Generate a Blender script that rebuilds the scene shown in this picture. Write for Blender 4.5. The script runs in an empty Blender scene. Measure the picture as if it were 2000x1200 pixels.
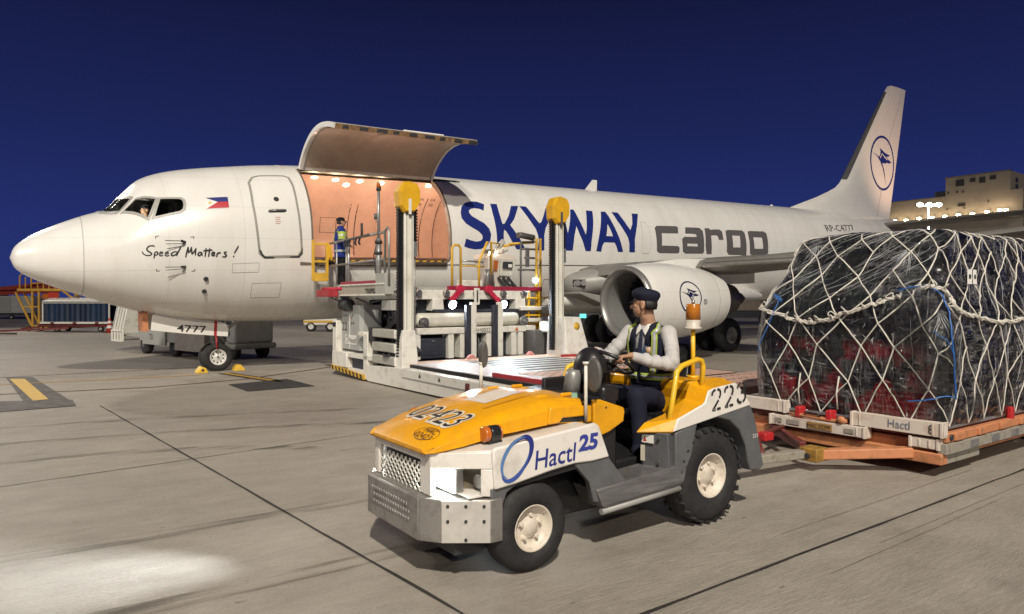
import bpy, bmesh, math, random
from math import sin, cos, pi, radians, sqrt, atan2
from mathutils import Vector, Matrix, geometry
random.seed(7)
SC = bpy.context.scene
COL = SC.collection
# ---------------------------------------------------------------- camera, sky, lights, exposure
cam = bpy.data.cameras.new('camera'); camo = bpy.data.objects.new('camera', cam); COL.objects.link(camo)
camo.location = (0, 0, 1.70); camo.rotation_euler = (radians(90), 0, 0)
cam.sensor_width = 36; cam.lens = 36*1370/2000; cam.shift_y = -0.0065
cam.clip_start = .05; cam.clip_end = 3000
SC.camera = camo
SC.view_settings.view_transform = 'Standard'; SC.view_settings.look = 'None'
SC.view_settings.exposure = 0.0; SC.view_settings.gamma = 1
SC.cycles.max_bounces = 8; SC.cycles.transparent_max_bounces = 16; SC.cycles.sample_clamp_indirect = 6
SC.cycles.use_denoising = True
W = bpy.data.worlds.new('World'); SC.world = W; W.use_nodes = True
nt = W.node_tree; nt.nodes.clear()
_o = nt.nodes.new('ShaderNodeOutputWorld'); _b = nt.nodes.new('ShaderNodeBackground')
_t = nt.nodes.new('ShaderNodeTexCoord'); _s = nt.nodes.new('ShaderNodeSeparateXYZ'); _r = nt.nodes.new('ShaderNodeValToRGB')
nt.links.new(_t.outputs['Generated'], _s.inputs[0]); nt.links.new(_s.outputs['Z'], _r.inputs[0])
nt.links.new(_r.outputs[0], _b.inputs[0]); nt.links.new(_b.outputs[0], _o.inputs[0])
for i, (p, c) in enumerate([(0.0, (.021, .034, .168)), (.10, (.0172, .0285, .146)), (.22, (.0118, .0185, .094)), (.40, (.0064, .0088, .042)), (1.0, (.003, .004, .02))]):
    e = _r.color_ramp.elements[i] if i < 2 else _r.color_ramp.elements.new(p)
    e.position = p; e.color = (*c, 1)
_b.inputs[1].default_value = 1.0
# apron floodlights behind the photographer: one sun, and one distant mast beyond the nose
sun = bpy.data.lights.new('apron_floodlight', 'SUN'); sun.energy = .9; sun.angle = radians(1.5); sun.color = (1, .91, .76)
suno = bpy.data.objects.new('apron_floodlight', sun); COL.objects.link(suno)
suno.rotation_euler = Vector((-.10, .80, -.385)).to_track_quat('-Z', 'Y').to_euler()
def spot(name, loc, target, power, color=(1, 1, 1), size=60, blend=.4, radius=.1):
    l = bpy.data.lights.new(name, 'SPOT'); l.energy = power; l.color = color
    l.spot_size = radians(size); l.spot_blend = blend; l.shadow_soft_size = radius
    o = bpy.data.objects.new(name, l); COL.objects.link(o); o.location = loc
    o.rotation_euler = (Vector(target)-Vector(loc)).to_track_quat('-Z', 'Y').to_euler()
    return o
def point(name, loc, power, color=(1, 1, 1), radius=.1, parent=None):
    l = bpy.data.lights.new(name, 'POINT'); l.energy = power; l.color = color; l.shadow_soft_size = radius
    o = bpy.data.objects.new(name, l); COL.objects.link(o); o.location = loc
    if parent: o.parent = parent
    return o
spot('mast_floodlight', (-55, 54, 29), (0, 10, 0), 52000, (1, .92, .80), 60, .5, 1.2)
spot('near_mast_floodlight', (4, -28, 37), (0, 9, 0), 121000, (1, .92, .80), 60, .6, .6)

spot('added_left_fill', (-46, -6, 17), (-9, 19, .6), 30000, (1, .93, .82), 26, .7, .5)  # added fill lamp for the belt loader and nose; no mast is seen there

# ---------------------------------------------------------------- frames
PX, PY, YAW = -10.51, 14.75, radians(35.27)
cA, sA = cos(YAW), sin(YAW)
def wpos(u, v, z=0):            # u along the aircraft (aft), v to its port side (towards the photographer)
    return Vector((PX+u*cA+v*sA, PY+u*sA-v*cA, z))
# ---------------------------------------------------------------- materials
def _n(t, typ, **k):
    n = t.nodes.new(typ)
    for a, b in k.items(): setattr(n, a, b)
    return n
MATS = {}
def mat(name, col, rough=.5, metal=0., var=.12, scale=6., bump=0., bscale=40., coat=0., emit=None, estr=0., alpha=1., dirt=None, stretch=(1, 1, 1), spec=.5, rvar=.1):
    """painted / metal / rubber surface with uneven colour, gloss and relief"""
    if name in MATS: return MATS[name]
    m = bpy.data.materials.new(name); m.use_nodes = True; t = m.node_tree
    p = t.nodes['Principled BSDF']
    p.inputs['Roughness'].default_value = rough; p.inputs['Metallic'].default_value = metal
    p.inputs['Coat Weight'].default_value = coat; p.inputs['Coat Roughness'].default_value = .08
    p.inputs['Specular IOR Level'].default_value = spec
    tc = _n(t, 'ShaderNodeTexCoord'); mp = _n(t, 'ShaderNodeMapping'); mp.inputs['Scale'].default_value = stretch
    t.links.new(tc.outputs['Object'], mp.inputs[0])
    if var or dirt:
        nz = _n(t, 'ShaderNodeTexNoise'); nz.inputs['Scale'].default_value = scale; nz.inputs['Detail'].default_value = 6
        nz.inputs['Roughness'].default_value = .65
        t.links.new(mp.outputs[0], nz.inputs['Vector'])
        r = _n(t, 'ShaderNodeValToRGB'); r.color_ramp.elements[0].position = .3; r.color_ramp.elements[1].position = .72
        d = dirt or tuple(c*(1-2.2*var) for c in col)
        r.color_ramp.elements[0].color = (*d, 1); r.color_ramp.elements[1].color = (*[min(1, c*(1+.4*var)) for c in col], 1)
        if dirt: r.color_ramp.elements[0].position = .22; r.color_ramp.elements[1].position = .50
        t.links.new(nz.outputs['Fac'], r.inputs[0]); t.links.new(r.outputs[0], p.inputs['Base Color'])
        mr = _n(t, 'ShaderNodeMapRange'); mr.inputs['From Min'].default_value = .3; mr.inputs['From Max'].default_value = .7
        mr.inputs['To Min'].default_value = min(1, rough+rvar); mr.inputs['To Max'].default_value = max(0.02, rough-rvar*.5)
        t.links.new(nz.outputs['Fac'], mr.inputs['Value']); t.links.new(mr.outputs[0], p.inputs['Roughness'])
    else:
        p.inputs['Base Color'].default_value = (*col, 1)
    if bump:
        n2 = _n(t, 'ShaderNodeTexNoise'); n2.inputs['Scale'].default_value = bscale; n2.inputs['Detail'].default_value = 5
        t.links.new(mp.outputs[0], n2.inputs['Vector'])
        b = _n(t, 'ShaderNodeBump'); b.inputs['Strength'].default_value = bump; b.inputs['Distance'].default_value = .01
        t.links.new(n2.outputs['Fac'], b.inputs['Height']); t.links.new(b.outputs[0], p.inputs['Normal'])
    if emit:
        p.inputs['Emission Color'].default_value = (*emit, 1); p.inputs['Emission Strength'].default_value = estr
    MATS[name] = m; return m
def glass(name, tint, refl=1.0, clear=.9):
    if name in MATS: return MATS[name]
    m = bpy.data.materials.new(name); m.use_nodes = True; t = m.node_tree; t.nodes.clear()
    o = _n(t, 'ShaderNodeOutputMaterial'); mx = _n(t, 'ShaderNodeMixShader'); tr = _n(t, 'ShaderNodeBsdfTransparent'); gl = _n(t, 'ShaderNodeBsdfGlossy')
    fr = _n(t, 'ShaderNodeFresnel'); fr.inputs[0].default_value = 1.5
    tr.inputs[0].default_value = (*[c*clear for c in tint], 1); gl.inputs['Roughness'].default_value = .03
    ma = _n(t, 'ShaderNodeMath', operation='MULTIPLY'); ma.inputs[1].default_value = refl
    t.links.new(fr.outputs[0], ma.inputs[0]); t.links.new(ma.outputs[0], mx.inputs[0])
    t.links.new(tr.outputs[0], mx.inputs[1]); t.links.new(gl.outputs[0], mx.inputs[2]); t.links.new(mx.outputs[0], o.inputs[0])
    MATS[name] = m; return m
# ---------------------------------------------------------------- mesh builder; coordinates (u, v, z) with v towards the photographer
ORG = Vector((0, 0, 0))
class MB:
    def __init__(s): s.b = bmesh.new(); s.sm = False
    def _add(s, pts): return [s.b.verts.new(p) for p in pts]
    def face(s, vs):
        try:
            f = s.b.faces.new(vs); f.smooth = s.sm; return f
        except ValueError: return None
    def box(s, a, b, taper=None):
        (x0, y0, z0), (x1, y1, z1) = a, b
        v = s._add([(x0, y0, z0), (x1, y0, z0), (x1, y1, z0), (x0, y1, z0), (x0, y0, z1), (x1, y0, z1), (x1, y1, z1), (x0, y1, z1)])
        if taper:
            cx, cy = (x0+x1)/2, (y0+y1)/2
            for q in v[4:]: q.co.x = cx+(q.co.x-cx)*taper[0]; q.co.y = cy+(q.co.y-cy)*taper[1]
        for f in ((0, 3, 2, 1), (4, 5, 6, 7), (0, 1, 5, 4), (1, 2, 6, 5), (2, 3, 7, 6), (3, 0, 4, 7)): s.face([v[i] for i in f])
        return s
    def beam(s, p, q, w, h, up=(0, 0, 1)):
        p, q = Vector(p), Vector(q); d = (q-p).normalized(); up = Vector(up)
        if abs(d.dot(up)) > .97: up = Vector((1, 0, 0))
        a = d.cross(up).normalized()*(w/2); c = a.cross(d).normalized()*(h/2)
        v = s._add([p-a-c, p+a-c, p+a+c, p-a+c, q-a-c, q+a-c, q+a+c, q-a+c])
        for f in ((0, 1, 2, 3), (7, 6, 5, 4), (0, 4, 5, 1), (1, 5, 6, 2), (2, 6, 7, 3), (3, 7, 4, 0)): s.face([v[i] for i in f])
        return s
    def loft(s, rings, caps=True, closed=True):
        R = [s._add(r) for r in rings]; n = len(R[0])
        for a, b in zip(R, R[1:]):
            for i in range(n if closed else n-1): s.face([a[i], a[(i+1) % n], b[(i+1) % n], b[i]])
        if caps and closed:
            sm = s.sm; s.sm = False; s.face(R[0][::-1]); s.face(R[-1]); s.sm = sm
        return s
    def ring(s, c, d, r, n=12, r2=None, ref=None):
        c, d = Vector(c), Vector(d).normalized(); ref = Vector(ref) if ref else (Vector((0, 0, 1)) if abs(d.z) < .9 else Vector((1, 0, 0)))
        a = d.cross(ref).normalized(); b = a.cross(d)
        return [c+a*cos(2*pi*i/n)*r+b*sin(2*pi*i/n)*(r2 or r) for i in range(n)]
    def cyl(s, p, q, r, r2=None, n=16, caps=True):
        d = Vector(q)-Vector(p); sm = s.sm; s.sm = True
        s.loft([s.ring(p, d, r, n), s.ring(q, d, r if r2 is None else r2, n)], caps); s.sm = sm; return s
    def tube(s, pts, r, n=8, closed=False):
        P = [Vector(p) for p in pts]; sm = s.sm; s.sm = True; rings = []; m = len(P)
        d0 = (P[1]-P[0]).normalized(); ref = Vector((0, 0, 1)) if abs(d0.z) < .9 else Vector((1, 0, 0))
        a = d0.cross(ref).normalized()
        for i, p in enumerate(P):
            if closed: d = (P[(i+1) % m]-P[i-1]).normalized()
            else: d = (P[min(i+1, m-1)]-P[max(i-1, 0)]).normalized()
            a = (a-d*a.dot(d)).normalized(); b = d.cross(a); rr = r[i] if isinstance(r, (list, tuple)) else r
            rings.append([p+a*cos(2*pi*k/n)*rr+b*sin(2*pi*k/n)*rr for k in range(n)])
        if closed: rings.append(rings[0])
        s.loft(rings, caps=not closed); s.sm = sm; return s
    def lathe(s, c, axis, prof, n=32, closed=False, ref=None):
        """prof: (distance along axis, radius)"""
        c, ax = Vector(c), Vector(axis).normalized(); sm = s.sm; s.sm = True
        rings = [s.ring(c+ax*h, ax, max(r, 1e-4), n, ref=ref) for h, r in prof]
        s.loft(rings, caps=not closed); s.sm = sm; return s
    def ell(s, c, r, n=16, m=10):
        c = Vector(c); sm = s.sm; s.sm = True
        rings = [[c+Vector((r[0]*cos(2*pi*i/n)*sin(pi*j/m), r[1]*sin(2*pi*i/n)*sin(pi*j/m), -r[2]*cos(pi*j/m))) for i in range(n)] for j in range(1, m)]
        s.loft(rings); s.sm = sm; return s
    def prism(s, poly, axis, a, b):
        """poly in the two other axes (order x,y,z without axis), extruded along axis from a to b"""
        def P(p, h):
            return (h, p[0], p[1]) if axis == 'x' else (p[0], h, p[1]) if axis == 'y' else (p[0], p[1], h)
        A = s._add([P(p, a) for p in poly]); B = s._add([P(p, b) for p in poly]); n = len(poly)
        s.face(A[::-1]); s.face(B)
        for i in range(n): s.face([A[i], A[(i+1) % n], B[(i+1) % n], B[i]])
        return s
    def build(s, name, m, parent=None, loc=None, bevel=0., seg=2, smooth=None, recalc=True, raw=False):
        b = s.b
        if not raw:
            for v in b.verts: v.co = Vector((v.co.x-ORG.x, ORG.y-v.co.y, v.co.z-ORG.z))
        if recalc: bmesh.ops.recalc_face_normals(b, faces=b.faces)
        elif not raw: bmesh.ops.reverse_faces(b, faces=b.faces)
        me = bpy.data.meshes.new(name); b.to_mesh(me); b.free()
        if smooth is not None:
            for p in me.polygons: p.use_smooth = True
            me.set_sharp_from_angle(angle=radians(smooth))
        me.materials.append(m)
        o = bpy.data.objects.new(name, me); COL.objects.link(o)
        if parent: o.parent = parent
        if loc is not None: o.location = loc
        if bevel:
            d = o.modifiers.new('bevel', 'BEVEL'); d.width = bevel; d.segments = seg; d.limit_method = 'ANGLE'; d.angle_limit = radians(40)
            if smooth is None:
                for p in me.polygons: p.use_smooth = True
                me.set_sharp_from_angle(angle=radians(30))
                d.harden_normals = False
        return o
def tag(o, label=None, cat=None, group=None, kind=None):
    if label: o['label'] = label
    if cat: o['category'] = cat
    if group: o['group'] = group
    if kind: o['kind'] = kind
    return o
def thing(name, label, cat, u=0, v=0, z=0, rot=0, group=None):
    """an Empty at the thing's base; the meshes that follow are given in apron coordinates"""
    global ORG; ORG = Vector((u, v, z))
    o = bpy.data.objects.new(name, None); COL.objects.link(o); o.empty_display_size = .2
    o.location = wpos(u, v, z); o.rotation_euler = (0, 0, YAW+rot)
    return tag(o, label, cat, group)
def dup(root, loc=None, rot=None, label=None):
    r = root.copy(); COL.objects.link(r)
    if loc is not None: r.location = loc
    if rot is not None: r.rotation_euler = rot
    if label: r['label'] = label
    for ch in list(root.children):
        c = ch.copy(); COL.objects.link(c); c.parent = r
        for g in list(ch.children):
            d = g.copy(); COL.objects.link(d); d.parent = c
    return r
# ---------------------------------------------------------------- flat marks: 2-D outlines laid on a surface
def tess(polys):
    """list of closed loops (first outer, rest holes) -> verts2d, tris"""
    lo = [[Vector((p[0], p[1], 0)) for p in l] for l in polys]
    tris = geometry.tessellate_polygon(lo); vs = [v for l in lo for v in l]
    return vs, tris
def mark(name, shapes, fn, m, parent, maxlen=None):
    """shapes: list of [outer, hole, ...] loops in 2-D; fn(x, y) -> (u, v, z)"""
    mb = MB(); b = mb.b
    for sh in shapes:
        vs, tris = tess(sh); V = [b.verts.new(v) for v in vs]
        for t in tris:
            try: b.faces.new([V[i] for i in t])
            except ValueError: pass
    if maxlen:
        for _ in range(6):
            L = [e for e in b.edges if e.calc_length() > maxlen]
            if not L: break
            bmesh.ops.subdivide_edges(b, edges=L, cuts=1, use_grid_fill=False)
            bmesh.ops.triangulate(b, faces=[f for f in b.faces if len(f.verts) > 3])
    for v in b.verts: v.co = Vector(fn(v.co.x, v.co.y))
    return mb.build(name, m, parent)
def stroke(pts, w, w2=None, taper=False):
    """outline polygon of a pen stroke"""
    P = [Vector(p[:2]) for p in pts]; n = len(P); L = []; R = []
    for i, p in enumerate(P):
        d = (P[min(i+1, n-1)]-P[max(i-1, 0)]); d = d.normalized() if d.length > 1e-9 else Vector((1, 0)); q = Vector((-d.y, d.x))
        t = i/(n-1); ww = w+(w2-w)*t if w2 is not None else w
        if taper: ww *= .45+.55*sin(pi*min(1, max(0, .12+.76*t)))
        L.append(p+q*ww/2); R.append(p-q*ww/2)
    return [[tuple(a) for a in L]+[tuple(a) for a in reversed(R)]]
def smooth_line(pts, k=4):
    """Catmull-Rom"""
    P = [Vector(p) for p in pts]; out = []
    for i in range(len(P)-1):
        a, b, c, d = P[max(i-1, 0)], P[i], P[i+1], P[min(i+2, len(P)-1)]
        for j in range(k):
            t = j/k
            out.append(.5*((2*b)+(c-a)*t+(2*a-5*b+4*c-d)*t*t+(3*b-a-3*c+d)*t**3))
    out.append(P[-1]); return [tuple(o) for o in out]
def text_shapes(body, size=1., shear=0., bold=0., space=1., narrow=1.):
    cu = bpy.data.curves.new('t', 'FONT'); cu.body = body; cu.size = size; cu.shear = shear; cu.offset = bold; cu.space_character = space
    cu.fill_mode = 'FRONT'; cu.resolution_u = 3
    o = bpy.data.objects.new('t', cu); COL.objects.link(o); bpy.context.view_layer.update()
    me = bpy.data.meshes.new_from_object(o.evaluated_get(bpy.context.evaluated_depsgraph_get()))
    out = ([(v.co.x*narrow, v.co.y) for v in me.vertices], [tuple(p.vertices) for p in me.polygons])
    bpy.data.objects.remove(o); bpy.data.curves.remove(cu); bpy.data.meshes.remove(me)
    return out
def text(name, body, size, fn, m, parent, shear=0., bold=0., space=1., narrow=1., fit=None, maxlen=None):
    """fn(x, y) -> (u, v, z); fit = wanted width"""
    V, Fc = text_shapes(body, size, shear, bold, space, narrow)
    if fit:
        x0 = min(v[0] for v in V); x1 = max(v[0] for v in V); V = [((x-x0)*fit/(x1-x0), y) for x, y in V]
    mb = MB(); b = mb.b
    bv = [b.verts.new((x, y, 0)) for x, y in V]
    for f in Fc:
        try: b.faces.new([bv[i] for i in f])
        except ValueError: pass
    if maxlen:
        bmesh.ops.triangulate(b, faces=b.faces)
        for _ in range(5):
            L = [e for e in b.edges if e.calc_length() > maxlen]
            if not L: break
            bmesh.ops.subdivide_edges(b, edges=L, cuts=1); bmesh.ops.triangulate(b, faces=[f for f in b.faces if len(f.verts) > 3])
    for v in b.verts: v.co = Vector(fn(v.co.x, v.co.y))
    return mb.build(name, m, parent)
# palette
M_white = mat('aircraft_white', (.74, .72, .67), .30, var=.035, scale=1.3, coat=.25)
M_black = mat('black_marking', (.02, .02, .022), .5, var=0)
M_navy = mat('navy_lettering', (.012, .025, .17), .4, var=.05, scale=3)
M_grey_letter = mat('grey_lettering', (.115, .11, .105), .4, var=.05, scale=3)
M_grey = mat('grey_paint', (.33, .33, .31), .45, var=.12, scale=3)
M_dark = mat('dark_metal', (.035, .036, .04), .5, var=.2, scale=8)
M_rubber = mat('tyre_rubber', (.022, .022, .023), .75, var=.25, scale=14, bump=.25, bscale=60)
M_steel = mat('bare_steel', (.42, .41, .40), .38, metal=.9, var=.2, scale=9)
M_alu = mat('worn_aluminium', (.55, .55, .54), .42, metal=.8, var=.2, scale=12, stretch=(1, 1, 1))
M_lwhite = mat('loader_white', (.66, .64, .58), .42, var=.1, scale=4, dirt=(.40, .37, .31))
M_lgrey = mat('loader_grey', (.40, .40, .37), .42, var=.1, scale=4)
M_yellow = mat('safety_yellow', (.80, .47, .02), .4, var=.1, scale=5, coat=.1)
M_red = mat('red_paint', (.38, .03, .04), .42, var=.15, scale=5)
M_orange_rust = mat('orange_dolly_paint', (.47, .19, .085), .55, var=.2, scale=9, dirt=(.17, .09, .05), bump=.2)
M_blackp = mat('black_plastic', (.018, .018, .02), .32, var=.1, scale=5)
M_gplast = mat('grey_plastic', (.10, .095, .09), .5, var=.1, scale=6)
M_lamp = mat('lamp_glow', (1, 1, 1), .4, var=0, emit=(.86, .93, 1), estr=30)
M_warm = mat('warm_lamp_glow', (1, 1, 1), .4, var=0, emit=(1, .80, .52), estr=14)
M_amber = mat('amber_lens', (.50, .13, .02), .15, var=.1, scale=8, coat=.5)
M_wht_mark = mat('white_marking', (.72, .70, .66), .5, var=.05)
# ---------------------------------------------------------------- aircraft skin
from math import copysign
# station x, z_top, z_bot, z_mid(widest), halfwidth
ST=[(0.0,1.58,1.55,1.565,.01),(.06,1.76,1.38,1.565,.20),(.2,1.91,1.235,1.57,.37),(.5,2.12,1.06,1.575,.64),(.9,2.32,.88,1.59,.92),(1.35,2.51,.71,1.61,1.16),(1.75,2.66,.555,1.65,1.33),(2.05,2.99,.455,1.7,1.44),(2.45,3.38,.335,1.77,1.55),(3.0,3.59,.20,1.86,1.66),(3.6,3.71,.11,1.97,1.745),(4.3,3.81,.05,2.06,1.81),(5.2,3.92,.015,2.12,1.86),(6.5,4.0,0,2.13,1.88),(8,4.01,0,2.13,1.88),(25,4.01,0,2.13,1.88),(26.5,4.01,.08,2.15,1.87),(28.5,4.01,.42,2.25,1.80),(30.5,4.0,.90,2.45,1.66),(32.5,3.98,1.45,2.7,1.45),(34.5,3.94,2.0,2.95,1.15),(36.5,3.86,2.6,3.2,.75),(37.6,3.75,3.0,3.35,.42),(38.0,3.5,3.3,3.4,.12)]
def _slopes(xs,ys):
    n=len(xs);h=[xs[i+1]-xs[i] for i in range(n-1)];d=[(ys[i+1]-ys[i])/h[i] for i in range(n-1)]
    m=[d[0]]
    for i in range(1,n-1):
        if d[i-1]*d[i]<=0: m.append(0.)
        else:
            w1=2*h[i]+h[i-1];w2=h[i]+2*h[i-1];m.append((w1+w2)/(w1/d[i-1]+w2/d[i]))
    m.append(d[-1]);return m
_xs=[s[0] for s in ST];_ys=[[s[k] for s in ST] for k in range(1,5)];_ms=[_slopes(_xs,y) for y in _ys]
def fus(x):
    x=min(max(x,_xs[0]),_xs[-1]);i=0
    while i<len(_xs)-2 and x>_xs[i+1]: i+=1
    h=_xs[i+1]-_xs[i];t=(x-_xs[i])/h
    a=(1+2*t)*(1-t)**2;b=t*(1-t)**2*h;c=t*t*(3-2*t);d=t*t*(t-1)*h
    return [a*y[i]+b*m[i]+c*y[i+1]+d*m[i+1] for y,m in zip(_ys,_ms)]
def surf(x,th,off=0.):
    """th: 0 = port horizontal at widest, +90deg = crown, -90 = keel"""
    zt,zb,zm,w=fus(x);C,S=cos(th),sin(th)
    w+=off
    if S>=0: return (x,w*C,zm+(zt-zm+off)*S)
    e=2/2.25
    sc=lambda v:copysign(abs(v)**e,v)
    return (x,w*sc(C),zm+(zm-zb+off)*sc(S))
# outlines on the fuselage skin: (station x, girth s = angle*1.88)
SKYWAY=[[[(10.846,0.997),(10.766,0.787),(10.626,0.836),(10.478,0.847),(10.354,0.82),(10.272,0.76),(10.27,0.681),(10.335,0.591),(10.517,0.494),(10.704,0.397),(10.841,0.256),(10.893,0.099),(10.864,-0.042),(10.748,-0.155),(10.55,-0.218),(10.35,-0.23),(10.151,-0.206),(10.012,-0.172),(10.073,-0.022),(10.227,-0.052),(10.393,-0.072),(10.543,-0.056),(10.61,-0.011),(10.594,0.076),(10.481,0.172),(10.288,0.266),(10.103,0.374),(9.993,0.515),(9.992,0.682),(10.068,0.862),(10.226,1.008),(10.429,1.069),(10.633,1.073)]],[[(11.057,1.029),(11.284,1.037),(11.271,0.799),(11.291,0.512),(11.315,0.4),(11.392,0.425),(11.568,0.65),(11.771,1.003),(12.03,1.013),(11.918,0.835),(11.746,0.563),(11.571,0.386),(11.696,0.226),(11.866,0.01),(12.074,-0.203),(11.766,-0.211),(11.579,-0.031),(11.409,0.202),(11.342,0.244),(11.315,0.082),(11.322,-0.224),(11.078,-0.227),(11.088,-0.077),(11.081,0.076),(11.064,0.396),(11.044,0.705)]],[[(12.068,1.015),(12.308,1.012),(12.404,0.827),(12.531,0.614),(12.633,0.474),(12.719,0.525),(12.878,0.765),(13.012,0.981),(13.3,0.987),(13.142,0.744),(12.964,0.503),(12.839,0.34),(12.761,0.123),(12.756,-0.224),(12.51,-0.225),(12.55,-0.017),(12.533,0.117),(12.473,0.297),(12.324,0.525),(12.171,0.797)]],[[(13.417,0.983),(13.659,0.99),(13.623,0.63),(13.666,0.211),(13.778,0.47),(13.988,1.01),(14.124,1.01),(14.188,0.725),(14.274,0.456),(14.379,0.185),(14.449,0.397),(14.517,0.67),(14.625,1.009),(14.887,1.005),(14.796,0.682),(14.692,0.34),(14.601,-0.007),(14.569,-0.22),(14.36,-0.217),(14.246,-0.012),(14.131,0.193),(14.045,0.448),(13.924,0.156),(13.847,-0.216),(13.585,-0.214),(13.458,0.05),(13.377,0.52)]],[[(15.248,1.006),(15.438,1.009),(15.507,0.845),(15.591,0.575),(15.706,0.29),(15.865,-0.05),(15.944,-0.224),(15.719,-0.224),(15.652,-0.098),(15.574,-0.017),(15.135,-0.015),(15.05,-0.083),(15.008,-0.227),(14.793,-0.217),(14.856,-0.042),(14.956,0.25),(15.123,0.697)],[(15.358,0.566),(15.437,0.398),(15.515,0.168),(15.229,0.167)]],[[(15.707,1.013),(15.975,1.008),(16.072,0.797),(16.197,0.564),(16.315,0.394),(16.465,0.611),(16.605,1.003),(16.892,1.01),(16.742,0.733),(16.586,0.403),(16.47,0.094),(16.471,-0.229),(16.217,-0.226),(16.219,-0.024),(16.165,0.153),(16.015,0.384),(15.829,0.693)]]]
CARGO=[[[(17.466,0.513),(17.594,0.591),(18.564,0.61),(18.622,0.556),(18.567,0.351),(17.761,0.336),(17.729,-0.047),(18.517,-0.049),(18.596,-0.083),(18.591,-0.193),(18.531,-0.231),(17.607,-0.234),(17.491,-0.179)]],[[(18.999,0.588),(19.731,0.596),(19.882,0.476),(19.872,-0.172),(19.81,-0.225),(18.901,-0.235),(18.765,-0.181),(18.737,0.159),(18.852,0.243),(19.436,0.249),(19.513,0.27),(19.503,0.324),(19.429,0.359),(18.933,0.362)],[(18.991,0.015),(19.524,0.017),(19.524,-0.048),(18.992,-0.045)]],[[(20.009,0.587),(20.236,0.6),(20.318,0.539),(20.501,0.56),(20.811,0.571),(20.941,0.492),(20.943,0.191),(20.698,0.176),(20.656,0.311),(20.564,0.346),(20.279,0.328),(20.281,-0.235),(20.01,-0.237),(19.946,-0.02)]],[[(21.158,0.534),(21.319,0.574),(22.118,0.577),(22.239,0.494),(22.266,-0.051),(22.25,-0.434),(21.131,-0.429),(21.134,-0.382),(21.966,-0.364),(22.019,-0.248),(21.239,-0.244),(21.12,-0.166),(21.133,0.459)],[(21.471,0.362),(21.919,0.365),(21.902,-0.04),(21.478,-0.045)]],[[(22.448,0.542),(22.576,0.572),(23.41,0.584),(23.582,0.511),(23.59,-0.176),(23.462,-0.246),(22.594,-0.254),(22.47,-0.195),(22.433,0.5)],[(22.708,0.333),(23.244,0.333),(23.282,-0.056),(22.746,-0.062)]]]
SPEED=[[(2.515,-0.025),(2.471,-0.003),(2.402,-0.01),(2.368,-0.052),(2.385,-0.096),(2.437,-0.147),(2.455,-0.183),(2.42,-0.209),(2.36,-0.201),(2.308,-0.163),(2.282,-0.097)],[(2.515,-0.147),(2.508,-0.224),(2.496,-0.293)],[(2.51,-0.161),(2.542,-0.139),(2.568,-0.168),(2.56,-0.207),(2.516,-0.22)],[(2.6,-0.194),(2.642,-0.195),(2.656,-0.17),(2.629,-0.154),(2.607,-0.18),(2.604,-0.223),(2.63,-0.246),(2.671,-0.232)],[(2.706,-0.21),(2.748,-0.21),(2.766,-0.187),(2.741,-0.167),(2.713,-0.192),(2.713,-0.237),(2.745,-0.258),(2.784,-0.24)],[(2.945,-0.19),(2.87,-0.18),(2.823,-0.225),(2.845,-0.262),(2.90,-0.245),(2.95,-0.19)],[(3.016,-0.083),(2.962,-0.178),(2.921,-0.273)],[(3.149,-0.107),(3.122,-0.208),(3.098,-0.327)],[(3.149,-0.112),(3.155,-0.193),(3.164,-0.257),(3.213,-0.121)],[(3.213,-0.121),(3.218,-0.201),(3.228,-0.265),(3.305,-0.156)],[(3.302,-0.164),(3.292,-0.23),(3.286,-0.304)],[(3.419,-0.261),(3.362,-0.251),(3.341,-0.295),(3.373,-0.319),(3.419,-0.265)],[(3.422,-0.258),(3.416,-0.3),(3.432,-0.325)],[(3.501,-0.18),(3.49,-0.273),(3.481,-0.358)],[(3.577,-0.188),(3.562,-0.28),(3.549,-0.365)],[(3.44,-0.229),(3.531,-0.23),(3.629,-0.23)],[(3.612,-0.315),(3.661,-0.312),(3.672,-0.29),(3.641,-0.276),(3.616,-0.304),(3.62,-0.339),(3.685,-0.349)],[(3.726,-0.294),(3.72,-0.342),(3.711,-0.378)],[(3.723,-0.325),(3.757,-0.297),(3.799,-0.304)],[(3.925,-0.295),(3.872,-0.298),(3.885,-0.330),(3.915,-0.361),(3.885,-0.390),(3.828,-0.378)],[(4.167,-0.191),(4.125,-0.259),(4.076,-0.33)],[(4.058,-0.38),(4.071,-0.399)]]
WIN1=[(1.60,2.75),(1.63,2.2),(1.73,1.94),(1.906,1.54),(1.956,1.52),(2.17,1.70),(2.03,2.1),(1.95,2.75)]
WIN2=[(1.994,1.361),(2.241,1.513),(2.611,1.215),(2.422,0.705)]
WIN3=[(2.68,1.186),(3.067,1.076),(3.117,1.009),(3.127,0.893),(3.106,0.774),(3.042,0.719),(2.533,0.69)]
DOOR_L1=[(4.545,1.399),(4.662,1.602),(4.814,1.66),(5.386,1.647),(5.493,1.578),(5.528,1.294),(5.527,0.696),(5.548,0.173),(5.577,-0.315),(5.499,-0.428),(4.731,-0.441),(4.625,-0.356),(4.573,0.063),(4.53,0.717)]
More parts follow.
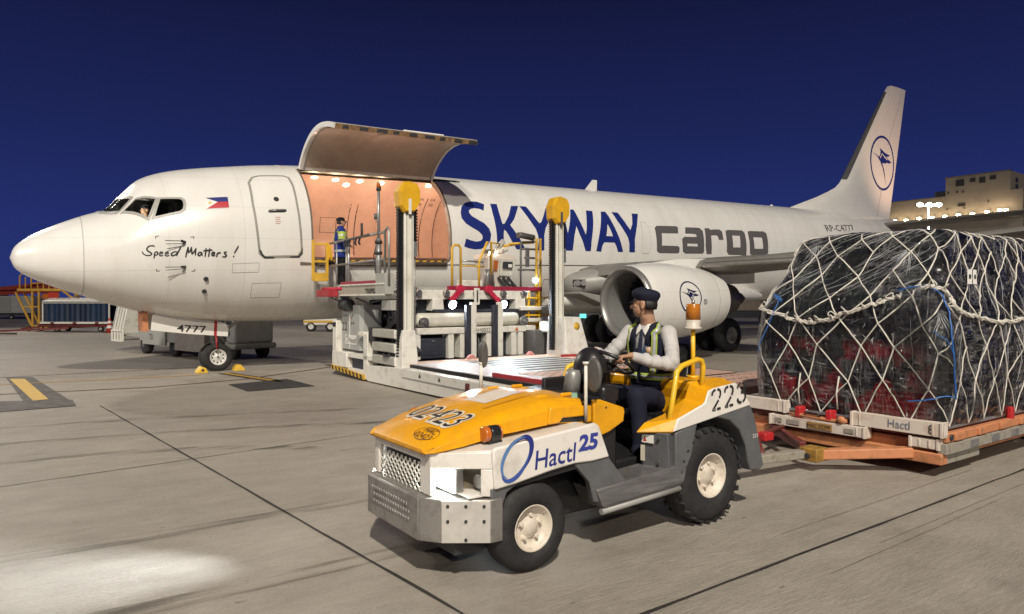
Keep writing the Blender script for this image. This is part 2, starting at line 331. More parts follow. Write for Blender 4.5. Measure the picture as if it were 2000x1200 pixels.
# ================================================================ AIRCRAFT
KZ, SL = 1.03, 0.0255
plane = bpy.data.objects.new('cargo_airliner', None); COL.objects.link(plane)
plane.location = wpos(0, 0, KZ); plane.rotation_euler = (0, -math.atan(SL), YAW)
tag(plane, 'white twin-engine freighter with its side cargo door open and blue lettering', 'airplane')
def skin(off=.006): return lambda x, s: surf(x, s/1.88, off)
def skin_mat():
    m = bpy.data.materials.new('aircraft_skin'); m.use_nodes = True; t = m.node_tree; p = t.nodes['Principled BSDF']
    p.inputs['Roughness'].default_value = .27; p.inputs['Coat Weight'].default_value = .35; p.inputs['Coat Roughness'].default_value = .06
    tc = _n(t, 'ShaderNodeTexCoord'); sx = _n(t, 'ShaderNodeSeparateXYZ'); t.links.new(tc.outputs['Object'], sx.inputs[0])
    def math_(op, a, b=None, c=None):
        n = _n(t, 'ShaderNodeMath', operation=op)
        for i, q in enumerate((a, b, c)):
            if q is None: continue
            if isinstance(q, (int, float)): n.inputs[i].default_value = q
            else: t.links.new(q, n.inputs[i])
        return n.outputs[0]
    def lines(v, per, w, ofs=0):
        f = math_('FRACT', math_('DIVIDE', math_('ADD', v, ofs), per)); return math_('LESS_THAN', f, w/per)
    l1 = lines(sx.outputs['X'], 1.524, .010, .26); l2 = lines(sx.outputs['Z'], .71, .009, .18); ln = math_('MAXIMUM', l1, l2)
    n1 = _n(t, 'ShaderNodeTexNoise'); n1.inputs['Scale'].default_value = .8; n1.inputs['Detail'].default_value = 7
    mp = _n(t, 'ShaderNodeMapping'); mp.inputs['Scale'].default_value = (2.5, 1, .5); t.links.new(tc.outputs['Object'], mp.inputs[0]); t.links.new(mp.outputs[0], n1.inputs['Vector'])
    r = _n(t, 'ShaderNodeValToRGB'); r.color_ramp.elements[0].position = .32; r.color_ramp.elements[1].position = .62
    r.color_ramp.elements[0].color = (.70, .68, .635, 1); r.color_ramp.elements[1].color = (.76, .745, .705, 1)
    t.links.new(n1.outputs['Fac'], r.inputs[0])
    mx = _n(t, 'ShaderNodeMix', data_type='RGBA'); mx.inputs['B'].default_value = (.45, .43, .39, 1)
    t.links.new(r.outputs[0], mx.inputs['A']); t.links.new(math_('MULTIPLY', ln, .45), mx.inputs['Factor']); t.links.new(mx.outputs['Result'], p.inputs['Base Color'])
    mr = _n(t, 'ShaderNodeMapRange'); mr.inputs['To Min'].default_value = .36; mr.inputs['To Max'].default_value = .2
    t.links.new(n1.outputs['Fac'], mr.inputs['Value']); t.links.new(mr.outputs[0], p.inputs['Roughness'])
    b = _n(t, 'ShaderNodeBump'); b.inputs['Strength'].default_value = .03; b.inputs['Distance'].default_value = .02
    t.links.new(n1.outputs['Fac'], b.inputs['Height']); t.links.new(b.outputs[0], p.inputs['Normal'])
    MATS['aircraft_skin'] = m; return m
M_skin = skin_mat()
M_hold = mat('hold_lining', (.60, .47, .38), .5, var=.07, scale=3, bump=.10, bscale=5)
M_brown = mat('sill_frame', (.09, .065, .05), .5, var=.2)
M_seal = mat('door_seal_grey', (.30, .29, .26), .5, var=.08)
OX0, OX1, OT0, OT1 = 5.84, 9.60, -.285, 1.08       # side cargo opening: stations and angles
NTH = 112
TH = sorted(set([round(-pi/2+2*pi*k/NTH, 4) for k in range(NTH)]+[OT0, OT1]))
TH = [t for i, t in enumerate(TH) if t in (OT0, OT1) or all(abs(t-q) > .012 for q in (OT0, OT1))]
def skin_part(name, xs, m, hole=False, caps=False):
    mb = MB(); mb.sm = True; R = [mb._add([surf(x, t) for t in TH]) for x in xs]; n = len(TH)
    for (xa, a), (xb, b) in zip(zip(xs, R), zip(xs[1:], R[1:])):
        for i in range(n):
            j = (i+1) % n
            if hole and OX0-1e-4 <= xa and xb <= OX1+1e-4 and TH[i] >= OT0-1e-4 and TH[j] <= OT1+1e-4 and j: continue
            mb.face([a[i], a[j], b[j], b[i]])
    if caps: mb.sm = False; mb.face(R[0][::-1]); mb.face(R[-1])
    return mb.build(name, m, plane, recalc=True)
rad = [0, .008, .02, .04, .07, .11, .16, .22, .29, .37, .46, .56, .67, .79, .92, 1.06, 1.2, 1.25]
skin_part('radome', rad, M_skin)
nose_x = [1.256]+[1.3+.05*i for i in range(50)]+[3.8+.1*i for i in range(14)]+[5.2]
nose = skin_part('nose_section', sorted(set(round(x, 3) for x in nose_x)), M_skin, caps=True)
mid = [5.2, 5.4, 5.6, 5.75, OX0]+[OX0+(OX1-OX0)*k/10 for k in range(1, 10)]+[OX1]+[9.8+.4*i for i in range(38)]+[25+.3*i for i in range(39)]+[36.7, 37, 37.3, 37.6, 37.8, 38]
skin_part('fuselage', mid, M_skin, hole=True)
# cockpit windows: cut through the nose, a dark flight deck behind, panes and frames
def extr(poly, d, far):
    mb = MB(); a = [Vector(surf(x, s/1.88, .06)) for x, s in poly]; mb.loft([a, [p+Vector(d)*far for p in a]]); return mb
M_cab = mat('flight_deck_dark', (.06, .058, .055), .7, var=.4, scale=9)
for poly, d, far in ((WIN1, (.95, -.22, -.12), .75), (WIN2, (.18, -1, -.02), 1.05), (WIN3, (.0, -1, -.02), 1.05), (None, None, 0)):
    cut = (extr(poly, d, far) if poly else MB().box((2.15, .2, 2.05), (3.0, .92, 2.68))).build('cut', M_cab, plane)
    bo = nose.modifiers.new('b', 'BOOLEAN'); bo.operation = 'DIFFERENCE'; bo.object = cut; bo.solver = 'EXACT'
    bpy.context.view_layer.update()
    me = bpy.data.meshes.new_from_object(nose.evaluated_get(bpy.context.evaluated_depsgraph_get()))
    nose.modifiers.clear(); nose.data = me
    cm = cut.data; bpy.data.objects.remove(cut); bpy.data.meshes.remove(cm)
me = nose.data; me.materials.clear(); me.materials.append(M_skin); me.materials.append(M_cab)
for p in me.polygons:
    c = p.center; zt, zb, zm, w = fus(c.x)
    rr = abs(c.y/w)**2.25+abs((c.z-zm)/(zt-zm if c.z > zm else zm-zb))**2.25 if c.z < zm else (c.y/w)**2+((c.z-zm)/(zt-zm))**2
    p.material_index = 1 if (rr < .90 and 1.3 < c.x < 4.6) else 0; p.use_smooth = True
me.set_sharp_from_angle(angle=radians(28))
M_pane = glass('cockpit_glass', (.80, .86, .86), .30, .85)
M_frame = mat('window_frame_grey', (.36, .35, .32), .4, var=.06)
def ribbon(poly, w, fn, m, name, parent, closed=True, ofs=0.):
    """flat band of width w along a closed 2-D outline"""
    P = [Vector(p) for p in poly]; n = len(P); c = sum(P, Vector((0, 0)))/n; I = []; O = []
    for i, p in enumerate(P):
        a, b = (p-P[i-1]).normalized(), (P[(i+1) % n]-p).normalized(); t = (a+b).normalized(); q = Vector((t.y, -t.x))
        k = min(1.8, 1/max(.4, q.dot(Vector((a.y, -a.x)))))
        if q.dot(p-c) < 0: q = -q
        I.append(p+q*(ofs-w/2)*k); O.append(p+q*(ofs+w/2)*k)
    mb = MB()
    A = mb._add([fn(*p) for p in I]); B = mb._add([fn(*p) for p in O])
    for i in range(n): mb.face([A[i], A[(i+1) % n], B[(i+1) % n], B[i]])
    return mb.build(name, m, parent)
def dens(poly, L=.12):
    out = []
    for i, p in enumerate(poly):
        q = poly[(i+1) % len(poly)]; k = max(1, int(math.dist(p, q)/L))
        out += [(p[0]+(q[0]-p[0])*j/k, p[1]+(q[1]-p[1])*j/k) for j in range(k)]
    return out
for poly in (WIN1, WIN2, WIN3):
    wn = mark('cockpit_window', [[dens(poly)]], skin(.004 if poly is WIN1 else -.02), M_pane, plane, .2)
    ribbon(dens(poly, .08), .055, skin(.010), M_frame, 'frame', wn, ofs=.015)
# doors and panel outlines
l1 = mark('entry_door', [[dens(DOOR_L1)]], skin(.004), M_skin, plane, .15)
ribbon(dens(DOOR_L1, .06), .052, skin(.007), M_seal, 'door_seal', l1)
mark('door_corner', [[[(4.61, -.30), (4.66, -.40), (4.74, -.465), (4.95, -.465), (4.95, -.435), (4.76, -.43), (4.70, -.38), (4.65, -.29)]], [[(5.30, -.43), (5.30, -.455), (5.52, -.455), (5.60, -.37), (5.60, -.27), (5.575, -.27), (5.565, -.34), (5.50, -.42)]]], skin(.010), M_dark, l1)
mb = MB(); c = Vector(surf(5.068, .835/1.88)); n_ = Vector((0, cos(.444), sin(.444))); mb.cyl(c-n_*.02, c+n_*.008, .062, n=20); mb.build('door_window', M_dark, l1)
mark('handle_recess', [[[(4.84, .50), (4.88, .475), (5.22, .48), (5.27, .52), (5.25, .56), (5.0, .565), (4.86, .55)]]], skin(.008), M_dark, l1)
mb = MB(); mb.tube([surf(4.87, .515/1.88, .02), surf(5.05, .53/1.88, .04), surf(5.22, .515/1.88, .02)], .014); mb.build('handle', M_steel, l1)
M_redmk = mat('faded_red_marking', (.50, .22, .17), .5, var=.1)
mark('door_notice', [[[(4.99, .345-.05*k), (5.11-.02*(k % 2), .345-.05*k), (5.11-.02*(k % 2), .362-.05*k), (4.99, .362-.05*k)]] for k in range(4)], skin(.008), M_redmk, l1)
for nm, pl in (('access_panel', [(4.50, -1.02), (5.15, -1.02), (5.15, -1.42), (4.50, -1.42)]), ('avionics_panel', [(4.05, -.55), (4.62, -.55), (4.62, -.75), (4.05, -.75)]),
               ('overwing_exit', [(16.86, .70), (17.1, .68), (17.2, .5), (17.22, -.1), (17.12, -.24), (16.82, -.26)]), ('service_door', [(29.3, 1.02), (29.9, 1.02), (29.95, .62), (29.3, .62)])):
    o = mark(nm, [[dens(pl)]], skin(.003), M_skin, plane, .2); ribbon(dens(pl), .009, skin(.005), M_seal, 'panel_gap', o)
ribbon(dens([(12.9, -1.0), (14.3, -1.0), (14.3, -2.0), (12.9, -2.0)]), .02, skin(.005), M_seal, 'hold_door_outline', plane)
# side cargo opening: jambs, sill, lining, lamps
zc = [surf(7, t) for t in (OT0, OT1)]
def rim(x, t, off): return surf(x, t, off)
mb = MB()
for x in (OX0, OX1):
    ts = [OT0+(OT1-OT0)*k/16 for k in range(17)]
    mb.loft([[rim(x, t, 0) for t in ts], [rim(x, t, -.15) for t in ts]], caps=False, closed=False)
mb.build('door_jamb', mat('jamb_grey', (.38, .35, .30), .5), plane)
fil = []
for x, sg in ((OX0, 1), (OX1, -1)):
    for t, tg in ((OT0, 1),):
        r = .17; fil.append([[(x, t*1.88)]+[(x+sg*(r-r*sin(a)), t*1.88+tg*(r-r*cos(a))) for a in [pi/2*k/6 for k in range(7)]]])
mark('corner_fillet', fil, skin(0.0), M_skin, plane, .2)
dd = [(OX0+.01, OT0*1.88+.17), (OX0+.05, OT0*1.88+.06), (OX0+.17, OT0*1.88+.01), (OX1-.17, OT0*1.88+.01), (OX1-.05, OT0*1.88+.06), (OX1-.01, OT0*1.88+.17), (OX1-.01, OT1*1.88-.01), (OX0+.01, OT1*1.88-.01)]
ribbon(dens(dd), .045, skin(.007), mat('opening_seal_dark', (.16, .13, .10), .5), 'opening_seal', plane, ofs=.02)
mb = MB(); mb.box((5.55, -1.72, 1.36), (20, 1.80, 1.44)); fl = mb.build('hold_floor', mat('hold_floor_metal', (.22, .19, .16), .45, metal=.5), plane)
mb = MB()
for k in range(6):
    y = -1.4+.55*k; mb.box((5.6, y-.04, 1.445), (19.9, y+.04, 1.47))
mb.build('roller_track', M_steel, fl)
mb = MB(); mb.sm = True
lt = [-.16+(pi+.32)*k/48 for k in range(49)]
for xa, xb in ((5.56, OX0), (OX0, OX1), (OX1, 12), (12, 16), (16, 20)):
    hole = xa == OX0; ts = [t for t in lt if not hole or t >= OT1]
    R = [[surf(x, t, -.14) for t in ts] for x in (xa, xb)]
    mb.loft(R, caps=False, closed=False)
mb.build('hold_lining', M_hold, plane)
mb = MB(); mb.prism([(surf(7, t, -.13)[1], surf(7, t, -.13)[2]) for t in lt], 'x', 19.9, 20); mb.build('hold_bulkhead', M_hold, plane)
mb = MB(); mb.prism([(surf(7, t, -.05)[1], surf(7, t, -.05)[2]) for t in [-.3+(pi+.6)*k/32 for k in range(33)]], 'x', 5.50, 5.56); mb.build('hold_bulkhead', M_hold, plane)
mb = MB(); mb.box((OX0+.12, 1.55, 1.44), (OX1-.12, 1.80, 1.485)); sill = mb.build('door_sill', M_yellow, plane)
mb = MB(); x = OX0+.15
while x < OX1-.3:
    v = mb._add([(x, 1.802, 1.443), (x+.10, 1.802, 1.443), (x+.18, 1.802, 1.486), (x+.08, 1.802, 1.486)]); mb.face(v)
    v = mb._add([(x+.08, 1.802, 1.489), (x+.18, 1.802, 1.489), (x+.34, 1.55, 1.489), (x+.24, 1.55, 1.489)]); mb.face(v); x += .22
mb.build('hazard_stripes', M_black, sill)
mb = MB(); mb.box((OX0+.1, 1.70, 1.33), (OX1-.1, 1.85, 1.435)); mb.cyl((OX0+.15, 1.875, 1.37), (OX1-.15, 1.875, 1.37), .025, n=8)
for k in range(14): mb.box((OX0+.25+k*.25, 1.84, 1.345), (OX0+.33+k*.25, 1.89, 1.40))
mb.build('sill_frame', M_brown, plane)
# far wall markings of the hold
inw = lambda o: (lambda x, s: surf(x, pi-s/1.88, o))
for x0, s0, s1 in ((8.13, .30, 1.84), (8.35, -.25, 2.02), (10.52, -.28, 1.78), (11.0, -.28, 1.74)): mark('position_line', [[[(x0, s0), (x0+.024, s0), (x0+.024, s1), (x0, s1)]]], inw(-.147), M_black, plane, .2)
for x0, s0, l in ((7.86, 1.66, '1A'), (7.86, 1.44, '1B'), (8.19, 1.66, '2A'), (8.19, 1.44, '2B'), (8.14, 1.90, '1M'), (8.42, 1.90, '2M'), (10.22, 1.66, '2A'), (10.22, 1.44, '2B'), (10.62, 1.66, '3A'), (10.62, 1.44, '3B')):
    text('position_label', l, .16, (lambda x0, s0: lambda x, y: surf(x0+x, pi-(s0+y)/1.88, -.146))(x0, s0), M_black, plane, maxlen=.2)
for pl in ([(7.30, .36), (7.78, .36), (7.78, .84), (7.30, .84)],):
    mark('wall_placard', [[pl]], inw(-.146), mat('placard_cream', (.60, .49, .40), .5), plane, .2); ribbon(pl, .014, inw(-.150), M_black, 'placard_edge', plane)
for k in range(7):
    x0 = 7.0+k*1.02; mark('lining_rib', [[[(x0, -.3), (x0+.07, -.3), (x0+.07, 2.6), (x0, 2.6)]]], inw(-.158), M_hold, plane, .2)
mark('lining_rail', [[[(5.6, .98), (19, .98), (19, 1.02), (5.6, 1.02)]]], inw(-.16), M_hold, plane, .3)
for k, (x, t) in enumerate([(6.71, 1.768), (7.33, 1.815), (7.73, 1.965), (8.03, 1.804), (8.68, 1.821), (9.86, 1.97), (10.18, 1.773), (11.6, 1.97), (12.6, 1.8), (14, 1.8), (15.5, 1.8)]):
    mb = MB(); q = Vector(surf(x, t, -.145)); nn = Vector((0, cos(t), sin(t))); mb.cyl(q, q-nn*.03, .085, n=16); mb.build('ceiling_lamp', M_warm, plane)
for x in (7.0, 8.6, 10.4, 12.6):
    lo = point('hold_lamp', (x, 0.15, 3.0), 54, (1, .575, .40), .35, plane)
# black hinge fairing strip over the opening
mark('hinge_fairing', [[dens([(OX0+.02, 1.95), (OX1, 1.93), (10.45, 1.96), (10.53, 2.02), (10.40, 2.10), (OX0+.02, 2.10)])]], skin(.006), mat('hinge_black', (.018, .017, .017), .9, var=0, spec=.1), plane, .15)
# raised cargo door
hy, hz = surf(7, OT1)[1:]; RA = radians(83)
def swing(y, z): dy, dz = y-hy, z-hz; return (hy+dy*cos(RA)-dz*sin(RA), hz+dy*sin(RA)+dz*cos(RA))
ts = [OT1-.015+(OT0+.02-OT1)*k/26 for k in range(27)]
outer = [swing(*surf(7, t, 0)[1:]) for t in ts]; inner = [swing(*surf(7, t, -.115)[1:]) for t in ts]
mb = MB(); mb.prism(outer+inner[::-1], 'x', OX0+.02, OX1-.02); cd = mb.build('cargo_door', M_skin, plane, smooth=35)
M_lin = mat('door_lining', (.44, .36, .29), .5, var=.08, scale=2)
i2 = [swing(*surf(7, t, -.122)[1:]) for t in ts[1:-2]]
mb = MB(); mb.sm = True; mb.loft([[(OX0+.12, *p) for p in i2], [(OX1-.12, *p) for p in i2]], caps=False, closed=False); mb.build('door_lining', M_lin, cd)
i3 = [swing(*surf(7, t, -.135)[1:]) for t in ts[2:-3]]
mb = MB()
for x in (OX0+1.45,): mb.loft([[(x, *p) for p in i3], [(x+.16, *p) for p in i3]], caps=False, closed=False)
mb.build('door_rib', M_lin, cd)
mb = MB()
for x in (OX0+.10, OX1-.14): mb.loft([[(x, *swing(*surf(7, t, -.13)[1:])) for t in ts], [(x+.04, *swing(*surf(7, t, -.13)[1:])) for t in ts]], caps=False, closed=False)
mb.build('door_edge_trim', M_seal, cd)
te = ts[-1]
a, b = swing(*surf(7, te, -.005)[1:]), swing(*surf(7, te, -.12)[1:]); dn = Vector((0, swing(*surf(7, te-.02, 0)[1:])[0]-a[0], swing(*surf(7, te-.02, 0)[1:])[1]-a[1])).normalized()
mb = MB(); P = [Vector((OX0+.06, *a)), Vector((OX1-.06, *a)), Vector((OX1-.06, *b)), Vector((OX0+.06, *b))]
mb.loft([[p+dn*.004 for p in P], [p+dn*.03 for p in P]]); mb.build('door_bottom_rail', mat('rail_tan', (.36, .22, .11), .5, var=.3, scale=10), cd)
for k in range(9):
    x = OX0+.22+k*.41; mb = MB(); A, B = Vector((0, *a)), Vector((0, *b)); mm = A+(B-A)*.55
    mb.beam(Vector((x, mm.y, mm.z))+dn*.04, Vector((x+.13+.06*(k % 3), mm.y, mm.z))+dn*.04, .07, .075); mb.build('latch', M_dark, cd, bevel=.008)
mb = MB(); q = swing(*surf(7, .1, .03)[1:]); mb.box((7.9, q[0]-.2, q[1]-.02), (9.0, q[0]+.2, q[1]+.012)); mb.build('drip_strip', M_white, cd)
# livery
mark('airline_lettering', SKYWAY, skin(.007), M_navy, plane, .2)
for i, s in enumerate(CARGO): mark('cargo_letter', [s], skin(.007), M_grey_letter, plane, .2)
SPW = [smooth_line(l, 4) for l in SPEED]
for i, l in enumerate(SPW): mark('slogan_stroke', [stroke(l, .030, taper=len(l) > 5)], skin(.0065+.0004*i), M_black, plane)
text('registration', 'RP-C4777', .5, lambda x, y: surf(27.95+x, (.68+y*.95)/1.88, .006), M_black, plane, fit=2.45, maxlen=.3)
fx0, fx1, fs0, fs1 = 3.56, 4.02, .70, 1.0
fm = [mat('flag_white', (.75, .73, .68), .4, var=0), mat('flag_blue', (.01, .02, .16), .4, var=0), mat('flag_red', (.45, .01, .02), .4, var=0), mat('flag_sun', (.70, .48, .08), .4, var=0)]
fo_ = mark('flag', [[[(fx0-.01, fs0-.01), (fx1+.01, fs0-.04), (fx1+.01, fs1-.02), (fx0-.01, fs1+.01)]]], skin(.005), fm[0], plane, .1)
cy = (fs0+fs1)/2
mark('flag_band', [[[(fx0, fs1), (fx1, fs1-.03), (fx1, cy-.015), (fx0+.24, cy)]]], skin(.008), fm[1], fo_, .1)
mark('flag_band', [[[(fx0, fs0), (fx0+.24, cy), (fx1, cy-.015), (fx1, fs0-.03)]]], skin(.008), fm[2], fo_, .1)
mark('flag_sun', [[[(fx0+.08+.032*cos(k*pi/6), cy+.032*sin(k*pi/6)) for k in range(12)]]], skin(.009), fm[3], fo_)
BIRD = [(-.82, .32), (-.51, .26), (-.33, .21), (-.23, .27), (-.19, .39), (-.24, .53), (-.01, .45), (.22, .38), (.60, .34), (.44, .27), (.28, .27), (.44, .18), (.76, .09), (.51, .03), (.32, .045), (.18, -.01), (.03, .01), (-.06, -.03), (.06, -.17), (.18, -.42), (.24, -.78), (.13, -.45), (-.03, -.17), (-.23, .045), (-.44, .20), (-.58, .25)]
ZIG = [(-.23, .17), (-.07, .34), (.13, .24), (.37, .155)]
def logo(cx, cy, rx, ry, fn, parent, m):
    n = 48; R = lambda k: [(cx+rx*k*cos(2*pi*i/n), cy+ry*k*sin(2*pi*i/n)) for i in range(n)]
    r = mark('logo_ring', [[R(1), R(.915)]], lambda x, y: fn(x, y, .006), m, parent, .25)
    mark('logo_bird', [[[(cx+x*rx, cy+y*ry) for x, y in BIRD]]], lambda x, y: fn(x, y, .0065), m, r, .25)
    mark('logo_wing_line', [stroke([(cx+x*rx, cy+y*ry) for x, y in ZIG], .05*rx)], lambda x, y: fn(x, y, .009), M_white, r)
# pitot probes, ports, small marks on the nose
for s in (-.022, -.547):
    mb = MB(); q = Vector(surf(3.1, s/1.88)); nn = Vector((0, cos(s/1.88), sin(s/1.88)*.9))
    mb.beam(q, q+nn*.11+Vector((-.10, 0, .02)), .03, .05); mb.tube([q+nn*.11+Vector((-.05, 0, .02)), q+nn*.13+Vector((-.42, 0, .02))], .009, 6); mb.tube([q+nn*.05+Vector((-.02, 0, -.03)), q+nn*.1+Vector((-.40, 0, -.05))], .008, 6)
    mb.build('pitot_probe', M_dark, plane)
for (x, s) in ((3.518, -.875), (3.506, -1.216)):
    mb = MB(); q = Vector(surf(x, s/1.88)); nn = Vector((0, .95, -.2)); mb.cyl(q-nn*.01, q+nn*.05, .055, .04, 12); mb.build('static_port', M_dark, plane)
mk = []
for (x, s, a, b) in ((2.53, .213, 1, -1), (3.27, .072, -1, -1), (2.54, -.64, 1, 1), (3.29, -.67, -1, 1)):
    mk.append([[(x, s), (x+.07*a, s), (x+.07*a, s+.014*b), (x+.014*a, s+.014*b), (x+.014*a, s+.06*b), (x, s+.06*b)]])
mark('jacking_marks', mk, skin(.005), M_black, plane)
for (x, s) in ((13.35, -1.72),):
    mark('warning_ring', [[[(x+.09*cos(k*pi/8), s+.09*sin(k*pi/8)) for k in range(16)], [(x+.07*cos(k*pi/8), s+.07*sin(k*pi/8)) for k in range(16)]]]+[stroke([(x-.04, s+.05), (x+.04, s-.05)], .02)], skin(.006), M_dark, plane)
# crown antennas
mb = MB(); mb.loft([[(16.0, -.02, 4.0), (16.55, -.02, 4.0), (16.55, .02, 4.0), (16.0, .02, 4.0)], [(16.38, -.012, 4.40), (16.58, -.012, 4.40), (16.58, .012, 4.40), (16.38, .012, 4.40)]]); mb.build('blade_antenna', M_white, plane)
mb = MB(); mb.ell((26.6, 0, 4.03), (.09, .06, .07)); mb.build('crown_beacon', M_wht_mark, plane)
# fin
def finx(z):
    L = [(3.3, 27.9), (4.05, 27.95), (4.6, 29.95), (5.1, 31.5), (5.4, 31.95), (5.75, 32.30), (10.58, 36.46), (10.72, 36.85)]
    for (a, xa), (b, xb) in zip(L, L[1:]):
        if z <= b: return xa+(xb-xa)*(z-a)/(b-a)
    return L[-1][1]
def fint(z): return 36.50+(z-3.66)*.272
def finsec(z, th, le=0., te=1., grow=0.):
    a, b = finx(z), fint(z); c = b-a; pts = []
    for s in (1, -1):
        for k in range(13):
            f = le+(te-le)*(k if s == 1 else 12-k)/12; y = th*(2.6*sqrt(max(f, 0))-2.2*f-.4*f*f)/.78+grow
            pts.append((a+c*f-(grow if f < .01 else 0), s*max(y, .004), z))
    return pts
zs = [3.3, 4.05, 4.35, 4.6, 4.9, 5.15, 5.4, 5.6, 5.8, 6.6, 7.6, 8.6, 9.6, 10.3, 10.6, 10.7]
fth = lambda z: max(.02, min(.26, .28-.025*(z-3.3)))*(1 if z < 10.55 else .6)
mb = MB(); mb.loft([finsec(z, fth(z)) for z in zs]); fin = mb.build('fin', M_white, plane, smooth=35)
M_le = mat('leading_edge_grey', (.16, .16, .16), .35, metal=.4)
mb = MB(); mb.loft([finsec(z, fth(z), 0, .05, .010) for z in zs[7:14]]); mb.build('leading_edge', M_le, fin, smooth=35)
mb = MB()
def fy(x, z):
    f = (x-finx(z))/(fint(z)-finx(z)); return fth(z)*(2.6*sqrt(max(f, 0))-2.2*f-.4*f*f)/.78
mark('rudder_gap', [stroke([(35.2, 3.95), (35.35, 4.5), (35.6, 5.4)], .03), stroke([(36.3, 7.6), (37.75, 10.1)], .015)], lambda x, z: (x, fy(x, z)+.006, z), M_seal, fin, .4)
logo(35.74, 6.64, 1.32, 1.37, lambda x, z, o: (x, fy(x, z)+o, z), fin, M_navy)
# tailplanes
def wing(name, secs, m, parent):
    """secs: (y, x_le, x_te, z, thickness)"""
    R = []
    for y, a, b, z, th in secs:
        c = b-a; pts = []
        for s in (1, -1):
            for k in range(15):
                f = (k if s == 1 else 14-k)/14; f = f*f*(3-2*f)*.5+f*.5
                pts.append((a+c*f, y, z+s*max(th*.5*(2.6*sqrt(f)-2.2*f-.4*f*f)/.78*(1 if s == 1 else .75), .004)))
        R.append(pts)
    mb = MB(); mb.loft(R); return mb.build(name, m, parent, smooth=40)
M_wing = mat('wing_grey', (.19, .18, .16), .4, var=.08, scale=2)
for s in (1, -1):
    wing('tailplane', [(s*.5, 33.6, 37.3, 3.36, .40), (s*1.2, 34.0, 37.4, 3.40, .36), (s*7.1, 36.5, 38.4, 3.74, .15)], M_wing, plane)
# wings: LE inboard z 1.25, sweep 28 deg
wl = [(1.7, 13.9, 21.0, .98, 1.0), (3.2, 14.7, 20.7, 1.10, .80), (5.2, 15.75, 20.4, 1.22, .62), (6.3, 16.35, 20.8, 1.28, .52), (9, 17.8, 21.4, 1.50, .40), (13, 19.9, 22.7, 1.95, .28), (17, 22.0, 23.8, 2.4, .16)]
for s in (1, -1):
    w_ = wing('wing', [(s*y, a, b, z, t) for y, a, b, z, t in wl], M_wing, plane)
    sl = [(s*y, 15.75+(y-5.25)*.53-.10, 15.75+(y-5.25)*.53+.38, 1.24+(y-5.25)*.025, .20) for y in (5.25, 5.5, 9, 13, 16.5)]
    wing('slat', sl, mat('slat_metal', (.36, .34, .31), .28, metal=.7), w_)
    mb = MB()
    for y in (6.6, 9.5): mb.lathe((19.0, s*y, .95), (1, 0, .02), [(0, .02), (.4, .17), (1.4, .26), (2.6, .20), (3.3, .03)], 16)
    mb.build('flap_fairing', M_wing, w_)
# belly fairing with ram-air inlet and root landing light
M_fair = mat('fairing_grey', (.30, .29, .27), .4, var=.08, scale=2)
mb = MB(); mb.sm = True
def fr(x, w, zt, zb): return [(x, w*cos(a)*(1 if sin(a) > 0 else 1), (zt+zb)/2+(zt-zb)/2*copysign(abs(sin(a))**.7, sin(a))) for a in [2*pi*k/40 for k in range(40)]]
mb.loft([fr(13.3, 1.3, .55, .05), fr(14.0, 1.80, .80, -.08), (fr(15, 2.05, 1.0, -.16)), fr(17, 2.15, 1.05, -.2), fr(20, 2.15, 1.0, -.2), fr(22.5, 1.9, .8, -.1), fr(24, 1.3, .45, .02)]); mb.build('belly_fairing', M_skin, plane, smooth=50)
mb = MB(); mb.sm = True
def gl(x, y, z, ry, rz): return [(x, y+ry*cos(a), z+rz*sin(a)) for a in [2*pi*k/20 for k in range(20)]]
mb.loft([gl(13.60, 1.80, .80, .03, .03), gl(13.63, 1.80, .80, .20, .18), gl(13.72, 1.85, .80, .33, .28), gl(13.95, 1.9, .82, .44, .36), gl(14.6, 2.1, .90, .55, .40), gl(15.6, 2.7, 1.05, .9, .34)]); wf = mb.build('wing_root_fairing', M_fair, plane, smooth=50)
mb = MB(); mb.prism([(13.66, .50), (13.66, .58), (14.4, .46), (15.2, .30), (15.2, .1), (14.7, .12)], 'y', 1.5, 2.42); mb.build('ram_air_inlet', M_fair, plane, bevel=.03)
mb = MB(); q = Vector((13.74, 2.20, .83)); dv = Vector((-.72, .62, .05)).normalized(); mb.beam(q+Vector((-.06, -.15, 0)), q+Vector((.16, .16, 0)), .05, .22); lb = mb.build('landing_light', M_dark, wf)
mb = MB()
for o in (-.07, .09): mb.lathe(q+Vector((o*.55+.06, o+.06, 0))+dv*.0, dv, [(0, .02), (.02, .075), (.05, .085)], 14)
mb.build('lamp_lens', M_steel, lb)
